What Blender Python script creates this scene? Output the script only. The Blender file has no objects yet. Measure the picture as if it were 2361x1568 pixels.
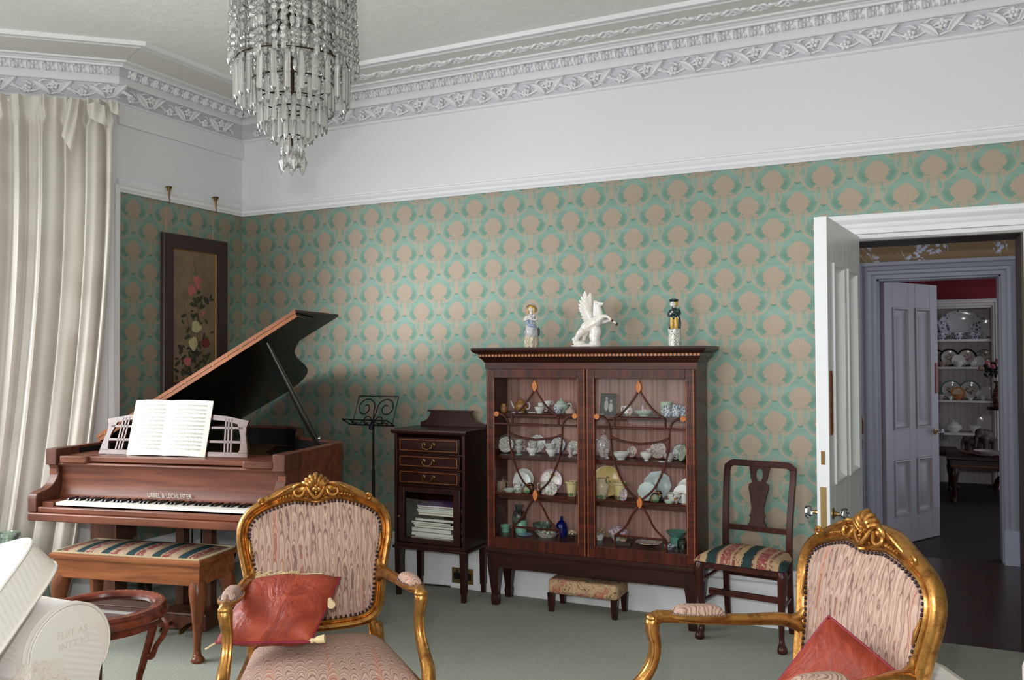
import bpy, math, random
from mathutils import Vector, Matrix, Euler
random.seed(7)
PI = math.pi
sin, cos, rad = math.sin, math.cos, math.radians
scene = bpy.context.scene
COL = scene.collection

# ---------------------------------------------------------------- camera
cam_d = bpy.data.cameras.new('camera')
cam = bpy.data.objects.new('camera', cam_d)
COL.objects.link(cam)
yaw, pitch, roll = 4.42996076e-01, 1.93157927e-02, -5.24082415e-03
fw = Vector((-sin(yaw)*cos(pitch), cos(yaw)*cos(pitch), sin(pitch)))
rt = Vector((cos(yaw), sin(yaw), 0))
up = rt.cross(fw)
rt2 = cos(roll)*rt + sin(roll)*up
up2 = -sin(roll)*rt + cos(roll)*up
M = Matrix((rt2, up2, -fw)).transposed().to_4x4()
M.translation = Vector((4.55491579, -4.89077939, 1.5))
cam.matrix_world = M
cam_d.sensor_width = 36.0
cam_d.sensor_fit = 'HORIZONTAL'
cam_d.lens = 1964.95/2361*36
cam_d.clip_start = 0.05
scene.camera = cam

# ---------------------------------------------------------------- light
scene.view_settings.view_transform = 'Standard'
scene.view_settings.look = 'None'
scene.view_settings.gamma = 1
scene.view_settings.use_curve_mapping = False
scene.view_settings.exposure = 0.0
world = bpy.data.worlds.new('world')
scene.world = world
world.use_nodes = True
bg = world.node_tree.nodes['Background']
bg.inputs[0].default_value = (0.75, 0.85, 1.0, 1)
bg.inputs[1].default_value = 1.0

def area(name, loc, target, sx, sy, energy, color=(1, 1, 1), spread=None):
    d = bpy.data.lights.new(name, 'AREA')
    d.shape = 'RECTANGLE'; d.size = sx; d.size_y = sy; d.energy = energy; d.color = color
    if spread: d.spread = spread
    o = bpy.data.objects.new(name, d)
    COL.objects.link(o)
    o.location = loc
    o.rotation_euler = (Vector(target)-Vector(loc)).to_track_quat('-Z', 'Y').to_euler()
    return o
area('daylight_bay_window', (-0.78, -3.0, 1.85), (1.2, -2.75, 0.75), 1.9, 2.0, 100, (0.97, 0.985, 1.0), rad(140))
area('daylight_bay_side_window', (-0.36, -4.36, 1.75), (1.3, -2.6, 0.9), 0.8, 2.0, 26, (0.97, 0.985, 1.0))
area('daylight_front_window_garden', (1.6, -6.42, 1.75), (2.2, 0, 1.75), 1.7, 2.3, 46, (0.97, 1.0, 0.97))
area('daylight_front_window', (4.6, -6.42, 1.75), (4.2, 0, 1.75), 1.7, 2.3, 34, (0.97, 0.98, 1.0))
area('hall_fill_lamp', (2.55, 1.15, 1.7), (5.0, 1.5, 1.3), 1.2, 1.6, 13, (0.9, 0.93, 1.0))  # lamp added to light the hall; the end wall has no window
area('dining_fill_lamp', (7.1, 4.3, 1.6), (4.6, 4.6, 1.2), 1.6, 1.8, 4.2, (1.0, 0.95, 0.94))  # lamp added to light the dining room; no window is built there
fl = bpy.data.lights.new('camera_flash', 'POINT')
fl.energy = 155; fl.shadow_soft_size = 0.035; fl.color = (1.0, 0.98, 0.95)
flo = bpy.data.objects.new('camera_flash', fl)
COL.objects.link(flo)
flo.location = M.translation + rt2*-0.07 + up2*0.16 + fw*0.02

# ---------------------------------------------------------------- helpers: materials
def S(r, g, b):
    def c(v):
        v /= 255.0
        return v/12.92 if v <= 0.04045 else ((v+0.055)/1.055)**2.4
    return (c(r), c(g), c(b), 1)

class X:
    """a float socket with operators that grow Math nodes"""
    def __init__(s, g, sk): s.g = g; s.k = sk
    def __add__(s, o): return s.g.m('ADD', s, o)
    __radd__ = __add__
    def __sub__(s, o): return s.g.m('SUBTRACT', s, o)
    def __rsub__(s, o): return s.g.m('SUBTRACT', o, s)
    def __mul__(s, o): return s.g.m('MULTIPLY', s, o)
    __rmul__ = __mul__
    def __truediv__(s, o): return s.g.m('DIVIDE', s, o)
    def abs(s): return s.g.m('ABSOLUTE', s)
    def lt(s, o): return s.g.m('LESS_THAN', s, o)
    def gt(s, o): return s.g.m('GREATER_THAN', s, o)
    def mod(s, o): return s.g.m('FLOORED_MODULO', s, o)
    def floor(s): return s.g.m('FLOOR', s)
    def sqrt(s): return s.g.m('SQRT', s)
    def sin(s): return s.g.m('SINE', s)
    def max(s, o): return s.g.m('MAXIMUM', s, o)
    def min(s, o): return s.g.m('MINIMUM', s, o)
    def atan2(s, o): return s.g.m('ARCTAN2', s, o)
    def pow(s, o): return s.g.m('POWER', s, o)
    def ss(s, a, b):
        n = s.g.t.nodes.new('ShaderNodeMapRange'); n.interpolation_type = 'SMOOTHSTEP'
        s.g.put(n.inputs[0], s); n.inputs[1].default_value = a; n.inputs[2].default_value = b
        return X(s.g, n.outputs[0])

class G:
    def __init__(s, name):
        s.mat = bpy.data.materials.new(name); s.mat.use_nodes = True
        s.t = s.mat.node_tree; s.b = s.t.nodes['Principled BSDF']; s.o = s.t.nodes['Material Output']
        s._c = None
    def put(s, inp, v):
        if isinstance(v, X): s.t.links.new(v.k, inp)
        elif isinstance(v, bpy.types.NodeSocket): s.t.links.new(v, inp)
        else: inp.default_value = v
    def m(s, op, *a):
        n = s.t.nodes.new('ShaderNodeMath'); n.operation = op
        for i, v in enumerate(a): s.put(n.inputs[i], v)
        return X(s, n.outputs[0])
    def co(s):
        if not s._c: s._c = s.t.nodes.new('ShaderNodeTexCoord').outputs['Object']
        return s._c
    def xyz(s, v=None):
        n = s.t.nodes.new('ShaderNodeSeparateXYZ'); s.put(n.inputs[0], v or s.co())
        return [X(s, k) for k in n.outputs]
    def vec(s, x, y, z):
        n = s.t.nodes.new('ShaderNodeCombineXYZ')
        for i, v in enumerate((x, y, z)): s.put(n.inputs[i], v)
        return n.outputs[0]
    def scl(s, sc):
        n = s.t.nodes.new('ShaderNodeMapping'); s.put(n.inputs[0], s.co()); n.inputs['Scale'].default_value = sc
        return n.outputs[0]
    def noise(s, scale, detail=3, rough=.5, dist=0, v=None, col=False):
        n = s.t.nodes.new('ShaderNodeTexNoise'); s.put(n.inputs['Vector'], v or s.co())
        n.inputs['Scale'].default_value = scale; n.inputs['Detail'].default_value = detail
        n.inputs['Roughness'].default_value = rough; n.inputs['Distortion'].default_value = dist
        return n.outputs['Color'] if col else X(s, n.outputs['Fac'])
    def voro(s, scale, v=None, out='Distance', rnd=1):
        n = s.t.nodes.new('ShaderNodeTexVoronoi'); s.put(n.inputs['Vector'], v or s.co())
        n.inputs['Scale'].default_value = scale; n.inputs['Randomness'].default_value = rnd
        return X(s, n.outputs[out]) if out == 'Distance' else n.outputs[out]
    def wave(s, scale, dist, detail=2, dscale=1, v=None, dirn='X'):
        n = s.t.nodes.new('ShaderNodeTexWave'); s.put(n.inputs['Vector'], v or s.co())
        n.bands_direction = dirn
        n.inputs['Scale'].default_value = scale; n.inputs['Distortion'].default_value = dist
        n.inputs['Detail'].default_value = detail; n.inputs['Detail Scale'].default_value = dscale
        return X(s, n.outputs['Fac'])
    def ramp(s, f, stops, interp='LINEAR'):
        n = s.t.nodes.new('ShaderNodeValToRGB'); s.put(n.inputs[0], f); r = n.color_ramp; r.interpolation = interp
        while len(r.elements) < len(stops): r.elements.new(0.5)
        for e, (p, c) in zip(r.elements, stops): e.position = p; e.color = c
        return n.outputs[0]
    def mix(s, f, a, b):
        n = s.t.nodes.new('ShaderNodeMix'); n.data_type = 'RGBA'
        s.put(n.inputs[0], f); s.put(n.inputs[6], a); s.put(n.inputs[7], b)
        return n.outputs[2]
    def bump(s, h, strength=.3, dist=.01):
        n = s.t.nodes.new('ShaderNodeBump'); s.put(n.inputs['Height'], h)
        n.inputs['Strength'].default_value = strength; n.inputs['Distance'].default_value = dist
        s.t.links.new(n.outputs[0], s.b.inputs['Normal'])
    def fin(s, col, rough=.5, metal=0, spec=.5, coat=0, sheen=0, trans=0):
        i = s.b.inputs
        s.put(i['Base Color'], col); s.put(i['Roughness'], rough); s.put(i['Metallic'], metal)
        s.put(i['Specular IOR Level'], spec)
        if coat: i['Coat Weight'].default_value = coat; i['Coat Roughness'].default_value = .12
        if sheen: i['Sheen Weight'].default_value = sheen
        if trans: i['Transmission Weight'].default_value = trans
        return s.mat

def plain(name, c, rough=.5, metal=0, spec=.5, coat=0, var=.06):
    g = G(name)
    n = g.noise(18, 3)
    d = tuple(v*(1-var) for v in c[:3])+(1,)
    return g.fin(g.mix(n, d, c), rough, metal, spec, coat)

def wood(name, c1, c2, axis='x', scale=1.0, rough=.34, coat=.04):
    g = G(name)
    k = {'x': (1.2, 14, 14), 'y': (14, 1.2, 14), 'z': (14, 14, 1.2)}[axis]
    v = g.scl(tuple(a*scale for a in k))
    n = g.noise(1.6, 6, .6, .6, v)
    f = g.noise(9, 4, .6, .3, v)
    c = g.mix(n.ss(.3, .72), c1, c2)
    dk = tuple(a*.62 for a in c1[:3])+(1,)
    c = g.mix(f.ss(.5, .8)*.55, c, dk)
    return g.fin(c, rough, 0, .32, coat)

def glassy(name, tint=(.96, .97, .97, 1), ior=1.5, extra=0.0):
    g = G(name)
    t = g.t.nodes
    tr = t.new('ShaderNodeBsdfTransparent'); tr.inputs[0].default_value = tint
    gl = t.new('ShaderNodeBsdfGlossy'); gl.inputs['Roughness'].default_value = 0.01
    fr = t.new('ShaderNodeFresnel'); fr.inputs[0].default_value = ior
    mx = t.new('ShaderNodeMixShader')
    f = X(g, fr.outputs[0])+extra
    g.put(mx.inputs[0], f)
    g.t.links.new(tr.outputs[0], mx.inputs[1]); g.t.links.new(gl.outputs[0], mx.inputs[2])
    g.t.links.new(mx.outputs[0], g.o.inputs[0])
    return g.mat

# ---------------------------------------------------------------- helpers: meshes
def cr(pts, n=6, closed=False):
    """Catmull-Rom densify (any dimension)"""
    P = [tuple(p) for p in pts]; out = []; L = len(P)
    rng = range(L) if closed else range(L-1)
    for i in rng:
        if closed: a, b, c, d = P[i-1], P[i], P[(i+1) % L], P[(i+2) % L]
        else: a, b, c, d = P[max(i-1, 0)], P[i], P[i+1], P[min(i+2, L-1)]
        for k in range(n):
            t = k/n
            out.append(tuple(.5*(2*B+(C-A)*t+(2*A-5*B+4*C-D)*t*t+(3*B-A-3*C+D)*t**3) for A, B, C, D in zip(a, b, c, d)))
    if not closed: out.append(P[-1])
    return out

class MB:
    def __init__(s): s.v = []; s.f = []; s.mi = []; s.cur = 0
    def add(s, vs, fs):
        o = len(s.v); s.v += [tuple(v) for v in vs]
        for f in fs: s.f.append(tuple(i+o for i in f)); s.mi.append(s.cur)
        return s
    def mark(s): return len(s.v)
    def xf(s, M, a=0):
        for i in range(a, len(s.v)): s.v[i] = tuple(M @ Vector(s.v[i]))
        return s
    def box(s, x0, x1, y0, y1, z0, z1):
        return s.add([(x, y, z) for x in (x0, x1) for y in (y0, y1) for z in (z0, z1)],
                     [(0, 1, 3, 2), (4, 6, 7, 5), (0, 4, 5, 1), (2, 3, 7, 6), (0, 2, 6, 4), (1, 5, 7, 3)])
    def rings(s, R, closed=False, caps=True):
        n = len(R[0]); vs = [p for r in R for p in r]; fs = []
        m = len(R)
        for i in range(m if closed else m-1):
            j = (i+1) % m
            for k in range(n):
                l = (k+1) % n
                fs.append((i*n+k, i*n+l, j*n+l, j*n+k))
        if caps and not closed:
            fs.append(tuple(range(n-1, -1, -1))); fs.append(tuple((m-1)*n+k for k in range(n)))
        return s.add(vs, fs)
    def lathe(s, prof, c=(0, 0, 0), n=24, sx=1, sy=1, caps=True, wob=None):
        R = []
        for r, z in prof:
            r = max(r, 1e-4)
            R.append([(c[0]+sx*r*(1+(wob(k/n, z) if wob else 0))*cos(2*PI*k/n), c[1]+sy*r*(1+(wob(k/n, z) if wob else 0))*sin(2*PI*k/n), c[2]+z) for k in range(n)])
        return s.rings(R, False, caps)
    def tube(s, pts, r, n=8, closed=False, sq=1.0, caps=True, up=None):
        P = [Vector(p[:3]) for p in pts]; m = len(P)
        rr = [r]*m if isinstance(r, (int, float)) else list(r)
        R = []; prev = None
        for i in range(m):
            a = P[i-1] if (i or closed) else P[0]; b = P[(i+1) % m] if (i < m-1 or closed) else P[-1]
            t = (b-a)
            t = t.normalized() if t.length > 1e-9 else Vector((0, 0, 1))
            if prev is None:
                u = Vector(up) if up else (Vector((0, 0, 1)) if abs(t.z) < .9 else Vector((1, 0, 0)))
            else: u = prev
            u = (u-t*u.dot(t))
            u = u.normalized() if u.length > 1e-6 else t.orthogonal().normalized()
            w = t.cross(u); prev = u
            R.append([tuple(P[i]+rr[i]*(cos(2*PI*k/n)*u+sq*sin(2*PI*k/n)*w)) for k in range(n)])
        return s.rings(R, closed, caps)
    def prism(s, poly, d0, d1, ax='xz'):
        n = len(poly)
        def pt(a, b, d): return {'xz': (a, d, b), 'yz': (d, a, b), 'xy': (a, b, d)}[ax]
        vs = [pt(a, b, d0) for a, b in poly]+[pt(a, b, d1) for a, b in poly]
        fs = [tuple(range(n)), tuple(range(2*n-1, n-1, -1))]+[(k, k+n, (k+1) % n+n, (k+1) % n) for k in range(n)]
        return s.add(vs, fs)
    def ball(s, c, r, nu=12, nv=8, rot=None):
        rx, ry, rz = (r, r, r) if isinstance(r, (int, float)) else r
        a = s.mark()
        s.rings([[(rx*max(sin(PI*j/nv), 1e-3)*cos(2*PI*i/nu), ry*max(sin(PI*j/nv), 1e-3)*sin(2*PI*i/nu), -rz*cos(PI*j/nv)) for i in range(nu)] for j in range(nv+1)])
        M = Matrix.Translation(Vector(c))
        if rot: M = M @ Euler(rot).to_matrix().to_4x4()
        return s.xf(M, a)
    def grid(s, fn, nu, nv, cu=False):
        vs = [fn(i/nu, j/nv) for j in range(nv+1) for i in range(nu+(0 if cu else 1))]
        w = nu if cu else nu+1
        fs = [(j*w+i, j*w+(i+1) % w, (j+1)*w+(i+1) % w, (j+1)*w+i) for j in range(nv) for i in range(nu)]
        return s.add(vs, fs)
    def extr(s, prof, p0, p1, nrm, upv=(0, 0, 1)):
        """extrude a (d,z) profile polygon from p0 to p1, d along nrm"""
        p0, p1, nn, uu = Vector(p0), Vector(p1), Vector(nrm), Vector(upv)
        return s.rings([[tuple(p+nn*d+uu*z) for d, z in prof] for p in (p0, p1)])
    def mesh(s, name, mats, ang=38):
        me = bpy.data.meshes.new(name)
        me.from_pydata(s.v, [], s.f)
        for m in (mats if isinstance(mats, (list, tuple)) else [mats]): me.materials.append(m)
        me.polygons.foreach_set('material_index', s.mi)
        me.polygons.foreach_set('use_smooth', [True]*len(s.f))
        me.update()
        import bmesh
        bm = bmesh.new(); bm.from_mesh(me); bmesh.ops.recalc_face_normals(bm, faces=bm.faces); bm.to_mesh(me); bm.free()
        me.set_sharp_from_angle(angle=rad(ang))
        return me
    def build(s, name, mats, parent=None, loc=None, rot=None, bevel=0, sub=0, ang=38):
        o = bpy.data.objects.new(name, s.mesh(name, mats, ang))
        COL.objects.link(o)
        if parent: o.parent = parent
        if loc: o.location = loc
        if rot: o.rotation_euler = rot
        if bevel:
            b = o.modifiers.new('bevel', 'BEVEL'); b.width = bevel; b.segments = 2; b.limit_method = 'ANGLE'; b.angle_limit = rad(40)
        if sub:
            b = o.modifiers.new('sub', 'SUBSURF'); b.levels = sub; b.render_levels = sub
        return o

def text_obj(name, body, size, ext, mat, parent):
    t = bpy.data.curves.new(name, 'FONT'); t.body = body; t.size = size; t.extrude = ext
    o = bpy.data.objects.new(name, t); COL.objects.link(o)
    bpy.context.view_layer.update()
    me = bpy.data.meshes.new_from_object(o.evaluated_get(bpy.context.evaluated_depsgraph_get()))
    bpy.data.objects.remove(o); me.materials.clear(); me.materials.append(mat)
    o = bpy.data.objects.new(name, me); COL.objects.link(o); o.parent = parent
    return o
def tag(o, label=None, cat=None, group=None, kind=None):
    if label: o['label'] = label
    if cat: o['category'] = cat
    if group: o['group'] = group
    if kind: o['kind'] = kind
    return o
def struct(o): o['kind'] = 'structure'; return o
def thing(name, label, cat, loc=(0, 0, 0), rz=0, group=None):
    o = bpy.data.objects.new(name, None); COL.objects.link(o)
    o.empty_display_size = .05
    o.location = loc; o.rotation_euler = (0, 0, rz)
    return tag(o, label, cat, group)
def dup(o, parent=None, loc=None, rot=None):
    c = o.copy(); COL.objects.link(c)
    if parent: c.parent = parent
    if loc: c.location = loc
    if rot: c.rotation_euler = rot
    for ch in list(o.children): dup(ch, c)
    return c
def lerp(a, b, t): return a+(b-a)*t

# ---------------------------------------------------------------- shared materials
M_white = plain('white_gloss_paint', S(228, 229, 233), .35, var=.02)
M_wallwhite = plain('white_wall_paint', S(222, 222, 226), .7, var=.02)
M_plaster = plain('white_plaster', S(226, 226, 229), .6, var=.03)
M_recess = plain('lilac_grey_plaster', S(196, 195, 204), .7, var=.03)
g = G('textured_ceiling'); nz = g.noise(14, 6, .75, .4)
g.bump(nz, .3, .02)
M_ceil = g.fin(g.mix(nz.ss(.4, .8), S(228, 228, 224), S(236, 236, 232)), .85)
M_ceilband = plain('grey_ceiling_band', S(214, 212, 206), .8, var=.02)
MAH1, MAH2 = S(52, 18, 10), S(88, 35, 21)
M_mahog = wood('mahogany', MAH1, MAH2, 'z')
M_mahogx = wood('mahogany_across', MAH1, MAH2, 'x')
M_darkmahog = wood('dark_mahogany', S(34, 13, 10), S(58, 24, 17), 'z')
M_darkmahogx = wood('dark_mahogany_across', S(34, 13, 10), S(60, 25, 18), 'x')
M_piano = wood('piano_walnut', S(84, 43, 29), S(122, 70, 48), 'x', .8, .42, .1)
M_pianoz = wood('piano_walnut_upright', S(70, 38, 27), S(104, 62, 44), 'z', .8, .42, .1)
M_walnut = wood('walnut', S(110, 60, 32), S(156, 94, 54), 'x', .9, .35)
M_walnutz = wood('walnut_leg', S(92, 48, 26), S(132, 76, 44), 'z', .9, .3)
M_black = plain('black_lacquer', S(16, 15, 15), .25, coat=.3)
M_soot = plain('matt_black', S(20, 19, 18), .6)
M_iron = plain('black_iron', S(22, 22, 25), .5, metal=.5)
M_brass = plain('brass', S(164, 136, 92), .35, metal=1)
M_oldbrass = plain('aged_brass', S(128, 100, 62), .42, metal=1)
M_chrome = plain('chrome', S(210, 212, 214), .12, metal=1)
M_glass = glassy('clear_glass', (.97, .98, .98, 1), 1.3, .0)
M_crystal = None
M_inlay = wood('satinwood_inlay', S(176, 98, 48), S(206, 130, 70), 'z', 2)
g = G('gilded_wood')
n1 = g.noise(26, 5, .65); n2 = g.noise(90, 3)
c = g.mix(n1.ss(.42, .75), S(186, 134, 72), S(116, 74, 36))
c = g.mix(n2.ss(.6, .8)*.6, c, S(60, 38, 24))
g.bump(n2, .12, .004)
M_gold = g.fin(c, n1.ss(.2, .9)*.25+.2, .88)
# ================================================================ ROOM
ZR, ZC, CEIL = 2.556, 3.11, 3.34      # picture rail bottom, cornice bottom, ceiling
WB = Vector((-0.7493, -0.6622, 0))    # direction of the canted bay wall from its corner with the left wall
CB = Vector((0, -1.116, 0))
NB = Vector((0.6622, -0.7493, 0))

# -- damask wallpaper
def damask(name, horiz):
    g = G(name)
    x_, y_, z_ = g.xyz()
    U = x_ if horiz == 'x' else y_
    nz = g.noise(55, 3, .6); nf = g.noise(420, 2, .6); nj = g.noise(130, 2, .6); nk = g.noise(62, 1, .5)
    U = U+(nz-.5)*.006; Zz = z_+(g.noise(60, 2)-.5)*.005
    pink = None; dark = None; line = None
    for ox, oz in ((2.771, 2.527), (2.637, 2.3935)):
        sx = (U-ox+.134).mod(.268)-.134
        x = sx.abs()
        y = (oz-Zz+.045).mod(.267)-.045
        # bouquet head: serrated onion shape
        dy = y-.054
        an = x.atan2(dy)
        jag = (nj-.5)*.5+(nk-.5)*.3+(an*15.0).sin()*.05
        wx = x/(.060*(dy.ss(-.058, -.002)*.42+.58)*(1-dy.ss(.015, .05)*.14)); wy = dy/.055
        rr = (wx.pow(2.3)+wy.abs().pow(2.3)).sqrt()+jag
        head = rr.ss(1.05, .97)
        # urn with scrolls, tapering to a pendant
        tp = (y-.105)/.095
        urn = x.ss(.0, .012)*0+((x-(.027-tp*.019)).ss(.005, -.005))*y.gt(.1)*y.lt(.2)*(nj.ss(.3, .6)*.5+.3)
        bar = (y-.108).abs().ss(.009, .004)*x.ss(.054, .046)*.95
        sc = (((x-.046)*(x-.046)+(y-.121)*(y-.121)).sqrt()-.008).abs().ss(.008, .002)*.95
        stem = x.ss(.018, .012)*(y-.15).abs().ss(.05, .04)*.9
        st2 = urn
        side = ((x-.024).abs().ss(.006, .002))*(y-.178).abs().ss(.02, .016)
        pen = (x*x/.0003+(y-.200)*(y-.200)/.00018).ss(1.1, .7)*.95
        q = ((x*x/.0019)+(y-.158)*(y-.158)/.0021).sqrt()
        loop = (q-1).abs().ss(.16, .06)*x.gt(.026)
        e = ((x*x/.0121)+(y-.060)*(y-.060)/.0067).sqrt()+(nj-.5)*.12
        gar = (e-1).abs().ss(.085, .035)*y.gt(.066)*x.gt(.05)*.9
        p = head.max(bar).max(sc).max(stem).max(pen).max(gar)
        l = urn.max(side*.6).max(loop*.85)
        d = e.ss(1.0, .7)*y.ss(.0, .085)
        d = d.max((x*x/.00022+(y-.212)*(y-.212)/.00012).ss(1.1, .7)*1.2)
        pink = p if pink is None else pink.max(p)
        line = l if line is None else line.max(l)
        dark = d if dark is None else dark.max(d)
    silk = g.noise(5, 3, .6, 0, g.scl((1, 1, 5)))
    base = g.mix(silk.ss(.3, .7), S(116, 144, 132), S(127, 154, 143))
    base = g.mix(dark*.8, base, S(96, 127, 113))
    pk = g.mix(nf.ss(.35, .65), S(146, 131, 114), S(184, 154, 137))
    msk = pink.max(line)*(nf*.5+.62).min(1.0)*(nj*.5+.65).min(1.0)
    return g.fin(g.mix(msk, base, pk), .48, .5, spec=.3)
M_damask = damask('green_damask_wallpaper', 'x')
M_damasky = damask('green_damask_wallpaper_side', 'y')

def wallbox(name, mats, parts):
    mb = MB()
    for mi, b in parts:
        mb.cur = mi; mb.box(*b)
    return struct(mb.build(name, mats))
DX0, DX1, DZ = 4.245, 5.045, 2.12
T = .28
parts = []
for z0, z1, mi in ((0, ZR, 0), (ZR, CEIL+.2, 1)):
    parts += [(mi, (-.3, DX0, 0, T, z0, min(z1, 9)))]
    parts += [(mi, (DX1, 6.6, 0, T, z0, z1))]
parts += [(0, (DX0, DX1, 0, T, DZ, ZR)), (1, (DX0, DX1, 0, T, ZR, CEIL+.2))]
wallbox('wall_back', [M_damask, M_wallwhite], parts)
wallbox('wall_left', [M_damasky, M_wallwhite], [(0, (-.25, 0, -1.116, 0, 0, ZR)), (1, (-.25, 0, -1.116, 0, ZR, CEIL+.2))])
# canted bay walls with their windows, bay front, rest of the room behind the camera
def slabwall(name, p0, p1, n, holes, mat, top=CEIL+.2, th=.22):
    """wall along p0->p1 on the ground, room side normal n, holes = (s0,s1,z0,z1)"""
    p0, p1 = Vector(p0), Vector(p1); d = (p1-p0); L = d.length; d.normalize(); n = Vector(n)
    mb = MB()
    def blk(s0, s1, z0, z1):
        a = mb.mark(); mb.box(s0, s1, -th, 0, z0, z1)
        Mx = Matrix((d, n, Vector((0, 0, 1)))).transposed().to_4x4(); Mx.translation = p0
        mb.xf(Mx, a)
    s = 0
    for s0, s1, z0, z1 in holes:
        blk(s, s0, 0, top); blk(s0, s1, 0, z0); blk(s0, s1, z1, top); s = s1
    blk(s, L, 0, top)
    return struct(mb.build(name, mat))
def window(name, p0, p1, n, s0, s1, z0, z1):
    p0, p1 = Vector(p0), Vector(p1); d = (p1-p0).normalized(); n = Vector(n)
    Mx = Matrix((d, n, Vector((0, 0, 1)))).transposed().to_4x4(); Mx.translation = p0
    mb = MB()
    for a, b, c, e in ((s0, s0+.07, z0, z1), (s1-.07, s1, z0, z1), (s0, s1, z0, z0+.08), (s0, s1, z1-.07, z1), (s0, s1, (z0+z1)/2-.03, (z0+z1)/2+.03)):
        mb.box(a, b, -.15, -.09, c, e)
    for a, b, c, e in ((s0-.12, s0, 0, z1+.12), (s1, s1+.12, 0, z1+.12), (s0, s1, z1, z1+.12)):
        mb.box(a, b, -.01, .03, c, e)
    mb.box(s0-.02, s1+.02, -.1, .06, z0-.04, z0)
    mb.xf(Mx)
    o = struct(mb.build(name, M_white))
    gl = MB().box(s0+.03, s1-.03, -.125, -.119, z0+.03, z1-.03).xf(Mx).build('window_glass', M_glass, o)
    return o
E1 = CB+WB*1.16
E1 = Vector((E1.x, E1.y, 0)); E2 = Vector((E1.x, -4.05, 0)); E3 = Vector((0, -4.82, 0))
NC = Vector((E3-E2)).normalized(); NC = Vector((-NC.y, NC.x, 0))
slabwall('wall_bay_1', CB, E1, NB, [(.28, .98, .45, 2.85)], M_wallwhite)
window('window_1', CB, E1, NB, .28, .98, .45, 2.85)
slabwall('wall_bay_2', E1, E2, (1, 0, 0), [(.2, 1.98, .45, 2.85)], M_wallwhite)
window('window_2', E1, E2, (1, 0, 0), .2, 1.98, .45, 2.85)
slabwall('wall_bay_3', E2, E3, NC, [(.22, .95, .45, 2.85)], M_wallwhite)
window('window_3', E2, E3, NC, .22, .95, .45, 2.85)
slabwall('wall_left_front', (0, -4.82, 0), (0, -6.6, 0), (1, 0, 0), [], M_damasky)
F0, F1 = (0, -6.6, 0), (6.6, -6.6, 0)
slabwall('wall_front', F0, F1, (0, 1, 0), [(.8, 2.4, .5, 2.9), (3.8, 5.4, .5, 2.9)], M_damask)
window('window_4', F0, F1, (0, 1, 0), .8, 2.4, .5, 2.9)
window('window_5', F0, F1, (0, 1, 0), 3.8, 5.4, .5, 2.9)
slabwall('wall_right', (6.6, -6.6, 0), (6.6, .28, 0), (-1, 0, 0), [], M_damasky)
# garden hedge outside the front windows (what the cabinet glass reflects)
g = G('garden_green'); nn = g.noise(3, 6, .7)
M_garden = g.fin(g.mix(nn.ss(.35, .7), S(70, 96, 40), S(150, 165, 84)), .9)
def hedge_fn(u, v):
    x = -2+12*u; z = -.3+2.6*v
    return (x, -11+.5*sin(x*2.1)+.35*sin(x*5.3+z*3)-.4*v, z+.15*sin(x*3.7))
tag(MB().grid(hedge_fn, 60, 14).build('garden_hedge', M_garden), 'green garden hedge outside the front windows', 'hedge')

# floors and ceilings
g = G('sage_carpet'); a = g.noise(160, 3, .7); b = g.noise(2.2, 3)
col = g.mix(a.ss(.3, .75), S(140, 143, 132), S(170, 173, 161))
col = g.mix(b.ss(.4, .7)*.25, col, S(136, 139, 128))
g.bump(a, .5, .01)
M_carpet = g.fin(col, .95, spec=.1)
struct(MB().box(-1.3, 6.6, -6.6, .1, -.1, 0).build('floor', M_carpet))
g = G('dark_wood_floor'); x_, y_, z_ = g.xyz()
pl = (x_/.11).floor(); gap = (x_/.11).mod(1).lt(.035)
nw = g.noise(3, 5, .6, .5, g.vec(x_*9+pl*7.3, y_*.9, 0))
c = g.mix(nw.ss(.3, .75), S(36, 19, 13), S(62, 34, 23))
M_hallfloor = g.fin(g.mix(gap*.7, c, S(18, 10, 8)), .34, coat=.2)
struct(MB().box(2.4, 7.6, .1, 2.14, -.1, 0).build('floor_hall', M_hallfloor))
M_dinefloor = plain('dark_dining_floor', S(40, 34, 32), .6)
struct(MB().box(2.4, 7.6, 2.14, 6.6, -.1, 0).build('floor_dining', M_dinefloor))
struct(MB().box(-1.3, 6.6, -6.6, 0, CEIL, CEIL+.15).build('ceiling', M_ceil))
struct(MB().box(2.4, 7.6, T, 6.6, 3.2, 3.35).build('ceiling_hall', M_wallwhite))

# ---------------------------------------------------------------- mouldings
def relief_frame(o, d, n):
    Mx = Matrix((Vector(d), Vector(n), Vector((0, 0, 1)))).transposed().to_4x4(); Mx.translation = Vector(o)
    return Mx
def leaf(mb, p0, p1, w, th):
    """pointed leaf from p0 to p1 in the (s,t) plane, standing off the ground plane by th"""
    d = Vector((p1[0]-p0[0], 0, p1[1]-p0[1])); L = d.length; d.normalize(); q = Vector((-d.z, 0, d.x))
    R = []
    for t in (0.02, .15, .35, .55, .75, .9, 1):
        ww = w*(sin(PI*min(t*.93+.05, 1))**.8)
        c = Vector((p0[0], 0, p0[1]))+d*(L*t)+q*(w*.35*sin(PI*t))
        R.append([tuple(c+q*(ww*k)+Vector((0, h*th, 0))) for k, h in ((-1, .15), (-.5, .95), (0, .6), (.5, .95), (1, .15), (0, -.1))])
    mb.rings(R)
def flower(mb, c, r, th):
    for k in range(5):
        a = 2*PI*k/5+.4
        mb.ball((c[0]+r*.62*cos(a), th*.5, c[1]+r*.62*sin(a)), (r*.42, th*.55, r*.42), 8, 5)
    mb.ball((c[0], th*.9, c[1]), (r*.3, th*.4, r*.3), 8, 5)
LU = .313
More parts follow.
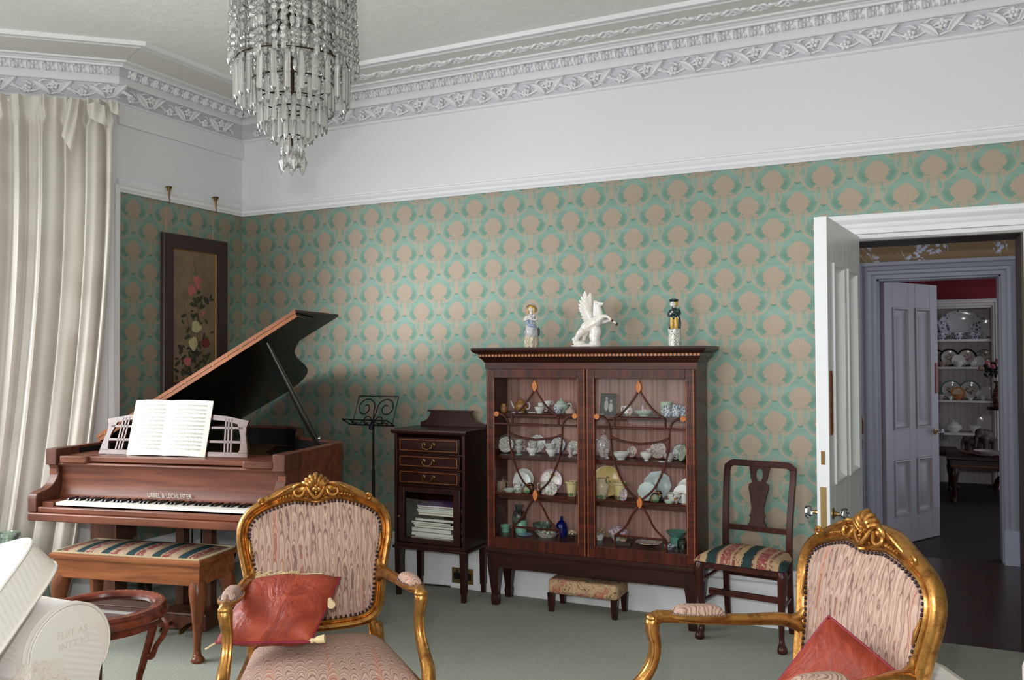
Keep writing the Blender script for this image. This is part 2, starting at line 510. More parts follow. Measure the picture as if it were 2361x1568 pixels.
def frieze_unit():
    mb = MB()
    st = [(LU*k/16, .008+.004*sin(4*PI*k/16), .049+.030*cos(2*PI*k/16+2.2)) for k in range(17)]
    mb.tube(st, .0062, 6, caps=False)
    leaf(mb, (.212, .018), (.292, .097), .027, .022)
    leaf(mb, (.068, .08), (.168, .006), .025, .022)
    flower(mb, (.034, .032), .028, .02)
    flower(mb, (.186, .066), .028, .02)
    for a, b, c, d in ((.1, .078, .162, .094), (.15, .05, .19, .028), (.21, .03, .232, .062), (.095, .07, .07, .048), (.26, .05, .312, .016), (.17, .012, .25, .014), (.062, .06, .012, .076), (.24, .04, .25, .07)):
        mb.tube([(a, .006, b), ((a+c)/2, .012, (b+d)/2+.008), (c, .007, d)], [.007, .0055, .002], 6)
    return mb
def acan_unit():
    mb = MB(); w = .0865
    mb.ball((w*.5, .006, .026), (w*.3, .016, .03), 10, 7)
    mb.ball((w*.5, .018, .046), (w*.2, .014, .009), 8, 5)
    for s in (-1, 1):
        mb.ball((w*(.5+s*.34), .004, .016), (w*.11, .013, .014), 7, 5)
        mb.ball((w*(.5+s*.4), .008, .042), (w*.1, .01, .012), 7, 5)
        mb.ball((w*(.5+s*.2), .012, .012), (w*.07, .012, .011), 7, 5)
    mb.tube([(w*.5, .02, .003), (w*.5, .026, .03), (w*.5, .03, .05)], .004, 5)
    return mb
FU, AU = frieze_unit(), acan_unit()
def repeat(unit, pitch, L, Mx, name, mat, off=0, lean=0, flip=False):
    mb = MB(); n = int(L/pitch)+1
    for k in range(n):
        if off+k*pitch > L-.4*pitch: break
        a = mb.mark(); mb.add(unit.v, unit.f)
        mb.xf(Matrix.Translation((off+k*pitch, 0, 0)) @ Matrix.Rotation(lean, 4, 'X'), a)
    mb.xf(Mx)
    return struct(mb.build(name, mat))
tn = [0]
def trim(mb, mat):
    tn[0] += 1
    return struct(mb.build('trim_%d' % tn[0], mat))
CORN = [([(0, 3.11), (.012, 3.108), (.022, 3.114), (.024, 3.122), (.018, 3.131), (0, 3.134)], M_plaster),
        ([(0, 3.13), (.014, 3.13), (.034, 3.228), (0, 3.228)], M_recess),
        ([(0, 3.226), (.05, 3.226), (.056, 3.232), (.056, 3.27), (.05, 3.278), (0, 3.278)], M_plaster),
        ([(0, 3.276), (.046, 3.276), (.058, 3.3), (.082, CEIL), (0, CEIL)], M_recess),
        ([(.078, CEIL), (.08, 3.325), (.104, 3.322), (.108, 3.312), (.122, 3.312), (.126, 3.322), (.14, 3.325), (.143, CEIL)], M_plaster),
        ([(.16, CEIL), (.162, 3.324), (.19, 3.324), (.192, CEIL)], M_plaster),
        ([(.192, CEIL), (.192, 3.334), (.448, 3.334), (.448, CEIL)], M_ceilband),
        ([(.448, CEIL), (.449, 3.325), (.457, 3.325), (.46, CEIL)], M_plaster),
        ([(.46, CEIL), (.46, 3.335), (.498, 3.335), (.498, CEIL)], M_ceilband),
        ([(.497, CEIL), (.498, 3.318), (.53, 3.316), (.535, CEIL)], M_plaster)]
def mitred(prof, p0, p1, nrm, k0, k1):
    """profile run whose ends are cut along the mitre: shift along the run by k*d"""
    p0, p1, nn = Vector(p0), Vector(p1), Vector(nrm); d = (p1-p0).normalized()
    return MB().rings([[tuple(p0+nn*a+d*(a*k0)+Vector((0, 0, z))) for a, z in prof], [tuple(p1+nn*a-d*(a*k1)+Vector((0, 0, z))) for a, z in prof]])
A45 = .453
for prof, mt in CORN:
    trim(mitred(prof, (0, 0, 0), (6.6, 0, 0), (0, -1, 0), 1, 0), mt)
    trim(mitred(prof, CB, (0, 0, 0), (1, 0, 0), -A45, 1), mt)
    trim(mitred(prof, E1, CB, NB, 0, -A45), mt)
lean = math.atan2(.02, .098)
def place_relief(o, d, n, L, off1, off2, tagn):
    Mx = relief_frame(Vector(o)+Vector(n)*.014+Vector((0, 0, 3.13)), d, n)
    tn[0] += 1; repeat(FU, LU, L, Mx, 'trim_%d' % tn[0], M_plaster, off1, -lean)
    Mx = relief_frame(Vector(o)+Vector(n)*.047+Vector((0, 0, 3.278)), d, n)
    tn[0] += 1; repeat(AU, .0865, L, Mx, 'trim_%d' % tn[0], M_plaster, off2, -.3)
place_relief((0, 0, 0), (1, 0, 0), (0, -1, 0), 6.4, .13, .06, 'b')
place_relief((0, -1.08, 0), (0, 1, 0), (1, 0, 0), 1.06, .02, .0, 'l')
place_relief(tuple(E1), tuple(-WB), tuple(NB), 1.16, .0, .02, 'c')
# guilloche ribbon on the ceiling along the back wall
mb = MB()
for ph in (0, 2*PI/3, 4*PI/3):
    mb.tube([(.3+.0125*k, -.31+.026*sin(2*PI*.0125*k/.14+ph), 3.33+.006*cos(4*PI*.0125*k/.14+ph)) for k in range(496)], .0085, 5)
trim(mb, M_plaster)
# picture rail
PR = [(0, 2.556), (.012, 2.556), (.016, 2.566), (.024, 2.576), (.024, 2.592), (.034, 2.604), (.038, 2.62), (.03, 2.628), (.03, 2.636), (0, 2.64)]
trim(mitred(PR, (0, 0, 0), (6.6, 0, 0), (0, -1, 0), 1, 0), M_white)
trim(mitred(PR, CB+Vector((0, .0, 0)), (0, 0, 0), (1, 0, 0), 0, 1), M_white)
# flat fascia under the cornice on the left wall
trim(MB().extr([(0, 2.985), (.02, 2.985), (.024, 2.995), (.024, 3.11), (0, 3.11)], (0, -1.11, 0), (0, -.0, 0), (1, 0, 0)), M_wallwhite)
# skirting
SK = [(0, 0), (.024, 0), (.024, .215), (.018, .225), (.018, .238), (.03, .25), (.03, .262), (.018, .28), (.014, .305), (.006, .318), (0, .32)]
struct(mitred(SK, (0, 0, 0), (DX0-.14, 0, 0), (0, -1, 0), 1, 0).build('baseboard_back', M_white))
struct(mitred(SK, CB, (0, 0, 0), (1, 0, 0), 0, 1).build('baseboard_left', M_white))
struct(mitred(SK, (DX1+.14, 0, 0), (6.6, 0, 0), (0, -1, 0), 0, 0).build('baseboard_right', M_white))
# window architrave at the end of the left wall
mb = MB()
for s0, s1, h in ((-.002, .035, .02), (.035, .1, .045), (.1, .16, .03)):
    a = mb.mark(); mb.box(s0, s1, 0, h, 0, 3.1)
mb.xf(relief_frame(CB, WB, NB))
trim(mb, M_white)
trim(MB().box(-.005, .022, -1.135, -1.1, 0, 2.6), M_white)

# ---------------------------------------------------------------- drawing-room door: casing, lining, leaf
AR = [(0, 0), (.01, .016), (.03, .018), (.034, .03), (.06, .034), (.075, .022), (.09, .02), (.1, .034), (.118, .044), (.135, .044), (.14, 0)]
def casing(x0, x1, ztop, y, sgn, mat, prof=AR, zb=0, names='trim'):
    """architrave round an opening: prof = (distance from the opening, stand-off)"""
    mb = MB()
    L = [[(x0-a, y-sgn*h, zb) for a, h in prof], [(x0-a, y-sgn*h, ztop+a) for a, h in prof],
         [(x1+a, y-sgn*h, ztop+a) for a, h in prof], [(x1+a, y-sgn*h, zb) for a, h in prof]]
    mb.rings(L)
    return trim(mb, mat)
casing(DX0-.005, DX1-.005, 2.105, 0, 1, M_white)
mb = MB()
mb.box(DX0-.01, DX0+.02, .055, T, 0, 2.1); mb.box(DX1-.015, DX1+.01, .0, T, 0, 2.1); mb.box(DX0, DX1, .0, T, 2.1, 2.13)
trim(mb, plain('brown_door_lining', S(60, 46, 38), .5))
# a panelled leaf in its own frame: hinge at x=0, free edge at x=w, faces at y=+-t/2
def door_leaf(name, w, h, t, mat, label=None):
    o = bpy.data.objects.new(name, None); COL.objects.link(o); o.empty_display_size = .05
    struct(o)
    mb = MB(); st = .115
    rails = ((.0, .22), (.66, .9), (h-.2, h))
    mb.box(0, st, -t/2, t/2, 0, h); mb.box(w-st, w, -t/2, t/2, 0, h); mb.box(w/2-.05, w/2+.05, -t/2, t/2, 0, h)
    for a, b in rails: mb.box(st, w/2-.05, -t/2, t/2, a, b); mb.box(w/2+.05, w-st, -t/2, t/2, a, b)
    mb.build('stiles_and_rails', mat, o, bevel=.002)
    for x0, x1 in ((st, w/2-.05), (w/2+.05, w-st)):
        for z0, z1 in ((.22, .66), (.9, h-.2)):
            p = MB().box(x0, x1, -.009, .009, z0, z1)
            for s in (-1, 1):
                # bolection moulding with a mitred profile
                pr = [(0, .009), (0, t/2+.008), (.012, t/2+.01), (.022, t/2-.006), (.036, .012), (.042, .009)]
                R = []
                for cx, cz, ex, ez in ((x0, z0, 1, 1), (x1, z0, -1, 1), (x1, z1, -1, -1), (x0, z1, 1, -1)):
                    R.append([(cx+ex*a, s*d, cz+ez*a) for a, d in pr])
                p.rings(R, closed=True)
                p.add([(x0+.075, s*.014, z0+.075), (x1-.075, s*.014, z0+.075), (x1-.075, s*.014, z1-.075), (x0+.075, s*.014, z1-.075),
                       (x0+.06, s*.009, z0+.06), (x1-.06, s*.009, z0+.06), (x1-.06, s*.009, z1-.06), (x0+.06, s*.009, z1-.06)],
                      [(0, 1, 2, 3), (0, 4, 5, 1), (1, 5, 6, 2), (2, 6, 7, 3), (3, 7, 4, 0)])
            p.build('panel', mat, o)
    return o
M_cutglass = glassy('cut_glass', (.86, .87, .9, 1), 1.7, .08)
def knob_set(o, x, z, t, both=True):
    for s in (-1, 1):
        m = MB(); m.cur = 0
        m.lathe([(.026, 0), (.026, .004), (.014, .008), (.009, .02), (.009, .03)], n=16)
        m.cur = 1
        m.lathe([(.012, .03), (.026, .038), (.031, .05), (.027, .062), (.012, .068)], n=10)
        m.xf(Matrix.Translation((x, s*t/2, z)) @ Matrix.Rotation(-s*PI/2, 4, 'X'))
        m.build('glass_knob', [M_brass, M_cutglass], o, ang=20)
W1 = .81
d1 = door_leaf('door_1', W1, 2.115, .056, M_white)
d1.location = (4.262, -.03, .008)
d1.rotation_euler = (0, 0, math.atan2(-.82+.03, 4.172-4.262))
mb = MB().box(W1, W1+.0025, -.013, .013, .68, .9)
mb.box(W1+.002, W1+.006, -.006, .006, .77, .79)
mb.build('lock_plate', M_brass, d1)
knob_set(d1, W1-.055, .775, .056)
MB().lathe([(.018, 0), (.018, .003), (.012, .006)], n=12).xf(Matrix.Translation((W1-.055, .028, .69)) @ Matrix.Rotation(-PI/2, 4, 'X')).build('escutcheon', M_brass, d1)
mb = MB().box(W1-.06, W1-.02, .028, .033, 1.13, 1.42); mb.box(W1-.052, W1-.028, .033, .036, 1.14, 1.41)
mb.build('finger_plate', wood('finger_plate_wood', S(96, 46, 24), S(140, 76, 40), 'z'), d1, bevel=.003)
MB().box(W1, W1+.003, -.008, .008, 1.0, 1.06).build('bolt_keep', M_oldbrass, d1)

# ---------------------------------------------------------------- hall
HY = 2.143
g = G('mustard_wallpaper'); x_, y_, z_ = g.xyz()
q = g.noise(4.5, 2, .5, .8); v = g.voro(26, v=g.vec(x_+(q-.5)*.12, 0, z_+(q-.5)*.12)); w_ = g.wave(3.2, 9, 2, 1.2, dirn='DIAGONAL')
cl = g.noise(5.5, 2, .4, .4)
m_ = ((v.ss(.48, .36))*cl.ss(.5, .58)).max((w_-.5).abs().ss(.06, .025)*cl.ss(.42, .5)*.9)
M_mustard = g.fin(g.mix(m_, S(150, 122, 86), S(212, 216, 236)), .6)
M_greypaint = plain('lilac_grey_paint', S(160, 161, 174), .4, var=.02)
HX0, HX1, HZ = 4.29, 5.106, 2.068
wallbox('wall_hall', [M_mustard], [(0, (2.4, HX0, HY, HY+.18, 0, 3.2)), (0, (HX1, 7.6, HY, HY+.18, 0, 3.2)), (0, (HX0, HX1, HY, HY+.18, HZ, 3.2))])
wallbox('wall_hall_end', [M_mustard], [(0, (2.3, 2.4, T, HY, 0, 3.2))])
AR2 = [(0, 0), (.006, .02), (.03, .022), (.04, .036), (.06, .04), (.07, .026), (.095, .024), (.105, .044), (.128, .046), (.132, 0)]
casing(HX0, HX1, HZ, HY, 1, M_greypaint, AR2, .24)
mb = MB(); mb.box(HX0-.135, HX0+.002, HY-.05, HY, 0, .245); mb.box(HX1-.002, HX1+.135, HY-.05, HY, 0, .245)
trim(mb, plain('pale_plinth_paint', S(178, 180, 194), .4, var=.02))
mb = MB(); mb.box(HX0-.005, HX0+.012, HY, HY+.18, 0, HZ); mb.box(HX1-.012, HX1+.005, HY, HY+.18, 0, HZ); mb.box(HX0, HX1, HY, HY+.18, HZ-.01, HZ+.01)
trim(mb, M_greypaint)
M_door2 = plain('shaded_white_paint', S(158, 149, 155), .4, var=.02)  # white door paint with dim shade and red bounce put into its colour
d2 = door_leaf('door_2', .775, 2.062, .042, M_door2)
d2.location = (4.315, 2.33, .008)
d2.rotation_euler = (0, 0, math.atan2(.675, .381))
knob_set(d2, .72, .86, .042)
MB().box(.73, .768, -.026, -.021, 1.17, 1.42).build('finger_plate', plain('red_finger_plate', S(140, 52, 34), .5), d2)
# dining room shell
M_red = plain('deep_red_wall', S(120, 8, 26), .7, var=.05)
wallbox('wall_dining', [M_red], [(0, (2.4, 7.6, 6.4, 6.6, 0, 3.2)), (0, (2.3, 2.4, HY+.18, 6.6, 0, 3.2))])
# ================================================================ GRAND PIANO  (u along the keys, v to the tail)
piano = thing('grand_piano', 'brown walnut baby grand piano with its lid propped open in the corner', 'piano', (.45, -1.88, 0), rad(11))
RIM = [(-.15, .15), (-.15, .6), (-.13, 1.2), (-.1, 1.6), (-.02, 1.72), (.12, 1.775), (.3, 1.78), (.45, 1.745), (.58, 1.62), (.68, 1.45), (.78, 1.25), (.9, 1.06), (1.05, .95), (1.2, .88), (1.272, .80), (1.28, .70), (1.278, .4), (1.275, .15)]
def offs(poly, d):
    out = []; n = len(poly)
    for i in range(n):
        a = Vector(poly[max(i-1, 0)]); b = Vector(poly[min(i+1, n-1)]); t = (b-a).normalized()
        out.append((poly[i][0]+t.y*d, poly[i][1]-t.x*d))
    return out
rc = cr(RIM, 4)
inn = offs(rc, .045)
mb = MB()
R = []
for (a, b), (c, d) in zip(rc, inn):
    R.append([(a, b, .68), (a, b, 1.008), (a+(c-a)*.1, b+(d-b)*.1, 1.012), (c, d, 1.012), (c, d, .68)])
mb.rings(R)
mb.build('rim', M_piano, piano)
bot = MB(); bot.prism(inn, .665, .69, 'xy'); bot.build('bottom_board', M_soot, piano)
pl = MB(); pl.prism([(a, max(b, .23)) for a, b in offs(rc, .05)], .86, .875, 'xy')
pl.build('soundboard', M_soot, piano)
pp = MB(); pp.prism([(.0, .34), (1.22, .34), (1.22, .62), (.9, .8), (.6, 1.1), (.45, 1.5), (.1, 1.6), (.0, 1.2)], .876, .9, 'xy')
pp.build('iron_plate', plain('gold_bronze_plate', S(120, 86, 40), .4, metal=.7), piano)
# inner black lining of the rim
mb = MB(); i2 = offs(rc, .046); i3 = offs(rc, .049)
mb.rings([[(a, b, .88), (a, b, 1.0), (c, d, 1.0), (c, d, .88)] for (a, b), (c, d) in zip(i2, i3)])
mb.build('inner_lining', M_soot, piano)
MB().box(-.138, 1.302, -.015, .2, .65, .692).build('keybed', M_piano, piano, bevel=.006)
MB().box(-.088, 1.222, .0, .03, .692, .722).build('keyslip', M_piano, piano, bevel=.006)
for x0 in (-.086, 1.212): MB().box(x0, x0+.07 if x0 < 0 else x0+.012, .03, .18, .692, .745).build('key_block', M_piano, piano, bevel=.003)
# cheeks: S-shaped arm, then the square head of the rim
arm_o = [(.0, .692)]+cr([(-.002, .76), (.006, .785), (.035, .795), (.085, .805), (.125, .83), (.148, .865), (.152, .895), (.14, .925)], 5)+[(.14, 1.0), (.3, 1.0), (.3, .692)]
for x0, x1 in ((-.15, -.095), (1.222, 1.277)):
    mb = MB(); mb.prism(arm_o, x0, x1, 'yz')
    mb.build('cheek', M_pianoz, piano, bevel=.004)
    MB().box(x0-.006, x1+.006, .128, .3, .925, 1.013).build('arm_head', M_pianoz, piano, bevel=.004)
fb = [(.165, .742)]+cr([(.163, .76), (.178, .80), (.182, .85), (.180, .90), (.178, .93)], 4)+[(.2, .93), (.2, .85), (.2, .742)]
MB().prism(fb, -.095, 1.222, 'yz').build('fallboard', M_piano, piano)
to = text_obj('maker_lettering', 'UEBEL & LECHLEITER', .036, .0008, plain('silver_inlay', S(206, 202, 194), .5), piano)
to.location = (.462, .1605, .7665); to.rotation_euler = (rad(102), 0, 0); to.scale = (.80, 1, 1)
tag(to, 'pale inlaid capital letters')
mb = MB(); mb.tube([(-.095, .152, .93), (1.222, .152, .93)], .0075, 8); mb.box(-.095, 1.222, .152, .2, .921, .938)
mb.build('shelf_bead', M_piano, piano)
MB().box(-.095, 1.222, .16, .42, .945, .972).build('music_shelf', M_piano, piano, bevel=.003)
for x0, x1 in ((-.085, .1), (1.03, 1.214)):
    s = [(x0+.02, .13), (x1-.03, .13), (x1-.008, .14), (x1, .165), (x1, .36), (x0, .36), (x0, .15)]
    MB().prism(s, .938, .974, 'xy').build('candle_slide', M_piano, piano, bevel=.004)
# keys
MW = plain('ivory_key', S(240, 238, 228), .3, var=.02); MBk = plain('ebony_key', S(14, 14, 16), .25)
KW = 1.212/52
mb = MB(); a = KW-.0011
mb.rings([[(0, 0, -.016), (a, 0, -.016), (a, 0, 0), (0, 0, 0)], [(0, .148, -.016), (a, .148, -.016), (a, .148, 0), (0, .148, 0)]])
wk = mb.build('white_key', MW, piano, (0, .032, .745))
for k in range(1, 52): dup(wk, piano, (k*KW, .032, .745))
mb = MB(); mb.rings([[(0, 0, 0), (.011, 0, 0), (.011, .001, .004), (0, .001, .004)], [(0.0005, .008, 0), (.0105, .008, 0), (.0095, .01, .012), (.0015, .01, .012)], [(.0005, .095, 0), (.0105, .095, 0), (.0095, .095, .012), (.0015, .095, .012)]])
bk = None
for k in range(51):
    if k % 7 in (1, 4): continue          # A0 first: no black key after B and E
    p = ((k+1)*KW-.0055, .086, .7448)
    if bk is None: bk = mb.build('black_key', MBk, piano, p)
    else: dup(bk, piano, p)
# music desk, fretwork leaning back
def desk_piece(mb, pts, r=.011, flat=.55):
    mb.tube(pts, r, 8, sq=flat, up=(0, 1, 0))
mb = MB(); DW = .925
def dk(a, h): return (a, h*.26, h)
out = [(.0, 0), (.012, .08), (.03, .13), (.038, .15), (.028, .158), (.02, .19), (.16, .213), (DW/2, .235), (DW-.16, .213), (DW-.02, .19), (DW-.028, .158), (DW-.038, .15), (DW-.03, .13), (DW-.012, .08), (DW, 0)]
def slabpoly(mb, poly, t=.014):
    n = len(poly)
    mb.add([dk(a, h) for a, h in poly]+[(a, h*.26+t, h) for a, h in poly], [tuple(range(n)), tuple(range(2*n-1, n-1, -1))]+[(k, k+n, (k+1) % n+n, (k+1) % n) for k in range(n)])
slabpoly(mb, [(0, 0), (DW, 0), (DW-.004, .024), (.004, .024)])
slabpoly(mb, [(.02, .19), (.03, .155), (.08, .171), (.16, .187), (DW/2, .208), (DW/2, .235), (.16, .213)])
slabpoly(mb, [(DW-.02, .19), (DW-.03, .155), (DW-.08, .171), (DW-.16, .187), (DW/2, .208), (DW/2, .235), (DW-.16, .213)])
for s in (0, 1):
    f = (lambda x: x) if s == 0 else (lambda x: DW-x)
    slabpoly(mb, [(f(x), h) for x, h in ((.003, .02), (.06, .02), (.052, .035), (.05, .07), (.058, .11), (.075, .15), (.085, .172), (.03, .158), (.03, .12), (.014, .07))])
    for k in range(3): slabpoly(mb, [(f(x), h) for x, h in ((.098+.019*k, .02), (.107+.019*k, .02), (.127+.019*k, .2), (.118+.019*k, .2))], .012)
    for h in (.072, .145): slabpoly(mb, [(f(.05), h), (f(.27), h), (f(.27), h+.012), (f(.05), h+.012)], .012)
    slabpoly(mb, [(f(.26), .02), (f(.33), .02), (f(.34), .2), (f(.28), .2)])
mb.build('music_desk', wood('polished_desk_walnut', S(66, 36, 25), S(100, 60, 42), 'z', .8, .3, 1.0), piano, (.05, .285, .973))
# lid with its folded front flap
lid = bpy.data.objects.new('lid', None); COL.objects.link(lid); lid.parent = piano; lid.empty_display_size = .05
lid.location = (-.05, .41, 1.024); lid.rotation_euler = (0, rad(-29.06), 0)
LID = [(0, 0), (1.43, 0), (1.405, .262), (1.32, .33), (1.2, .41), (1.07, .55), (.985, .71), (.885, .97), (.80, 1.16), (.685, 1.3), (.56, 1.375), (.42, 1.395), (.12, 1.365), (0, 1.34)]
lp = [LID[0], LID[1]]+cr(LID[2:13], 5)+[LID[13]]
mb = MB(); mb.prism(lp, 0, .016, 'xy'); mb.build('main_lid', [M_black], lid)
mb = MB(); mb.prism(lp, .0162, .019, 'xy'); mb.build('lid_veneer', [M_piano], lid)
mb = MB(); mb.box(-.0, 1.43, -.004, .0, 0, .02); mb.build('front_edge', M_walnut, lid)
mb = MB(); mb.cur = 0; mb.box(.0, 1.437, -.002, .505, .0235, .037)
fl_ = mb.build('folded_flap', [M_black], lid)
MB().box(.0, 1.44, -.006, -.002, .022, .041).build('flap_edge', M_walnut, lid)
MB().box(1.437, 1.441, -.006, .505, .0235, .037).build('flap_end', M_darkmahog, lid)
MB().box(0.0, 1.437, 0, .505, .037, .041).build('flap_top', M_piano, lid)
mb = MB()
for k in range(14): mb.ball((.06+.1*k, -.005, .02), .0035, 6, 4)
mb.build('piano_hinge_screws', M_brass, lid)
pr0 = Vector((1.19, .68, 1.0)); a_ = 1.215
pr1 = Vector((-.12+a_*cos(rad(29.06)), .41+.11, 1.02+a_*sin(rad(29.06))-.004))
mb = MB(); mb.tube([pr0, pr0.lerp(pr1, .08), pr0.lerp(pr1, .3), pr0.lerp(pr1, .55), pr1], [.013, .017, .02, .014, .01], 10)
mb.build('lid_prop', M_black, piano)
mb = MB(); mb.tube([pr0+Vector((0, 0, -.02)), pr0+Vector((0, 0, .03))], .008, 8); mb.ball(pr0+Vector((0, 0, .04)), .012, 8, 6)
mb.build('prop_pivot', M_chrome, piano)
# legs, lyre, pedals
mb = MB()
def sqr(mb, prof, cx, cy):
    mb.rings([[(cx-r, cy-r, z), (cx+r, cy-r, z), (cx+r, cy+r, z), (cx-r, cy+r, z)] for r, z in prof])
LEGP = [(.035, 0), (.045, .06), (.05, .08), (.046, .1), (.058, .38), (.066, .44), (.07, .445), (.066, .455), (.07, .46), (.07, .47), (.085, .475), (.085, .6), (.09, .62), (.09, .665)]
for cx, cy in ((.04, .42), (1.14, .42), (.27, 1.5)):
    m = MB(); sqr(m, LEGP, cx, cy); m.lathe([(.02, 0), (.024, .02), (.01, .03)], (cx, cy, -.0), 10)
    m.build('leg', M_pianoz, piano)
ly = bpy.data.objects.new('lyre', None); COL.objects.link(ly); ly.parent = piano; ly.location = (.52, .5, 0); ly.empty_display_size = .05
mb = MB(); b_ = [(-.15, -.13), (.15, -.13), (.15, .06), (.1, .13), (-.1, .13), (-.15, .06)]
mb.prism(b_, .012, .085, 'xy'); mb.rings([[(x*k, y*k, z) for x, y in b_] for k, z in ((1, .085), (1.02, .092), (1, .1), (.9, .108), (.75, .112))])
mb.build('pedal_box', M_pianoz, ly)
for s in (-1, 1):
    MB().box(s*.088-.026, s*.088+.026, -.028, .028, .11, .66).build('lyre_post', M_pianoz, ly, bevel=.004)
    MB().tube([(s*.03, .0, .1), (s*.03, .01, .66)], .005, 6).build('pedal_rod', M_black, ly)
    MB().tube([(s*.08, .12, .1), (s*.1, .42, .66)], .008, 6).build('lyre_brace', M_black, ly)
    m = MB(); m.tube([(s*.06, -.1, .045), (s*.06, -.16, .043), (s*.06-.004, -.2, .03), (s*.06-.006, -.225, .026)], [.009, .012, .017, .012], 8, sq=.5)
    m.build('pedal', M_oldbrass, ly)
# open music book on the desk
book = thing('sheet_music_book', 'open white sheet music book standing on the piano music desk', 'music book', (0, 0, 0), 0)
book.parent = None
Mp = Matrix.Translation((.45, -1.88, 0)) @ Matrix.Rotation(rad(11), 4, 'Z')
book.matrix_world = Mp @ Matrix.Translation((.485, .262, .974)) @ Matrix.Rotation(rad(-15), 4, 'X')
M_page = plain('music_page', S(238, 236, 226), .8, var=.015)
M_ink = plain('printed_ink', S(96, 92, 88), .8)
PH, PW = .305, .248
def page(s, u, v, off=0):
    b = .018*sin(PI*u)**.8*(1-.2*v)-.012*u*u
    return (s*(u*PW*.985), -b-off-.002, v*PH)
for s in (-1, 1):
    m = MB(); m.grid(lambda u, v: page(s, u, v), 12, 4); m.grid(lambda u, v: page(s, u, v, -.004), 12, 4)
    pg = m.build('page', M_page, book)
    m = MB()
    for st in range(12):
        z0 = .905-st*.071-(st % 2 == 0)*-.006
        for ln in range(5):
            v0 = z0-ln*.0062
            u0 = .1
            for k in range(8):
                ua, ub = u0+.8*k/8, u0+.8*(k+1)/8
                m.add([page(s, ua, v0, .0006), page(s, ub, v0, .0006), page(s, ub, v0+.0016, .0006), page(s, ua, v0+.0016, .0006)], [(0, 1, 2, 3)])
        for k in range(26):
            uu = .13+.77*k/26+random.uniform(-.006, .006); vv = z0-random.uniform(0, .026)
            for q in range(2):
                w = (.009, .0025)[q]; h = (.006, .03)[q]
                m.add([page(s, uu, vv, .0007), page(s, uu+w, vv, .0007), page(s, uu+w, vv+h, .0007), page(s, uu, vv+h, .0007)], [(0, 1, 2, 3)])
    m.build('printed_music', M_ink, book)
MB().box(-.004, .004, .001, .006, 0, PH).build('spine', M_page, book)

# ================================================================ PIANO BENCH
def cabriole(mb, x, y, h, dx, dy, r=.03, foot=.03):
    p = [(x, y, h, r*1.25), (x+dx*.014, y+dy*.014, h*.86, r*1.3), (x+dx*.02, y+dy*.02, h*.72, r*1.08), (x+dx*.012, y+dy*.012, h*.45, r*.74), (x, y, h*.2, r*.56), (x+dx*.006, y+dy*.006, h*.08, r*.62), (x+dx*.016, y+dy*.016, h*.035, foot), (x+dx*.018, y+dy*.018, h*.01, foot*1.02), (x+dx*.018, y+dy*.018, 0, foot*.8)]
    q = cr(p, 4); mb.tube([a[:3] for a in q], [a[3] for a in q], 10)
g = G('striped_tapestry'); x_, y_, z_ = g.xyz(); nz = g.noise(70, 4, .7, 1.5); n2 = g.noise(24, 3, .6, 2)
ph = (x_+y_*.0+(nz-.5)*.006).mod(.15)/.15
c = g.ramp(ph, [(0, S(36, 58, 62)), (.3, S(36, 58, 62)), (.32, S(150, 120, 96)), (.38, S(122, 62, 60)), (.6, S(126, 66, 62)), (.64, S(150, 128, 104)), (.68, S(156, 134, 110)), (.96, S(150, 122, 92)), (1, S(36, 58, 62))], 'CONSTANT')
c = g.mix(n2.ss(.52, .6)*ph.gt(.31)*.85, c, S(166, 146, 122))
c = g.mix(nz.ss(.58, .64)*ph.gt(.31)*.7, c, S(62, 60, 54))
g.bump(nz, .4, .004)
M_tap = g.fin(c, .9, spec=.15)
bench = thing('piano_bench', 'walnut piano bench with a striped tapestry seat and cabriole legs', 'bench', (.45, -1.88, 0), rad(11))
bench.matrix_world = Mp @ Matrix.Translation((.485, .11, 0))
MB().box(-.43, .43, -.155, .155, .375, .475).build('apron', M_walnut, bench, bevel=.003)
mb = MB(); L2 = [(-.445, -.17), (.445, -.17), (.445, .17), (-.445, .17)]
mb.rings([[(x*k, y*k, z) for x, y in L2] for k, z in ((.97, .472), (1, .48), (1.0, .49), (.985, .5), (.95, .502))])
mb.build('seat_frame', M_walnut, bench)
def pad(u, v):
    return ((u-.5)*.845, (v-.5)*.305, .502+.028*(sin(PI*min(max(u, .0), 1))**.35)*(sin(PI*v)**.4))
mb = MB(); mb.grid(pad, 30, 14); mb.build('seat_pad', M_tap, bench)
mb = MB(); brd = [(-.425, -.155, .506), (.425, -.155, .506), (.425, .155, .506), (-.425, .155, .506)]
for i in range(4):
    a, b = Vector(brd[i]), Vector(brd[(i+1) % 4]); n = int((b-a).length/.009)
    for k in range(n): mb.ball(a.lerp(b, k/n), (.0055, .0055, .006), 6, 4)
mb.build('braid_trim', plain('cream_braid', S(196, 178, 146), .9), bench)
for sx in (-1, 1):
    for sy in (-1, 1):
        m = MB(); cabriole(m, sx*.395, sy*.12, .385, sx*.7, sy*.7, .033, .032)
        m.build('leg', M_walnutz, bench)

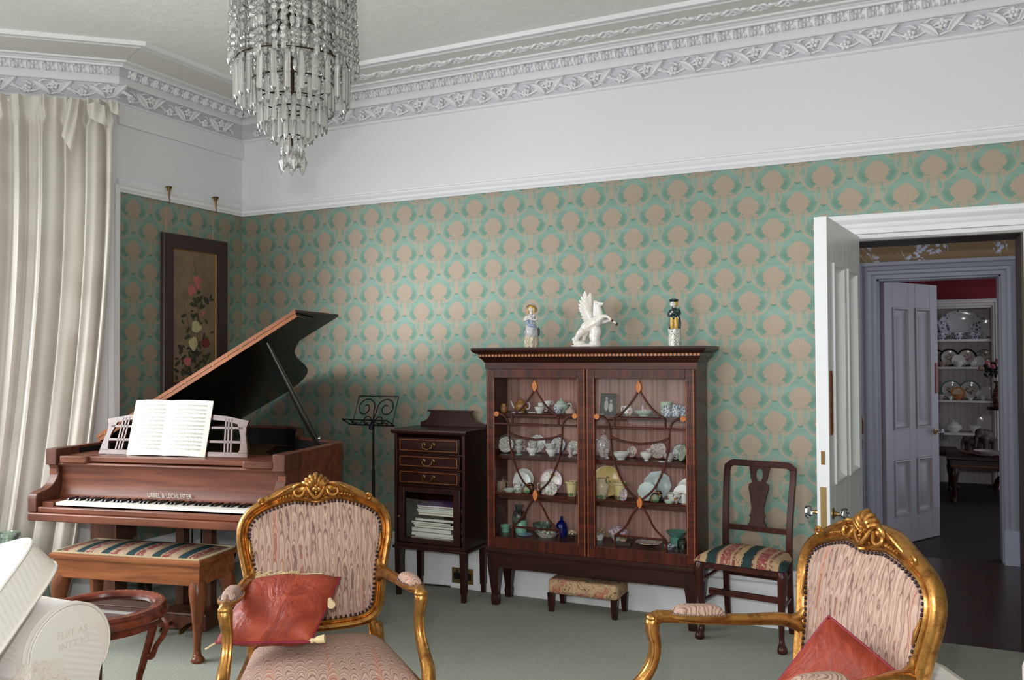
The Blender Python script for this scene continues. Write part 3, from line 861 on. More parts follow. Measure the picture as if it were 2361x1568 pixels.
# ================================================================ MUSIC STAND
st = thing('music_stand', 'black wrought iron music stand with scrolled desk by the green wall', 'music stand', (1.265, -.13, 0), 0)
mb = MB()
mb.tube([(0, 0, .42), (0, 0, 1.06)], .008, 8); mb.tube([(0, 0, .02), (0, 0, .75)], .011, 8)
mb.build('pole', M_iron, st)
for k in range(3):
    a = 2*PI*k/3-1.2
    MB().tube(cr([(0, 0, .2), (.05*cos(a), .05*sin(a), .19), (.09*cos(a), .09*sin(a), .08), (.12*cos(a), .12*sin(a), .012)], 5), .007, 6).build('leg', M_iron, st)
de = bpy.data.objects.new('desk', None); COL.objects.link(de); de.parent = st; de.location = (-.01, 0, 1.045); de.rotation_euler = (rad(-22), 0, rad(-2)); de.empty_display_size = .03
w = .163
fr = [(-w, 0, .0), (w, 0, .0), (w, 0, .205), (-w, 0, .205)]
MB().tube(fr, .0042, 6, closed=True).build('desk_frame', M_iron, de)
def spiral(c, r0, r1, a0, a1, n=28):
    return [(c[0]+lerp(r0, r1, k/n)*cos(lerp(a0, a1, k/n)), 0, c[1]+lerp(r0, r1, k/n)*sin(lerp(a0, a1, k/n))) for k in range(n+1)]
mb = MB()
for s in (-1, 1):
    big = [(0, 0, 0), (.002*s, 0, .05), (.012*s, 0, .1)]+[(s*x, y, z) for x, y, z in spiral((.085, .12), .074, .018, PI*.98, -PI*1.62)]
    mb.tube(cr(big, 2), .0038, 6)
    sm = [(.004*s, 0, .0), (.014*s, 0, .03)]+[(s*x, y, z) for x, y, z in spiral((.05, .03), .032, .02, PI*.85, -PI*.75, 16)]
    mb.tube(cr(sm, 2), .0034, 6)
mb.build('desk_scrolls', M_iron, de)
mb = MB(); mb.tube([(-w-.02, -.002, .0), (w+.02, -.002, .0), (w+.005, -.075, .012), (-w-.035, -.075, .012)], .0045, 6, closed=True)
for s in (-1, 1):
    mb.tube([(s*x, -.006-z*.8, .004) for x, y, z in spiral((.12, .035), .03, .012, -PI*.5, PI*1.2, 16)], .003, 6)
    mb.tube(cr([(s*.14, -.07, .01), (s*.09, -.02, .004), (s*.04, -.06, .008), (s*.015, -.03, .005)], 5), .003, 6)
mb.build('ledge', M_iron, de)
MB().lathe([(.014, -.03), (.018, -.01), (.014, .01)], n=10).build('clamp', M_iron, de)

# ================================================================ MUSIC CABINET
mc = thing('music_cabinet', 'narrow dark mahogany music cabinet with three drawers and a glazed door', 'cabinet', (1.81, -.165, 0), 0)
hw, yf, yb = .253, -.155, .145
mb = MB()
mb.box(-hw, -hw+.02, yf, yb, .31, 1.02); mb.box(hw-.02, hw, yf, yb, .31, 1.02); mb.box(-hw+.02, hw-.02, yb-.012, yb-.001, .31, 1.02)
mb.box(-hw+.02, hw-.02, yf+.001, yb-.012, .312, .335); mb.box(-hw+.01, hw-.01, yf+.02, yb, .685, .7)
for z in (.895, .8): mb.box(-hw+.015, hw-.015, yf+.004, yb, z-.006, z+.006)
mb.box(-hw+.01, hw-.01, yf+.04, yb, .50, .51)
mb.build('carcass', M_darkmahog, mc, bevel=.0015)
mb = MB(); tp = [(-hw-.018, yf-.018), (hw+.018, yf-.018), (hw+.018, yb), (-hw-.018, yb)]
mb.rings([[(x*k, y*k, z) for x, y in tp] for k, z in ((.96, 1.018), (.985, 1.024), (1, 1.034), (.99, 1.044), (.97, 1.047))])
mb.build('top', M_darkmahogx, mc)
gal = [(-.205, 1.047), (-.205, 1.072)]+cr([(-.19, 1.075), (-.16, 1.09), (-.14, 1.12), (-.135, 1.143)], 4)+[(.135, 1.143)]+cr([(.14, 1.12), (.16, 1.09), (.19, 1.075), (.235, 1.065)], 4)+[(.235, 1.047)]
mb = MB(); mb.prism([(x*1.1+.0, z) for x, z in gal], yb-.03, yb-.012); mb.box(-.162, .162, yb-.045, yb-.004, 1.143, 1.152)
mb.build('gallery_back', M_darkmahogx, mc, bevel=.0015)
mb = MB(); mb.box(-hw-.012, hw+.012, yf-.012, yb, .298, .314); mb.build('base_moulding', M_darkmahogx, mc, bevel=.004)
for z0, z1 in ((.903, .995), (.808, .888), (.706, .793)):
    dr = MB().box(-hw+.03, hw-.034, yf-.004, yf+.02, z0, z1).build('drawer', M_darkmahogx, mc, bevel=.002)
    m = MB(); zz = (z0+z1)/2
    for a, b, c, d in ((-hw+.045, hw-.05, z1-.013, z1-.011), (-hw+.045, hw-.05, z0+.011, z0+.013), (-hw+.045, -hw+.047, z0+.011, z1-.011), (hw-.052, hw-.05, z0+.011, z1-.011)):
        m.box(a, b, yf-.0048, yf-.0035, c, d)
    m.build('inlay_line', M_inlay, dr)
    m = MB()
    for s in (-1, 1): m.lathe([(.0125, 0), (.0125, .003), (.006, .006), (.006, .014), (.003, .018)], n=12); m.xf(Matrix.Translation((s*.034, yf-.004, zz+.006)) @ Matrix.Rotation(PI/2, 4, 'X'), len(m.v)-60)
    m.tube(cr([(-.034, yf-.02, zz+.006), (-.03, yf-.024, zz-.012), (0, yf-.026, zz-.022), (.03, yf-.024, zz-.012), (.034, yf-.02, zz+.006)], 5), .0028, 6)
    m.build('handle', M_oldbrass, dr)
dd = MB()
for a, b, c, e in ((-hw+.03, -hw+.074, .34, .686), (hw-.08, hw-.034, .34, .686), (-hw+.074, hw-.08, .34, .368), (-hw+.074, hw-.08, .652, .686)): dd.box(a, b, yf-.004, yf+.018, c, e)
dd = dd.build('door', M_darkmahog, mc, bevel=.003)
MB().box(-hw+.074, hw-.08, yf+.008, yf+.011, .368, .652).build('door_glass', M_glass, dd)
MB().lathe([(.008, 0), (.011, .012), (.007, .02)], n=10).xf(Matrix.Translation((-hw+.044, yf-.004, .5)) @ Matrix.Rotation(PI/2, 4, 'X')).build('knob', M_oldbrass, dd)
for x in (-hw+.02, hw-.02):
    for y in (yf+.02, yb-.02):
        m = MB(); m.rings([[(x-r, y-r, z), (x+r, y-r, z), (x+r, y+r, z), (x-r, y+r, z)] for r, z in ((.013, 0), (.013, .05), (.017, .055), (.02, .31))])
        m.build('leg', M_darkmahog, mc)
cols = [('purple', S(120, 60, 130)), ('crimson', S(150, 30, 60)), ('pale green', S(170, 190, 170)), ('white', S(220, 216, 210)), ('buff', S(190, 160, 120)), ('cream', S(214, 204, 180))]
def sheets(name, label, n_i, x, y, z, w_, d_, h, c, rz=0, grp=None):
    m = MB(); m.cur = 0; m.box(-w_/2, w_/2, -d_/2, d_/2, 0, h)
    m.cur = 1; m.box(-w_/2+.002, w_/2-.002, -d_/2-.0008, -d_/2+.01, h*.15, h*.85)
    o = m.build('music_book', [plain('cover_'+name, c, .6), M_page], None, (x, y, z), (0, 0, rz))
    return tag(o, label, 'book', 'sheet music in the glazed music cabinet')
z = .5101
for i, (nm, c, h) in enumerate((('buff', S(186, 150, 110), .014), ('white', S(226, 224, 220), .012), ('pale green', S(168, 196, 176), .011), ('teal', S(60, 150, 150), .005), ('crimson', S(150, 26, 70), .006), ('lilac', S(150, 110, 170), .01))):
    sheets(nm, '%s sheet music album, number %s from the bottom of the upper cabinet stack' % (nm, ('one', 'two', 'three', 'four', 'five', 'six')[i]), i, 1.845-.006*(i % 3), -.19+.004*(i % 2), z, .26, .2, h, c, .02*(i % 3)); z += h+.0004
z = .3352
for i, (nm, c, h) in enumerate((('cream', S(200, 186, 160), .034), ('dark brown', S(60, 44, 36), .012), ('white', S(228, 228, 226), .018), ('grey', S(130, 130, 128), .03), ('tan', S(170, 140, 108), .014), ('ivory', S(220, 214, 196), .01), ('black', S(34, 30, 28), .014), ('brown leather', S(96, 66, 46), .02))):
    sheets(nm+'2', '%s music volume, number %s from the bottom of the lower cabinet stack' % (nm, ('one', 'two', 'three', 'four', 'five', 'six', 'seven', 'eight')[i]), i, 1.82+.012*((i*2) % 3-1)-.01*(i == 2), -.19+.006*(i % 2), z, .29, .2, h, c, .03*((i % 3)-1)); z += h+.0004

# wall socket, cable
so = thing('wall_socket', 'brass double wall socket on the white skirting under the music cabinet', 'socket', (1.885, -.0245, .083), 0)
mb = MB().box(-.078, .078, -.006, 0, -.05, .05); mb.build('face_plate', M_brass, so, bevel=.002)
for s in (-1, 1):
    m = MB(); m.box(s*.038-.026, s*.038+.026, -.0075, -.006, -.024, .02)
    m.box(s*.038-.006, s*.038+.006, -.012, -.0075, .022, .038); m.build('outlet', M_black, so)
cb = MB().tube(cr([(1.52, -.03, .27), (1.5, -.05, .285), (1.47, -.06, .26), (1.46, -.06, .15), (1.47, -.07, .02), (1.5, -.1, .008), (1.56, -.08, .008), (1.68, -.05, .008), (1.8, -.04, .008)], 5), .006, 6).build('power_cable', M_black)
tag(cb, 'black power cable looping down the skirting left of the music cabinet', 'cable')

# ================================================================ FRAMED ROSE PAINTING
pic = thing('framed_painting', 'tall oil painting of roses in a wide dark wooden frame', 'painting', (.0, -.467, 1.24), PI/2)
# local x along the wall (towards the corner), local y into the wall, z up
PWd, PHt = .592, 1.105
mb = MB(); fp = [(0, 0), (0, -.018), (.008, -.03), (.03, -.028), (.085, -.016), (.096, -.018), (.1, 0)]
def frame_ring(mb, w_, h_, prof, x0=0, z0=0):
    R = []
    for cx, cz, ex, ez in ((-w_/2, 0, 1, 1), (w_/2, 0, -1, 1), (w_/2, h_, -1, -1), (-w_/2, h_, 1, -1)):
        R.append([(x0+cx+ex*a, d, z0+cz+ez*a) for a, d in prof])
    mb.rings(R, closed=True)
frame_ring(mb, PWd, PHt, fp)
mb.build('frame', plain('dark_frame', S(52, 32, 32), .35, var=.15), pic)
mb = MB(); frame_ring(mb, PWd-.194, PHt-.194, [(0, 0), (0, -.012), (.004, -.013), (.008, -.008), (.008, 0)], 0, .097); mb.build('gilt_slip', plain('dull_gilt_slip', S(140, 100, 56), .5, metal=.4), pic)
g = G('painted_ground'); x_, y_, z_ = g.xyz(); nn = g.noise(6, 4, .6)
c = g.mix(nn.ss(.3, .7), S(104, 88, 68), S(124, 106, 82))
c = g.mix(z_.ss(.5, .1)*x_.ss(-.15, .15)*.8, c, S(74, 74, 40))
M_pground = g.fin(c, .6)
MB().box(-.195, .195, -.008, -.002, .1, 1.005).build('canvas', M_pground, pic)
def paint(name, col, blobs, dy):
    m = MB()
    for x, z, r in blobs:
        for k in range(7):
            a = k*2.4+x*40; q = r*(.25+.1*k)*.9
            m.ball((x+q*.55*cos(a), -.0086-dy-.0003*k, z+q*.55*sin(a)), (r*.42, .0012, r*.34), 8, 4, (0, a, 0))
    m.build(name, col, pic)
def leaves(name, col, L, dy):
    m = MB()
    for x, z, a, r in L:
        m.ball((x, -.0086-dy, z), (r, .0008, r*.45), 8, 4, (0, a, 0))
    m.build(name, col, pic)
random.seed(3)
LL = [(random.gauss(.03, .07), random.uniform(.13, .75), random.uniform(0, 3), random.uniform(.014, .034)) for k in range(60)]
LL += [(random.gauss(-.02, .1), random.uniform(.11, .36), random.uniform(0, 3), random.uniform(.016, .034)) for k in range(45)]
LL = [(min(max(x, -.165), .16), z, a, r) for x, z, a, r in LL]
leaves('painted_leaves', plain('painted_green', S(56, 56, 36), .7, var=.2), LL[::2], 0)
leaves('painted_dark_leaves', plain('painted_dark_green', S(44, 44, 32), .7, var=.2), LL[1::2], .0002)
m = MB()
for p in ([(.0, .3), (.03, .5), (.02, .7), (.01, .85), (-.02, .95)], [(-.02, .4), (-.08, .55), (-.1, .63)], [(.03, .6), (.08, .72)]):
    m.tube(cr([(x, -.0088, z) for x, z in p], 4), .0025, 5, sq=.3)
m.build('painted_stems', plain('painted_stem', S(80, 80, 50), .7), pic)
paint('painted_pink_roses', plain('painted_pink', S(180, 100, 94), .6, var=.3), [(.02, .80, .055), (-.035, .73, .055), (.03, .755, .03), (-.03, .93, .014), (-.07, .24, .05), (.075, .58, .022), (.04, .56, .016)], .0006)
paint('painted_cream_roses', plain('painted_cream', S(180, 170, 130), .6, var=.2), [(.01, .475, .066), (-.02, .36, .066)], .001)
paint('painted_red_rose', plain('painted_red', S(112, 30, 40), .6, var=.3), [(.095, .37, .056)], .0008)
# brass picture hooks with their wires
for yy, lab in ((-.737, 'left'), (-.315, 'right')):
    hk = thing('picture_hook', 'brass trumpet picture hook on the rail, %s' % ('the one nearer the curtain' if lab == 'left' else 'the one nearer the room corner'), 'hook', (.03, yy, 2.6), 0, 'brass picture hooks on the rail')
    m = MB(); m.lathe([(.004, -.03), (.006, -.01), (.008, .015), (.014, .035), (.022, .048), (.02, .05), (.004, .04)], (.02, 0, 0), 14)
    m.tube(cr([(.008, 0, .03), (-.002, 0, .048), (-.018, 0, .046)], 4), .004, 6)
    m.tube(cr([(.02, 0, -.02), (.026, 0, -.045), (.02, 0, -.062), (.01, 0, -.052)], 4), .003, 6)
    m.build('hook_body', M_oldbrass, hk)
    m = MB(); m.tube([(.018, 0, -.06), (-.005, 0, -.1), (-.012, 0, -.25)], .0012, 4); m.build('wire', M_oldbrass, hk)
# ================================================================ CHINA CABINET
cc = thing('china_cabinet', 'large mahogany display cabinet with two astragal glazed doors full of china', 'cabinet', (2.833, -.15, 0), 0)
hw, yf, yb = .64, -.13, .13         # carcass half width, front, back
def cband(name, axis):
    g = G(name); k = {'x': (1.5, 10, 16), 'z': (16, 10, 1.5)}[axis]
    n = g.noise(1.8, 5, .65, .5, g.scl(k)); b = g.noise(3.2, 2, .5, 0, g.scl({'x': (.4, 1, 9), 'z': (9, 1, .4)}[axis]))
    c = g.mix(n.ss(.3, .7), S(52, 18, 10), S(90, 35, 21))
    c = g.mix(b.ss(.52, .7)*.6, c, S(38, 15, 11))
    return g.fin(c, .32, spec=.32, coat=.04)
M_cbx, M_cbz = cband('crossband_mahogany', 'x'), cband('crossband_mahogany_upright', 'z')
mb = MB()
mb.box(-hw, -hw+.02, yf, yb, .33, 1.46); mb.box(hw-.02, hw, yf, yb, .33, 1.46)
mb.box(-hw+.02, hw-.02, yf+.001, yb-.001, .395, .42); mb.box(-hw+.02, hw-.02, yf+.001, yb-.001, 1.395, 1.459)
mb.box(-.012, .012, yf+.03, yf+.07, .42, 1.4)
mb.build('carcass', M_mahog, cc, bevel=.002)
g = G('pink_striped_lining'); x_, y_, z_ = g.xyz(); nn = g.noise(60, 3, .6, 0, g.scl((1, 1, .02)))
M_lining = g.fin(g.mix(nn.ss(.35, .68), S(150, 108, 98), S(186, 144, 134)), .8)
MB().box(-hw+.02, hw-.02, yb-.008, yb-.002, .42, 1.395).build('back_lining', M_lining, cc)
for z in (1.157, .904, .664): MB().box(-hw+.02, hw-.02, yf+.04, yb-.008, z-.022, z).build('shelf', M_mahogx, cc, bevel=.002)
# cornice with dentil inlay
mb = MB()
CP = [(.003, 1.44), (.0035, 1.462), (.01, 1.466), (.014, 1.476), (.03, 1.492), (.036, 1.498), (.036, 1.513), (.05, 1.518), (.066, 1.53), (.07, 1.54), (.07, 1.55), (.06, 1.553)]
R = []
for p, z in CP: R.append([(-hw-p, yf-p, z), (hw+p, yf-p, z), (hw+p, yb, z), (-hw-p, yb, z)])
mb.rings(R); mb.build('cornice', M_darkmahogx, cc)
mb = MB(); n = 62
for k in range(n):
    x = lerp(-hw-.034, hw+.034, (k+.5)/n); mb.box(x-.006, x+.006, yf-.0385, yf-.035, 1.499, 1.512)
mb.build('dentil_inlay', M_inlay, cc)
MB().box(-hw-.005, hw+.005, yf-.005, yf+.01, 1.4255, 1.4605).build('frieze_band', M_cbx, cc)
# stand
mb = MB(); bm_ = [(-hw-.006, yf-.006), (hw+.006, yf-.006), (hw+.006, yb), (-hw-.006, yb)]
mb.rings([[(x*k, y*k, z) for x, y in bm_] for k, z in ((.992, .318), (1.01, .325), (1.01, .335), (1.0, .35))])
mb.build('base_moulding', M_darkmahogx, cc)
MB().box(-hw+.004, hw-.004, yf+.002, yb, .232, .32).build('stand_apron', M_darkmahogx, cc, bevel=.002)
for sx in (-1, 1):
    for yy in (yf+.038, yb-.036):
        x = sx*(hw-.04); m = MB()
        m.rings([[(x-r, yy-r, z), (x+r, yy-r, z), (x+r, yy+r, z), (x-r, yy+r, z)] for r, z in ((.019, 0), (.023, .05), (.0205, .056), (.0215, .062), (.019, .064), (.0378, .245), (.0378, .317))])
        m.build('leg', M_darkmahog, cc)
# glazed doors with astragals
def gdoor(sx, x0, x1):
    d = bpy.data.objects.new('door', None); COL.objects.link(d); d.parent = cc; d.empty_display_size = .05
    w_ = x1-x0; z0, z1 = .352, 1.424; fx, fz0, fz1 = .052, .066, .052
    f0, f1 = yf-.012, yf+.012
    for a, b in ((x0, x0+fx), (x1-fx, x1)): MB().box(a, b, f0, f1, z0, z1).build('stile', M_cbx, d, bevel=.002)
    for a, b in ((z0, z0+fz0), (z1-fz1, z1)): MB().box(x0+fx, x1-fx, f0, f1, a, b).build('rail', M_cbz, d, bevel=.002)
    for a, b, c, e in ((x0+fx-.006, x0+fx-.004, z0+fz0, z1-fz1), (x1-fx+.004, x1-fx+.006, z0+fz0, z1-fz1), (x0+.008, x0+.01, z0, z1), (x1-.01, x1-.008, z0, z1)): MB().box(a, b, f0-.0006, f0+.001, c, e).build('stringing_line', M_inlay, d)
    gx0, gx1, gz0, gz1 = x0+fx, x1-fx, z0+fz0, z1-fz1
    MB().add([(gx0, yf+.002, gz0), (gx1, yf+.002, gz0), (gx1, yf+.002, gz1), (gx0, yf+.002, gz1)], [(0, 1, 2, 3)]).build('door_glass', M_glass, d)
    cx = (gx0+gx1)/2; H = (gx1-gx0)/2
    m = MB(); Yb = yf-.006
    def bar(pts, n=6): m.tube([(cx+a*H, Yb, b) for a, b in cr(pts, n)], .0062, 6)
    for s in (-1, 1):
        bar([(0, 1.31), (s*.16, 1.245), (s*.34, 1.19), (s*.55, 1.15)])                       # top pointed arch
        bar([(s*.93, 1.155), (s*.8, 1.15), (s*.7, 1.125), (s*.65, 1.085), (s*.645, 1.045), (s*.61, .96), (s*.5, .86), (s*.3, .76), (0, .69)])
        bar([(0, .675), (s*.16, .62), (s*.32, .545), (s*.56, .487)])
        bar([(s*.56, 1.15), (s*.56, 1.1)], 1); bar([(s*.56, .487), (s*.56, .42)], 1)
        bar([(s*.645, 1.045), (s*.4, 1.022), (0, 1.008)])
    bar([(-.56, 1.15), (.56, 1.15)], 1); bar([(-1, 1.097), (1, 1.097)], 1); bar([(-1, .681), (1, .681)], 1); bar([(-.56, .487), (.56, .487)], 1)
    m.build('astragal', M_mahogx, d)
    for zc in (1.325, .683):
        m = MB(); R = []
        m.rings([[(cx, yf-.016, zc-.034), (cx+.012, yf-.016, zc-.016), (cx+.0155, yf-.016, zc), (cx+.012, yf-.016, zc+.016), (cx, yf-.016, zc+.034), (cx-.012, yf-.016, zc+.016), (cx-.0155, yf-.016, zc), (cx-.012, yf-.016, zc-.016)],
                 [(cx, yf, zc-.036), (cx+.013, yf, zc-.016), (cx+.0165, yf, zc), (cx+.013, yf, zc+.016), (cx, yf, zc+.036), (cx-.013, yf, zc+.016), (cx-.0165, yf, zc), (cx-.013, yf, zc-.016)]])
        m.build('lozenge_inlay', M_inlay, d)
    for s in (-1, 1):
        m = MB(); m.lathe([(.0155, 0), (.0155, .014)], n=16); m.xf(Matrix.Translation((cx+s*H*.95, yf-.0, 1.155)) @ Matrix.Rotation(PI/2, 4, 'X'))
        m.build('roundel_inlay', M_inlay, d)
    if sx > 0:
        m = MB(); m.lathe([(.004, 0), (.004, .002)], (0, 0, 0), 8); m.box(-.0015, .0015, -.012, 0, 0, .002); m.xf(Matrix.Translation((x0+.015, f0, .885)) @ Matrix.Rotation(PI/2, 4, 'X'))
        m.build('keyhole', M_black, d)
    return d
gdoor(-1, -.632, .003); gdoor(1, .006, .634)

# ---------------------------------------------------------------- porcelain
def por(name, base, spots=(), scale=120, dens=.4, rough=.12):
    g = G(name); c = base
    if spots:
        v = g.voro(scale); vc = g.voro(scale, out='Color'); n = g.noise(scale*.35, 2, .5)
        h = X(g, g.t.nodes.new('ShaderNodeSeparateColor').outputs[0]); g.t.links.new(vc, h.k.node.inputs[0])
        st = [(k/len(spots), s) for k, s in enumerate(spots)]
        c = g.mix(v.ss(.55, .35)*n.ss(.56-dens*.3, .6-dens*.3)*.9, c, g.ramp(h, st, 'CONSTANT'))
    return g.fin(c, rough, spec=.6)
def platemat(name, base, rim, r, rw=.14, spots=(), centre=None, scale=190, dens=.35, rimspots=None):
    g = G(name); x_, y_, z_ = g.xyz(); rr = (x_*x_+y_*y_).sqrt()/r
    c = base
    if spots:
        v = g.voro(scale); vc = g.voro(scale, out='Color'); n = g.noise(scale*.3, 2)
        h = X(g, g.t.nodes.new('ShaderNodeSeparateColor').outputs[0]); g.t.links.new(vc, h.k.node.inputs[0])
        f = v.ss(.55, .35)*n.ss(.56-dens*.3, .58-dens*.3)
        if centre is not None: f = f*rr.lt(centre)
        if rimspots is not None: f = f*rr.gt(rimspots)
        c = g.mix(f*.9, c, g.ramp(h, [(k/len(spots), s) for k, s in enumerate(spots)], 'CONSTANT'))
    c = g.mix(rr.gt(1-rw), c, rim)
    return g.fin(c, .12, spec=.6)
WHT, IVO, CEL = S(236, 236, 232), S(226, 216, 196), S(206, 222, 208)
GLD, NAVY, GRN, RED_, PNK, VIO, YEL, BRN = S(190, 134, 62), S(40, 48, 96), S(70, 130, 84), S(176, 60, 56), S(214, 130, 150), S(130, 90, 150), S(226, 190, 90), S(110, 72, 52)
FLOR = (S(60, 90, 70), S(150, 70, 80), S(60, 66, 100), S(110, 90, 70), S(150, 110, 130))
P_flor = por('floral_porcelain', S(222, 228, 220), FLOR, 240, 1.0)
P_flor2 = por('red_floral_porcelain', S(226, 222, 216), (RED_, S(120, 80, 110), S(190, 120, 110), NAVY), 230, .9)
P_white = por('white_porcelain', WHT); P_cel = por('celadon_porcelain', CEL)
P_ivspot = por('white_flowered_porcelain', WHT, (S(200, 120, 60), GRN, PNK), 60, .25)
P_blue = por('blue_white_china', S(216, 222, 232), (NAVY, S(50, 66, 130)), 90, 1.2)
P_tan = por('tan_lustre', S(176, 124, 74)); P_teal = por('teal_glaze', S(90, 140, 128)); P_jade = por('jade_glaze', S(130, 186, 160))
P_yel = por('yellow_majolica', S(232, 214, 160), (GRN, S(150, 60, 70), S(120, 90, 140)), 34, .3)
P_cream = por('cream_majolica', S(222, 204, 170), (GRN, S(150, 90, 90)), 30, .22)
P_navy = por('navy_gilt_china', S(26, 28, 52), (GLD,), 160, .5); P_dark = por('dark_glaze', S(44, 52, 46)); P_brown = por('brown_stone', S(52, 40, 36), (), rough=.4)
P_pink = por('pink_shell', S(226, 190, 180)); P_gilt = plain('gilt_line', S(200, 150, 84), .25, metal=.8)
P_posy = por('posy_flowers', S(208, 186, 204), (VIO, PNK, YEL, S(110, 140, 190), S(230, 220, 220)), 110, 1.5, .4)
P_leafy = por('posy_leaves', S(120, 156, 104), (GRN, YEL, PNK), 120, .9, .4)
M_cobalt = G('cobalt_glass').fin((.005, .02, .35, 1), .05, spec=.7, trans=.75)
M_paleglass = glassy('pale_glass', (.78, .84, .82, 1), 1.5, .06)
def item(name, mb, mats, label, cat, loc, rot=None, grp=None, parts=(), ang=38):
    o = mb.build(name, mats, None, loc, rot, ang=ang)
    tag(o, label, cat, grp)
    for pn, pm, pmat in parts: pm.build(pn, pmat, o)
    return o
def ear(r, z0, z1, out, a=0, th=.0028, n=5):
    p = [(r, 0, z1), (r+out*.7, 0, z1+.004), (r+out, 0, (z0+z1)/2+.002), (r+out*.6, 0, z0), (r, 0, z0+.002)]
    return MB().tube([tuple(Matrix.Rotation(a, 3, 'Z') @ Vector(q)) for q in cr(p, n)], th, 6)
def plate_mb(r, deep=.14, n=32, sx=1):
    return MB().lathe([(.0, .004), (r*.55, .004), (r*.62, .005), (r*.72, r*deep*.7), (r, r*deep), (r, r*deep+.0025), (r*.72, r*deep*.7+.004), (r*.6, .009), (0, .008)], n=n, sx=sx, caps=False)
def plate_up(label, x, z, r, mat, y=-.07, tilt=76, rz=0, sx=1, n=32, grp='china in the display cabinet'):
    o = item('plate', plate_mb(r, .14, n, sx), mat, label, 'plate', (x, y-r*.2, z+r*sin(rad(tilt))+.001), None, grp)
    o.rotation_euler = Euler((rad(tilt), 0, rad(rz)), 'XYZ'); return o
def plate_flat(label, x, z, r, mat, y=-.15, name='saucer', sx=1, grp='china in the display cabinet'):
    return item(name, plate_mb(r, .16, 24, sx), mat, label, name, (x, y, z-.0035), None, grp)
def cup(label, x, z, r, h, mat, y=-.15, a=0, handle=True, gilt=None, name='teacup', cat='cup', prof=None, grp='china in the display cabinet'):
    p = prof or [(.0, 0), (r*.5, 0), (r*.52, h*.08), (r*.5, h*.12), (r*.8, h*.4), (r*.95, h*.75), (r, h), (r*.96, h), (r*.9, h*.75), (r*.74, h*.42), (.0, h*.18)]
    parts = []
    if handle: parts.append(('handle', ear(r*.9, h*.3, h*.85, r*.55, a), mat))
    if gilt: parts.append(('gilt_rim', MB().tube([(r*cos(2*PI*k/24), r*sin(2*PI*k/24), h) for k in range(24)], .0013, 5, True), gilt))
    return item(name, MB().lathe(p, n=24, caps=False), mat, label, cat, (x, y, z), None, grp, parts)
def bowl(label, x, z, r, h, mat, y=-.16, name='bowl', inner=None, grp='china in the display cabinet', foot=.45):
    p = [(.0, 0), (r*foot, 0), (r*foot, h*.12), (r*.72, h*.4), (r*.92, h*.75), (r, h), (r*.97, h), (r*.87, h*.7), (r*.66, h*.4), (.0, h*.2)]
    return item(name, MB().lathe(p, n=28, caps=False), mat, label, name, (x, y, z), None, grp)
def pot(label, x, z, r, h, mat, y=-.14, lidmat=None, trim=None, a=0, name='teapot', cat='teapot', spout=True, handle=True, grp='china in the display cabinet'):
    mb = MB().lathe([(0, 0), (r*.55, 0), (r*.58, h*.04), (r*.9, h*.22), (r, h*.4), (r*.88, h*.58), (r*.6, h*.68), (r*.56, h*.7), (0, h*.7)], n=28, caps=False)
    parts = [('lid', MB().lathe([(r*.58, h*.69), (r*.56, h*.74), (r*.4, h*.82), (r*.14, h*.87), (r*.07, h*.89), (r*.13, h*.94), (r*.1, h*.985), (0, h)], n=20, caps=False), lidmat or mat)]
    if spout:
        s = [(-r*.8, 0, h*.25, r*.2), (-r*1.25, 0, h*.36, r*.14), (-r*1.45, 0, h*.58, r*.1), (-r*1.62, 0, h*.72, r*.085)]
        q = [(Matrix.Rotation(a, 3, 'Z') @ Vector(k[:3])).to_tuple()+(k[3],) for k in cr(s, 5)]
        parts.append(('spout', MB().tube([k[:3] for k in q], [k[3] for k in q], 8), trim or mat))
    if handle: parts.append(('handle', ear(r*.85, h*.2, h*.58, r*.6, a, r*.085), trim or mat))
    return item(name, mb, mat, label, cat, (x, y, z), None, grp, parts)
S1, S2, S3, S4 = 1.157, .904, .664, .42
GR = 'china in the display cabinet'
# top shelf, left door
cup('small tan lustre jar with a blue band, far left of the top cabinet shelf', 2.251, S1+.0005, .021, .052, P_tan, -.16, handle=False, gilt=None, name='lustre_jar', cat='jar', prof=[(0, 0), (.016, 0), (.021, .015), (.02, .03), (.015, .04), (.016, .052), (.013, .052), (0, .04)])
pot('tan lustre teapot with white spout and handle, left on the top cabinet shelf', 2.340, S1+.0005, .042, .09, P_tan, -.1, trim=P_white)
plate_flat('white saucer lying in front of the tan teapot', 2.355, S1, .04, P_white, -.175)
cup('straight white mug with orange flowers behind the top shelf cups', 2.465, S1+.0005, .022, .056, P_ivspot, -.07, a=.4, name='flowered_mug', cat='mug', prof=[(0, 0), (.02, 0), (.021, .056), (.019, .056), (.018, .006), (0, .006)])
plate_flat('plain white saucer under the flowered mug on the top cabinet shelf', 2.442, S1, .036, P_white, -.14)
cup('white teacup with a gold band left of the pale teapot', 2.500, S1+.0005, .032, .04, P_white, -.175, a=.5, gilt=P_gilt)
cup('white cup lying above the gold banded teacup, its handle up', 2.528, S1+.04, .026, .032, P_white, -.12, a=.9)
pot('pale celadon teapot with pointed lid on the top cabinet shelf', 2.602, S1+.0005, .045, .088, P_cel, -.085, trim=P_cel, a=.15, spout=False)
bowl('small bowl painted with a blue motif in front of the pale teapot', 2.619, S1+.0005, .032, .04, P_blue, -.175)
o = item('shell_ornament', MB().lathe([(0, 0), (.03, .002), (.034, .012), (.022, .024), (.012, .036), (0, .044)], n=14, wob=lambda t, z: .12*sin(t*14*PI)), P_pink, 'pink shell ornament at the right end of the left door top shelf', 'shell', (2.689, -.15, S1+.0005), None, GR)
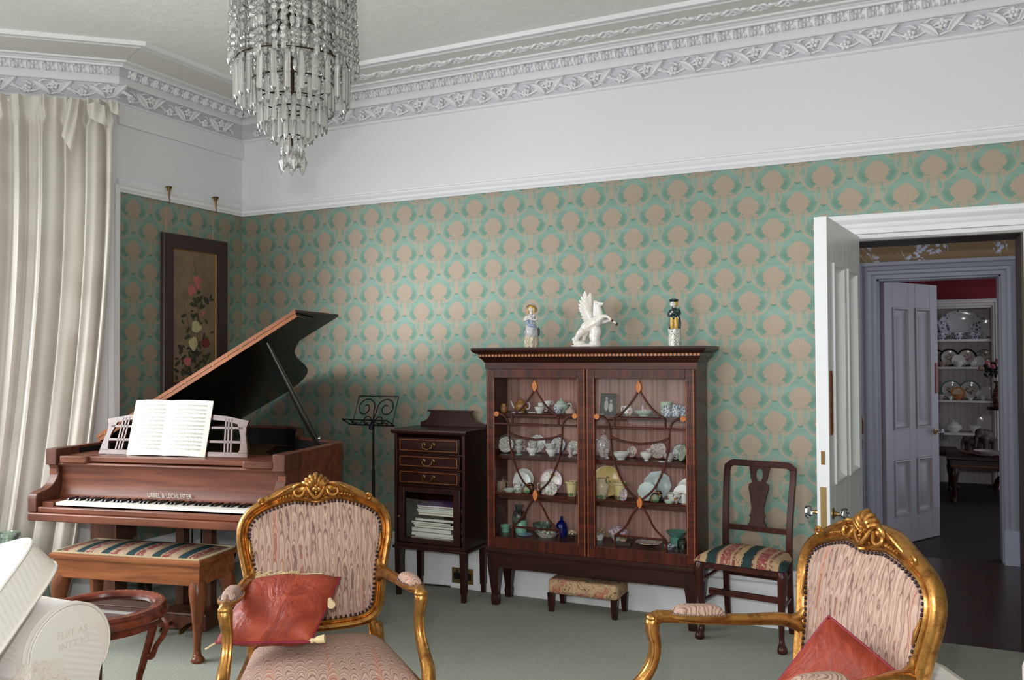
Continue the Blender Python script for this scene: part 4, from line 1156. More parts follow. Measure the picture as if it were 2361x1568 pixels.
# top shelf, right door
plate_flat('pale oval dish under the photograph on the top cabinet shelf', 2.867, S1, .04, P_ivspot, -.16, name='dish')
ph = thing('photo_frame', 'black and white photograph of two people leaning inside the cabinet top shelf', 'photograph', (2.901, -.09, S1+.001), 0, GR)
g = G('old_photo'); x_, y_, z_ = g.xyz(); nn = g.noise(30, 4); a1 = ((x_+.012)*(x_+.012)/.00016+(z_-.05)*(z_-.05)/.0012).ss(1.1, .7).max((((x_+.012)*(x_+.012)+(z_-.092)*(z_-.092))/.00006).ss(1.2, .8)); b1 = ((x_-.016)*(x_-.016)/.0002+(z_-.038)*(z_-.038)/.0009).ss(1.1, .7).max((((x_-.016)*(x_-.016)+(z_-.077)*(z_-.077))/.00006).ss(1.2, .8))
M_photo = g.fin(g.mix(a1.max(b1)*(nn*.5+.6), S(60, 62, 58), S(196, 196, 190)), .25)
m = MB().box(-.046, .046, 0, .004, 0, .118); m.build('photograph', M_photo, ph, rot=(rad(-12), 0, 0))
m = MB(); frame_ring(m, .098, .124, [(0, .004), (0, -.004), (.004, -.004), (.005, .0)], 0, -.003); m.build('frame', M_black, ph, rot=(rad(-12), 0, 0))
cup('white cream jug with red flowers, its handle to the left, top cabinet shelf', 3.049, S1+.0005, .03, .054, P_ivspot, -.16, a=PI*.95, name='cream_jug', cat='jug', prof=[(0, 0), (.018, 0), (.02, .004), (.03, .018), (.029, .034), (.022, .045), (.026, .054), (.022, .054), (.018, .044), (0, .03)])
bowl('shallow white oval dish holding a porcelain figure, top cabinet shelf', 3.142, S1+.0005, .058, .03, P_cel, -.16, name='dish')
m = MB(); m.tube([(0, 0, 0), (.002, 0, .02), (0, 0, .036)], [.012, .009, .006], 8); m.ball((0, 0, .044), .009, 8, 6); m.ball((.02, .002, .016), (.022, .01, .014), 10, 6, (0, .5, 0)); m.tube([(0, 0, .03), (.01, -.004, .022), (.016, -.004, .02)], .003, 5)
item('flower_figure', m, P_posy, 'tiny pink and green flower figure sitting in the white oval dish', 'figurine', (3.134, -.155, S1+.0075), None, GR)
cup('pale green mug with plant sprigs behind the blue and white jugs', 3.251, S1+.0005, .034, .076, por('green_sprig', S(196, 216, 190), (GRN,), 50, .3), -.08, handle=False, name='sprig_mug', cat='mug', prof=[(0, 0), (.032, 0), (.034, .076), (.031, .076), (.029, .006), (0, .006)])
JP = [(0, 0), (.018, 0), (.023, .012), (.023, .03), (.016, .045), (.02, .062), (.016, .062), (.012, .045), (0, .03)]
cup('blue and white china jug, first of the trio at the top shelf right end', 3.284, S1+.0005, .022, .062, P_blue, -.18, a=PI, name='china_jug', cat='jug', prof=JP)
cup('blue and white china jug, middle of the trio at the top shelf right end', 3.329, S1+.0005, .024, .07, P_blue, -.17, a=-.5, name='china_jug', cat='jug', prof=[(r*1.1, z*1.08) for r, z in JP])
cup('blue and white china jug, last of the trio against the right cabinet stile', 3.369, S1+.0005, .02, .056, P_blue, -.15, a=0, name='china_jug', cat='jug', prof=[(r*.92, z*.9) for r, z in JP])
# second shelf
plate_up('floral plate standing at the left end of the second cabinet shelf', 2.251, S2, .05, platemat('plate_floral_a', S(222, 228, 220), S(90, 120, 100), .05, .06, FLOR, dens=.8), -.12, rz=18)
cup('lower cup of the stacked floral pair behind the left plate', 2.325, S2+.0005, .027, .044, P_flor, -.1, a=.3)
cup('upper cup of the stacked floral pair behind the left plate', 2.325, S2+.0415, .027, .04, P_flor, -.1, a=.2)
plate_flat('tiny green saucer right of the stacked cups', 2.364, S2, .022, P_jade, -.18)
plate_up('round floral plate behind the handled cup, second cabinet shelf', 2.439, S2, .057, platemat('plate_floral_b', S(224, 226, 218), S(150, 120, 110), .057, .05, FLOR, dens=.7), -.06)
bowl('white bowl under the handled floral cup, second cabinet shelf', 2.445, S2+.0005, .038, .042, P_white, -.165)
cup('floral cup standing in the white bowl, its handle facing out', 2.445, S2+.03, .031, .046, P_flor, -.16, a=-PI/2)
plate_up('blue rimmed floral plate behind the wide tea bowl', 2.576, S2, .053, platemat('plate_floral_c', S(222, 226, 222), NAVY, .053, .09, FLOR, dens=.8), -.06)
bowl('white tea bowl below the blue rimmed plate', 2.571, S2+.0005, .038, .04, P_white, -.165)
cup('blue lined floral cup standing in the tea bowl', 2.562, S2+.03, .034, .042, P_flor, -.16, handle=False)
plate_up('red rimmed floral plate half behind the left door stile', 2.683, S2, .045, platemat('plate_floral_d', S(214, 220, 210), S(150, 70, 60), .045, .06, FLOR, dens=.8), -.07)
cup('small footed red and white cup in front of the red rimmed plate', 2.694, S2+.0005, .022, .05, P_flor2, -.17, handle=False, name='egg_cup', cat='cup', prof=[(0, 0), (.016, 0), (.016, .004), (.006, .014), (.012, .026), (.021, .038), (.022, .05), (.02, .05), (0, .034)])
pot('tall white biscuit jar with red bands and a domed lid', 2.877, S2+.0005, .046, .16, P_flor2, -.09, lidmat=por('red_band_lid', S(206, 190, 186), (RED_,), 60, .6), name='biscuit_jar', cat='jar', spout=False, a=PI*.9)
cup('small red and white goblet beside the biscuit jar', 2.922, S2+.0005, .017, .06, P_flor2, -.17, handle=False, name='goblet', cat='goblet', prof=[(0, 0), (.015, 0), (.014, .004), (.005, .014), (.005, .026), (.014, .034), (.017, .06), (.015, .06), (0, .036)])
plate_up('red floral saucer standing behind the wide white bowl', 3.046, S2, .036, platemat('plate_red_a', S(226, 222, 216), RED_, .036, .08, (RED_, NAVY, S(150, 90, 80)), dens=.7), -.075, rz=-10)
bowl('wide white bowl with grey rim, left half of the right door', 3.007, S2+.0005, .054, .04, P_white, -.17)
plate_up('rose coloured plate behind the small white bowl, second shelf', 3.200, S2, .05, platemat('plate_red_b', S(222, 214, 208), S(170, 90, 80), .05, .06, (RED_, S(140, 110, 130), GRN), dens=.6), -.06)
cup('low red cup resting on the small white bowl', 3.172, S2+.04, .022, .026, P_flor2, -.16, a=.1)
bowl('small deep white bowl on a foot, middle of the right door second shelf', 3.160, S2+.0005, .037, .047, P_white, -.175, foot=.3)
plate_up('blue edged plate behind the floral teacup at the second shelf right', 3.327, S2, .045, platemat('plate_blue_e', S(206, 216, 212), S(60, 80, 90), .045, .07, FLOR, dens=.5), -.06)
cup('floral teacup with dark rim at the second shelf right', 3.284, S2+.0005, .032, .042, P_flor, -.15, a=0)
plate_flat('small white saucer lying in front of the dark rimmed teacup', 3.261, S2, .026, P_white, -.19)
plate_up('green floral plate turned sideways against the right stile', 3.367, S2, .05, platemat('plate_green_f', S(214, 222, 208), S(90, 130, 100), .05, .08, (GRN, S(90, 110, 80), BRN), dens=.9), -.14, rz=-52)
# third shelf
cup('beige mug at the left end of the third cabinet shelf', 2.224, S3+.0005, .034, .072, por('beige_mug', S(176, 152, 132), (BRN,), 90, .3), -.15, name='beige_mug', cat='mug', prof=[(0, 0), (.032, 0), (.034, .072), (.031, .072), (.029, .006), (0, .006)])
plate_up('large plain white plate at the back of the third shelf left', 2.337, S3, .069, P_white, -.035)
plate_up('white plate with green ring and a crest before the plain white plate', 2.346, S3, .06, platemat('plate_crest', S(232, 234, 232), S(232, 234, 232), .06, .1, (BRN, NAVY, S(160, 100, 110)), .4, 90, .6), -.085)
cup('white mug with a coloured crest before the crested plate', 2.337, S3+.0005, .028, .055, por('crest_mug', WHT, (NAVY, RED_, GLD, GRN), 110, .6), -.145, handle=False, name='crest_mug', cat='mug', prof=[(0, 0), (.024, 0), (.028, .055), (.026, .055), (.022, .006), (0, .006)])
bowl('low white porcelain dish at the front of the third shelf left', 2.301, S3+.0005, .04, .028, P_cel, -.185, name='dish')
def egg(label, x, z, y):
    m = MB(); m.cur = 0; m.tube(cr([(-.03, 0, .01), (-.02, .01, .035), (.005, .015, .055), (.03, .01, .05)], 5), [.012]*15+[.008], 8); m.ball((.02, .01, .03), (.016, .012, .02), 8, 6); m.ball((-.01, .012, .03), (.018, .012, .022), 8, 6)
    m.cur = 1; m.ball((0, -.008, .026), (.024, .016, .025), 14, 10)
    m.cur = 2; m.ball((.02, -.002, .058), .006, 6, 5); m.ball((.028, 0, .045), .006, 6, 5); m.ball((-.02, 0, .01), (.012, .01, .01), 6, 5)
    return item('egg_ornament', m, [P_navy, por('green_egg', S(150, 170, 130), (GRN, PNK), 40, .5), P_gilt], label, 'ornament', (x, y, z+.0015), None, GR)
egg('navy and gold ornament with a green egg, left door of the third shelf', 2.410, S3, -.16)
plate_up('large white plate with a soft pink rim, third cabinet shelf', 2.522, S3, .072, platemat('plate_pink', S(228, 224, 216), S(206, 172, 184), .072, .17, (GLD, S(170, 140, 90)), .8, 60, .3), -.035)
cup('white jug with flower sprays before the pink rimmed plate', 2.517, S3+.0005, .038, .07, por('spray_jug', S(226, 224, 212), (PNK, GLD, GRN), 70, .5), -.13, a=PI, name='spray_jug', cat='jug', prof=[(0, 0), (.024, 0), (.028, .006), (.022, .012), (.03, .035), (.038, .068), (.04, .07), (.034, .068), (.025, .035), (0, .02)])
plate_up('small round plate painted with a bird, front of the third shelf', 2.574, S3, .042, platemat('plate_bird', S(226, 226, 222), S(150, 140, 140), .042, .05, (RED_, GLD, NAVY, GRN), dens=.55, scale=140), -.17)
def beaker(label, x, y, k=1):
    p = [(0, 0), (.026*k, 0), (.033*k, .075*k), (.041*k, .08*k), (.041*k, .088*k), (.035*k, .09*k), (.03*k, .08*k), (0, .02)]
    return cup(label, x, S3+.0005, .034, .09, P_yel, y, handle=False, name='yellow_beaker', cat='beaker', prof=p)
beaker('yellow majolica beaker with painted flowers, half behind the left door stile', 2.686, -.13)
plate_up('large yellow plate with a green sunburst, third cabinet shelf', 2.885, S3, .092, platemat('plate_sunburst', S(230, 200, 134), S(230, 200, 134), .092, .02, (GRN, BRN), .3, 60, .9), -.035)
cup('cream vase with a large green leaf before the yellow plate', 2.877, S3+.0005, .046, .12, P_cream, -.14, handle=False, name='leaf_vase', cat='vase', prof=[(0, 0), (.026, 0), (.03, .01), (.045, .06), (.047, .08), (.036, .1), (.03, .106), (.033, .12), (.028, .12), (0, .1)])
beaker('yellow majolica beaker with a green leaf, right of the cream vase', 2.984, -.12, 1.12)
plate_up('small violet flowered plaque standing before the yellow beaker', 3.028, S3, .036, platemat('plaque_violet', S(206, 192, 200), S(190, 160, 190), .036, .08, (VIO, GLD, BRN), dens=.6, scale=130), -.17, rz=-25, sx=.8)
plate_up('large eight sided frosted glass plate on the third shelf', 3.190, S3, .085, por('frosted_glass', S(170, 184, 184), (), rough=.2), -.035, n=9)
plate_up('smaller faceted frosted plate before the eight sided one', 3.144, S3, .055, por('frosted_glass_pale', S(184, 198, 196), (), rough=.2), -.1, n=10)
egg('navy and gold ornament with a green egg, right door of the third shelf', 3.208, S3, -.16)
plate_up('white plate with a gold ring at the very back, third shelf right', 3.372, S3, .068, platemat('plate_ring_a', WHT, WHT, .068, .18), -.035)
plate_up('white plate with a gold ring behind the gilt teacup', 3.347, S3, .052, platemat('plate_ring_b', WHT, WHT, .052, .2, (GLD, BRN), .35), -.09)
cup('white teacup with a gold rim tipped in front of the ringed plates', 3.312, S3+.006, .042, .056, por('gilt_teacup', WHT, (BRN, VIO, GLD), 50, .35), -.15, a=-.2, gilt=P_gilt)
cup('small flowered beaker against the right stile, third shelf', 3.372, S3+.0005, .018, .06, P_ivspot, -.16, handle=False, name='flowered_beaker', cat='beaker', prof=[(0, 0), (.016, 0), (.018, .06), (.016, .06), (.014, .006), (0, .006)])
bowl('tiny pale dish in front of the gilt teacup', 3.294, S3+.0005, .028, .026, P_cel, -.195, name='dish')
# cabinet floor
cup('tall dark mottled vase at the left of the cabinet floor', 2.310, S4+.0005, .04, .155, por('dark_vase', S(70, 76, 66), (S(40, 34, 30), S(110, 120, 104)), 20, .6, .15), -.07, handle=False, name='dark_vase', cat='vase', prof=[(0, 0), (.034, 0), (.042, .03), (.042, .09), (.034, .115), (.022, .128), (.024, .145), (.032, .155), (.027, .155), (0, .13)])
bowl('upturned jade green bowl in the left corner of the cabinet floor', 2.254, S4+.0005, .032, .042, P_jade, -.15, foot=.8)
cup('straight celadon pot on the cabinet floor, left', 2.352, S4+.0005, .036, .068, P_jade, -.13, handle=False, name='celadon_pot', cat='pot', prof=[(0, 0), (.034, 0), (.036, .01), (.036, .064), (.033, .068), (.03, .06), (0, .01)])
bowl('dark green mottled bowl on the cabinet floor, left', 2.480, S4+.0005, .062, .062, por('mottled_green', S(84, 104, 88), (S(50, 64, 54), S(120, 140, 120)), 50, .7), -.1)
plate_flat('flat blue dish at the front of the cabinet floor, left', 2.401, S4, .045, por('blue_dish', S(120, 166, 204)), -.185, name='dish')
m = MB(); m.lathe([(0, 0), (.05, 0), (.072, .026), (.076, .03), (.07, .03), (.05, .006), (0, .006)], n=36, caps=False, wob=lambda t, z: .05*sin(t*40*PI)*(z > .01))
for k in range(5): m.ball((.03*cos(k*1.3), .03*sin(k*1.3), .024), .012, 8, 5)
item('woven_basket_dish', m, por('white_basket', S(214, 212, 198), (S(180, 150, 140), GRN), 80, .3), 'white woven porcelain basket dish on the cabinet floor', 'dish', (2.542, -.165, S4+.0005), None, GR)
item('blue_bottle', MB().lathe([(0, 0), (.03, 0), (.035, .01), (.036, .055), (.03, .078), (.014, .094), (.009, .098), (.009, .118), (.011, .12), (0, .12)], n=24), M_cobalt, 'cobalt blue glass bottle with a short neck on the cabinet floor', 'bottle', (2.619, -.13, S4+.0005), None, GR)
def posy(label, x, y, r, h, matb, bl=16, mflow=None):
    m = MB(); m.cur = 0; m.lathe([(0, 0), (r*.5, 0), (r*.55, h*.1), (r*.9, h*.4), (r, h*.5), (0, h*.45)], n=20, caps=False)
    m.cur = 1
    random.seed(int(x*1000))
    for k in range(bl):
        a, q = k*2.4, r*.9*math.sqrt((k+.5)/bl)
        m.ball((q*cos(a), q*sin(a), h*.55+h*.4*(1-(q/r)**2)), r*.24, 7, 5)
    m.cur = 2
    for k in range(8): m.ball((r*.95*cos(k*.8), r*.95*sin(k*.8), h*.5), (r*.26, r*.2, r*.09), 6, 4, (0, 0, k*.8))
    return item('flower_posy', m, [matb, mflow or P_posy, P_leafy], label, 'posy', (x, y, S4+.0005), None, GR)
posy('cream porcelain posy on a dark stand beside the blue bottle', 2.694, -.15, .026, .044, P_brown, 12, por('cream_posy', S(220, 210, 180), (YEL, PNK, GRN), 120, .8, .4))
posy('white ribbed basket of orange flowers at the left of the right door', 2.861, -.13, .034, .075, P_white, 14, por('orange_posy', S(160, 150, 110), (S(220, 150, 60), GRN, PNK), 110, 1, .4))
posy('posy of violet and blue porcelain flowers in a pale green bowl', 2.970, -.12, .055, .08, P_cel, 30)
posy('small pink flower posy beside the violet posy', 3.018, -.17, .02, .056, P_pink, 9, por('pink_posy', S(206, 120, 120), (PNK, RED_), 120, .8, .4))
plate_flat('dark wooden bowl at the back of the cabinet floor, right', 3.134, S4, .064, P_dark, -.08, name='dish')
plate_flat('oval plate encrusted with porcelain flowers on the cabinet floor, right', 3.165, S4+.012, .076, por('encrusted_plate', S(226, 220, 214), (PNK, YEL, VIO, GRN, S(90, 120, 180)), 90, .7), -.16)
cup('teal vase with a flared rim at the right of the cabinet floor', 3.309, S4+.0005, .056, .082, P_teal, -.1, handle=False, name='teal_vase', cat='vase', prof=[(0, 0), (.034, 0), (.036, .03), (.034, .05), (.05, .068), (.06, .082), (.055, .082), (.034, .06), (0, .05)])
item('glass_jar', MB().lathe([(0, 0), (.024, 0), (.027, .01), (.027, .045), (.018, .052), (.02, .058), (0, .058)], n=20), M_paleglass, 'small pale glass jar in the right corner of the cabinet floor', 'jar', (3.357, -.16, S4+.0005), None, GR)
bowl('small blue and white dish in front of the teal vase', 3.294, S4+.0005, .034, .02, P_blue, -.195, name='dish')
item('trinket_box', MB().box(-.045, .045, -.02, .02, 0, .016), P_brown, 'low dark trinket box in front of the violet posy', 'box', (3.031, -.2, S4+.0005), None, GR)
# ================================================================ FIGURES ON THE CABINET
def remeshed(mb, name, mat, vox=.004, it=4, parent=None, loc=None, rot=None):
    o = mb.build(name, mat, parent, loc, rot, ang=180)
    r = o.modifiers.new('unite', 'REMESH'); r.mode = 'VOXEL'; r.voxel_size = vox; r.use_smooth_shade = True
    s = o.modifiers.new('smooth', 'SMOOTH'); s.factor = .5; s.iterations = it
    return o
ZT = 1.5535
def chain(mb, P, n=5, seg=10):
    q = cr(P, n); mb.tube([a[:3] for a in q], [a[3] for a in q], seg)
pg = thing('winged_horse_figurine', 'glossy white rearing winged horse figurine in the middle of the cabinet top', 'figurine', (2.835, -.2, ZT), 0)
mb = MB(); k_ = .000303
def Z(x, z, y=0): return ((x-1600)*k_, y, (1170-z)*k_)
chain(mb, [Z(1450, 870)+(.02,), Z(1510, 800)+(.034,), Z(1620, 740)+(.036,), Z(1740, 680)+(.034,), Z(1800, 640)+(.026,)])
chain(mb, [Z(1745, 670)+(.032,), Z(1800, 570)+(.022,), Z(1785, 450)+(.0155,), Z(1745, 350)+(.0125,)])
chain(mb, [Z(1730, 325)+(.012,), Z(1775, 345)+(.0145,), Z(1825, 350)+(.0105,), Z(1865, 350)+(.009,), Z(1878, 352)+(.005,)])
for s, h in ((-1, 0), (1, 0)): mb.ball(Z(1735+s*8, 300, s*.008), (.004, .004, .009), 6, 5)
chain(mb, [Z(1790, 660, -.014)+(.02,), Z(1870, 600, -.018)+(.0145,), Z(1950, 590, -.02)+(.0095,), Z(2030, 640, -.02)+(.0075,), Z(2060, 668, -.02)+(.0085,)])
chain(mb, [Z(1800, 690, .014)+(.02,), Z(1890, 690, .018)+(.012,), Z(1985, 665, .018)+(.0095,), Z(2070, 705, .018)+(.007,), Z(2105, 730, .018)+(.008,)])
chain(mb, [Z(1480, 850, -.016)+(.026,), Z(1400, 920, -.02)+(.02,), Z(1365, 980, -.02)+(.014,), Z(1310, 1060, -.02)+(.0095,), Z(1285, 1110, -.02)+(.0095,)])
chain(mb, [Z(1510, 850, .016)+(.028,), Z(1450, 960, .02)+(.018,), Z(1440, 1040, .02)+(.013,), Z(1390, 1110, .02)+(.011,)])
chain(mb, [Z(1430, 900)+(.01,), Z(1330, 970)+(.014,), Z(1280, 1050)+(.012,), Z(1250, 1010)+(.008,), Z(1245, 990)+(.004,)])
# rocks
mb.ball(Z(1520, 1150), (.088, .05, .016), 14, 8); mb.ball(Z(1700, 1120), (.036, .04, .03), 12, 8); mb.ball(Z(1710, 1010), (.028, .032, .05), 12, 8)
mb.ball(Z(1720, 890), (.032, .03, .045), 12, 8); mb.ball(Z(1690, 800), (.03, .028, .04), 12, 8); mb.ball(Z(1400, 1120), (.036, .036, .024), 12, 8)
mb.ball(Z(1640, 960), (.018, .024, .03), 10, 7); mb.ball(Z(1300, 1145), (.03, .03, .01), 10, 6); mb.ball(Z(1760, 1145), (.02, .03, .014), 10, 6)
for q in range(9): chain(mb, [Z(1738-q*2, 300+q*34)+(.007,), Z(1690-q*2, 296+q*36)+(.006,), Z(1655-q*2, 270+q*38)+(.002,)], 3, 6)
M_biscuit = plain('white_glaze', S(240, 234, 228), .1, coat=.5, var=.02)
remeshed(mb, 'body', M_biscuit, .0036, 3, pg)
mb = MB()
for s in (-1, 1):
    W = [((1550, 105), (1590, 470)), ((1520, 145), (1600, 500)), ((1470, 200), (1610, 530)), ((1430, 270), (1620, 560)), ((1412, 340), (1625, 585)), ((1412, 410), (1630, 610)), ((1425, 470), (1640, 630)), ((1450, 540), (1650, 645)), ((1462, 610), (1660, 660)), ((1490, 665), (1665, 675)), ((1525, 705), (1670, 690))]
    for i, (a, b) in enumerate(W):
        y = s*(.012+.0035*(10-i)*.5)
        p0, p1 = Vector(Z(*a, y+s*.016)), Vector(Z(*b, s*.014))
        mb.tube([p0, p0.lerp(p1, .12), p0.lerp(p1, .4), p0.lerp(p1, .75), p1], [.002, .0085, .0105, .0095, .006], 8, sq=.35, up=(1, 0, .2))
mb.build('wing', M_biscuit, pg)
for P in (Z(2066, 674, -.02), Z(2112, 738, .018), Z(1282, 1118, -.02)):
    MB().ball(P, (.009, .0085, .0085), 8, 6).build('hoof', plain('gilt_brown_hoof', S(92, 60, 30), .3, metal=.4) if 'gilt_brown_hoof' not in bpy.data.materials else bpy.data.materials['gilt_brown_hoof'], pg)
for s in (-1,): MB().ball(Z(1757, 345, s*.0145), .0024, 6, 5).build('eye', M_black, pg)
P_skin = por('painted_face_china', S(234, 226, 222)); P_bluecloth = por('pale_blue_glaze', S(150, 170, 206)); P_greyw = por('grey_white_glaze', S(204, 204, 206), (S(160, 160, 166),), 60, .4)
P_hair = por('yellow_hair_glaze', S(206, 160, 60)); P_rock = por('flower_crusted_rock', S(212, 202, 180), (S(190, 150, 70), S(140, 110, 60), WHT, S(120, 120, 80)), 170, .9, .3)
P_rockg = por('green_white_rock', S(220, 220, 216), (S(90, 100, 60), S(60, 60, 40), S(190, 170, 120)), 150, .7, .3)
P_dkgreen = por('dark_green_glaze', S(28, 52, 54)); P_yellow = por('ochre_glaze', S(206, 164, 66))
def face(mb, c, r, fy=-1):
    mb.ball(c, (r, r*.95, r*1.22), 14, 10)
    mb.ball((c[0], c[1]+fy*r*.98, c[2]-r*.08), (r*.13, r*.2, r*.26), 6, 5)
    for s in (-1, 1): mb.ball((c[0]+s*r*1.0, c[1], c[2]-.05*r), (r*.14, r*.24, r*.3), 6, 5)
lady = thing('shepherdess_figurine', 'china lady figurine in a bonnet and pale dress on the left of the cabinet top', 'figurine', (2.459, -.2, ZT), 0)
mb = MB(); mb.lathe([(0, 0), (.042, 0), (.044, .02), (.041, .05), (.043, .07), (0, .074)], n=48, wob=lambda t, z: .07*sin(t*9*2*PI+z*200)+.03*sin(t*23*2*PI-z*330)); mb.build('rocky_base', P_rock, lady)
mb = MB(); mb.lathe([(.034, .06), (.044, .066), (.041, .1), (.032, .135), (.021, .158), (.02, .166), (.026, .18), (.025, .192), (.012, .203), (0, .204)], n=30, caps=False, wob=lambda t, z: .06*sin(t*14*2*PI)*max(0, (.15-z)/.09)); mb.build('dress', P_greyw, lady, ang=70)
mb = MB(); chain(mb, [(0, 0, .195, .009), (0, 0, .215, .0085), (0, 0, .222, .008)]); face(mb, (0, -.002, .232), .0165)
for s in (-1, 1): chain(mb, [(s*.024, 0, .188, .009), (s*.04, -.006, .17, .009), (s*.03, -.022, .166, .007), (s*.006, -.028, .172, .006), (-s*.004, -.029, .174, .005)])
mb.build('figure', P_skin, lady)
for s in (-1, 1): MB().ball((s*.006, -.0175, .236), .0018, 6, 4).build('eye', M_black, lady)
mb = MB(); mb.ball((0, .003, .24), (.0205, .019, .019), 12, 8)
for s in (-1, 1): chain(mb, [(s*.017, -.002, .24, .007), (s*.02, -.002, .224, .007), (s*.019, -.004, .208, .004)])
mb.build('hair', P_hair, lady)
mb = MB(); mb.lathe([(.014, .246), (.03, .243), (.036, .236), (.035, .233), (.026, .24), (.02, .258), (.01, .264), (0, .265)], (0, .006, 0), 20, caps=False, wob=lambda t, z: .06*sin(t*12*2*PI)); mb.xf(Matrix.Translation((0, .008, .243)) @ Matrix.Rotation(-.75, 4, 'X') @ Matrix.Translation((0, 0, -.24))); mb.build('bonnet', P_greyw, lady)
mb = MB(); chain(mb, [(-.02, -.026, .165, .006), (.0, -.034, .135, .01), (.024, -.03, .13, .009), (.034, -.02, .115, .005)]); chain(mb, [(-.018, -.022, .16, .005), (.018, -.024, .158, .005)]); mb.build('sash', P_bluecloth, lady)
mb = MB(); mb.ball((.028, -.022, .19), (.01, .009, .011), 8, 6); mb.ball((.018, -.026, .178), (.016, .01, .008), 8, 6); mb.ball((-.01, -.03, .148), (.009, .006, .007), 7, 5); mb.build('lamb', P_greyw, lady)
mb = MB(); chain(mb, [(-.04, .01, .07, .008), (-.045, .008, .1, .006), (-.042, .006, .125, .003)]); chain(mb, [(.042, .01, .07, .006), (.046, .008, .1, .006), (.042, .006, .12, .003)]); mb.build('tree_stump', P_brown, lady)
man = thing('piper_figurine', 'china man figurine in dark green coat and beret at the right of the cabinet top', 'figurine', (3.335, -.2, ZT), 0)
mb = MB(); mb.lathe([(0, 0), (.036, 0), (.036, .03), (.033, .07), (.034, .095), (0, .1)], n=48, wob=lambda t, z: .08*sin(t*7*2*PI+z*160)+.03*sin(t*19*2*PI-z*300)); mb.build('rocky_base', P_rockg, man)
mb = MB()
for s in (-1, 1): chain(mb, [(s*.011, -.006, .09, .009), (s*.012, -.008, .12, .011), (s*.01, -.004, .158, .013)])
mb.build('breeches', P_yellow, man)
mb = MB(); chain(mb, [(0, 0, .15, .017), (0, 0, .18, .02), (0, 0, .2, .02), (0, 0, .215, .011)])
for s in (-1, 1):
    chain(mb, [(s*.018, .004, .165, .013), (s*.024, .006, .13, .012), (s*.028, .004, .1, .007), (s*.028, .004, .092, .004)])
chain(mb, [(.02, 0, .205, .011), (.03, -.008, .182, .0105), (.02, -.022, .176, .009), (.0, -.028, .184, .007)])
chain(mb, [(-.018, 0, .2, .01), (-.028, -.012, .18, .009), (-.026, -.02, .17, .008), (-.012, -.026, .176, .006)])
remeshed(mb, 'coat', P_dkgreen, .003, 2, man)
mb = MB(); chain(mb, [(-.002, -.004, .212, .008), (-.004, -.006, .222, .008)]); face(mb, (-.005, -.009, .234), .0155)
mb.ball((-.004, -.03, .19), .006, 8, 6); mb.ball((-.014, -.028, .18), .006, 8, 6); mb.build('figure', P_skin, man)
for s in (-1, 1): MB().ball((-.005+s*.0055, -.0235, .238), .0016, 6, 4).build('eye', M_black, man)
MB().tube([(-.004, -.027, .222), (-.003, -.034, .2)], [.0025, .004], 8).build('pipe', P_brown, man)
MB().ball((.002, .001, .24), (.0185, .0165, .02), 12, 8).build('hair', P_hair, man)
mb = MB(); mb.lathe([(0, .248), (.02, .247), (.027, .253), (.026, .261), (.014, .267), (0, .268)], (-.002, -.002, 0), 18); mb.build('beret', P_dkgreen, man)

# ================================================================ FOOTSTOOL
fs = thing('footstool', 'small footstool covered in rose tapestry under the china cabinet', 'stool', (2.79, -.145, 0), 0)
g = G('rose_tapestry'); a = g.noise(13, 2, .5, 1.2); b = g.noise(60, 4, .7, 1.5); x_, y_, z_ = g.xyz()
c = g.mix(b.ss(.35, .7), S(190, 158, 126), S(206, 176, 142))
c = g.mix(a.ss(.56, .6)*b.ss(.42, .48), c, S(164, 96, 84)); c = g.mix(a.ss(.63, .66)*b.ss(.46, .5), c, S(190, 120, 106))
c = g.mix((a-.5).abs().ss(.035, .02)*b.ss(.45, .5), c, S(110, 100, 62)); c = g.mix((a-.42).abs().ss(.02, .01)*b.ss(.5, .55), c, S(186, 122, 66))
g.bump(b, .3, .003); M_rose = g.fin(c, .9, spec=.15)
def rbox(u, v): pass
mb = MB(); mb.box(-.215, .215, -.11, .11, .105, .193); mb.build('cushion_top', M_rose, fs, bevel=.022)
for sx in (-1, 1):
    for sy in (-1, 1):
        m = MB(); x, y = sx*.195, sy*.09
        m.rings([[(x-r, y-r, z), (x+r, y-r, z), (x+r, y+r, z), (x-r, y+r, z)] for r, z in ((.0135, 0), (.02, .11))]); m.build('leg', M_darkmahog, fs)

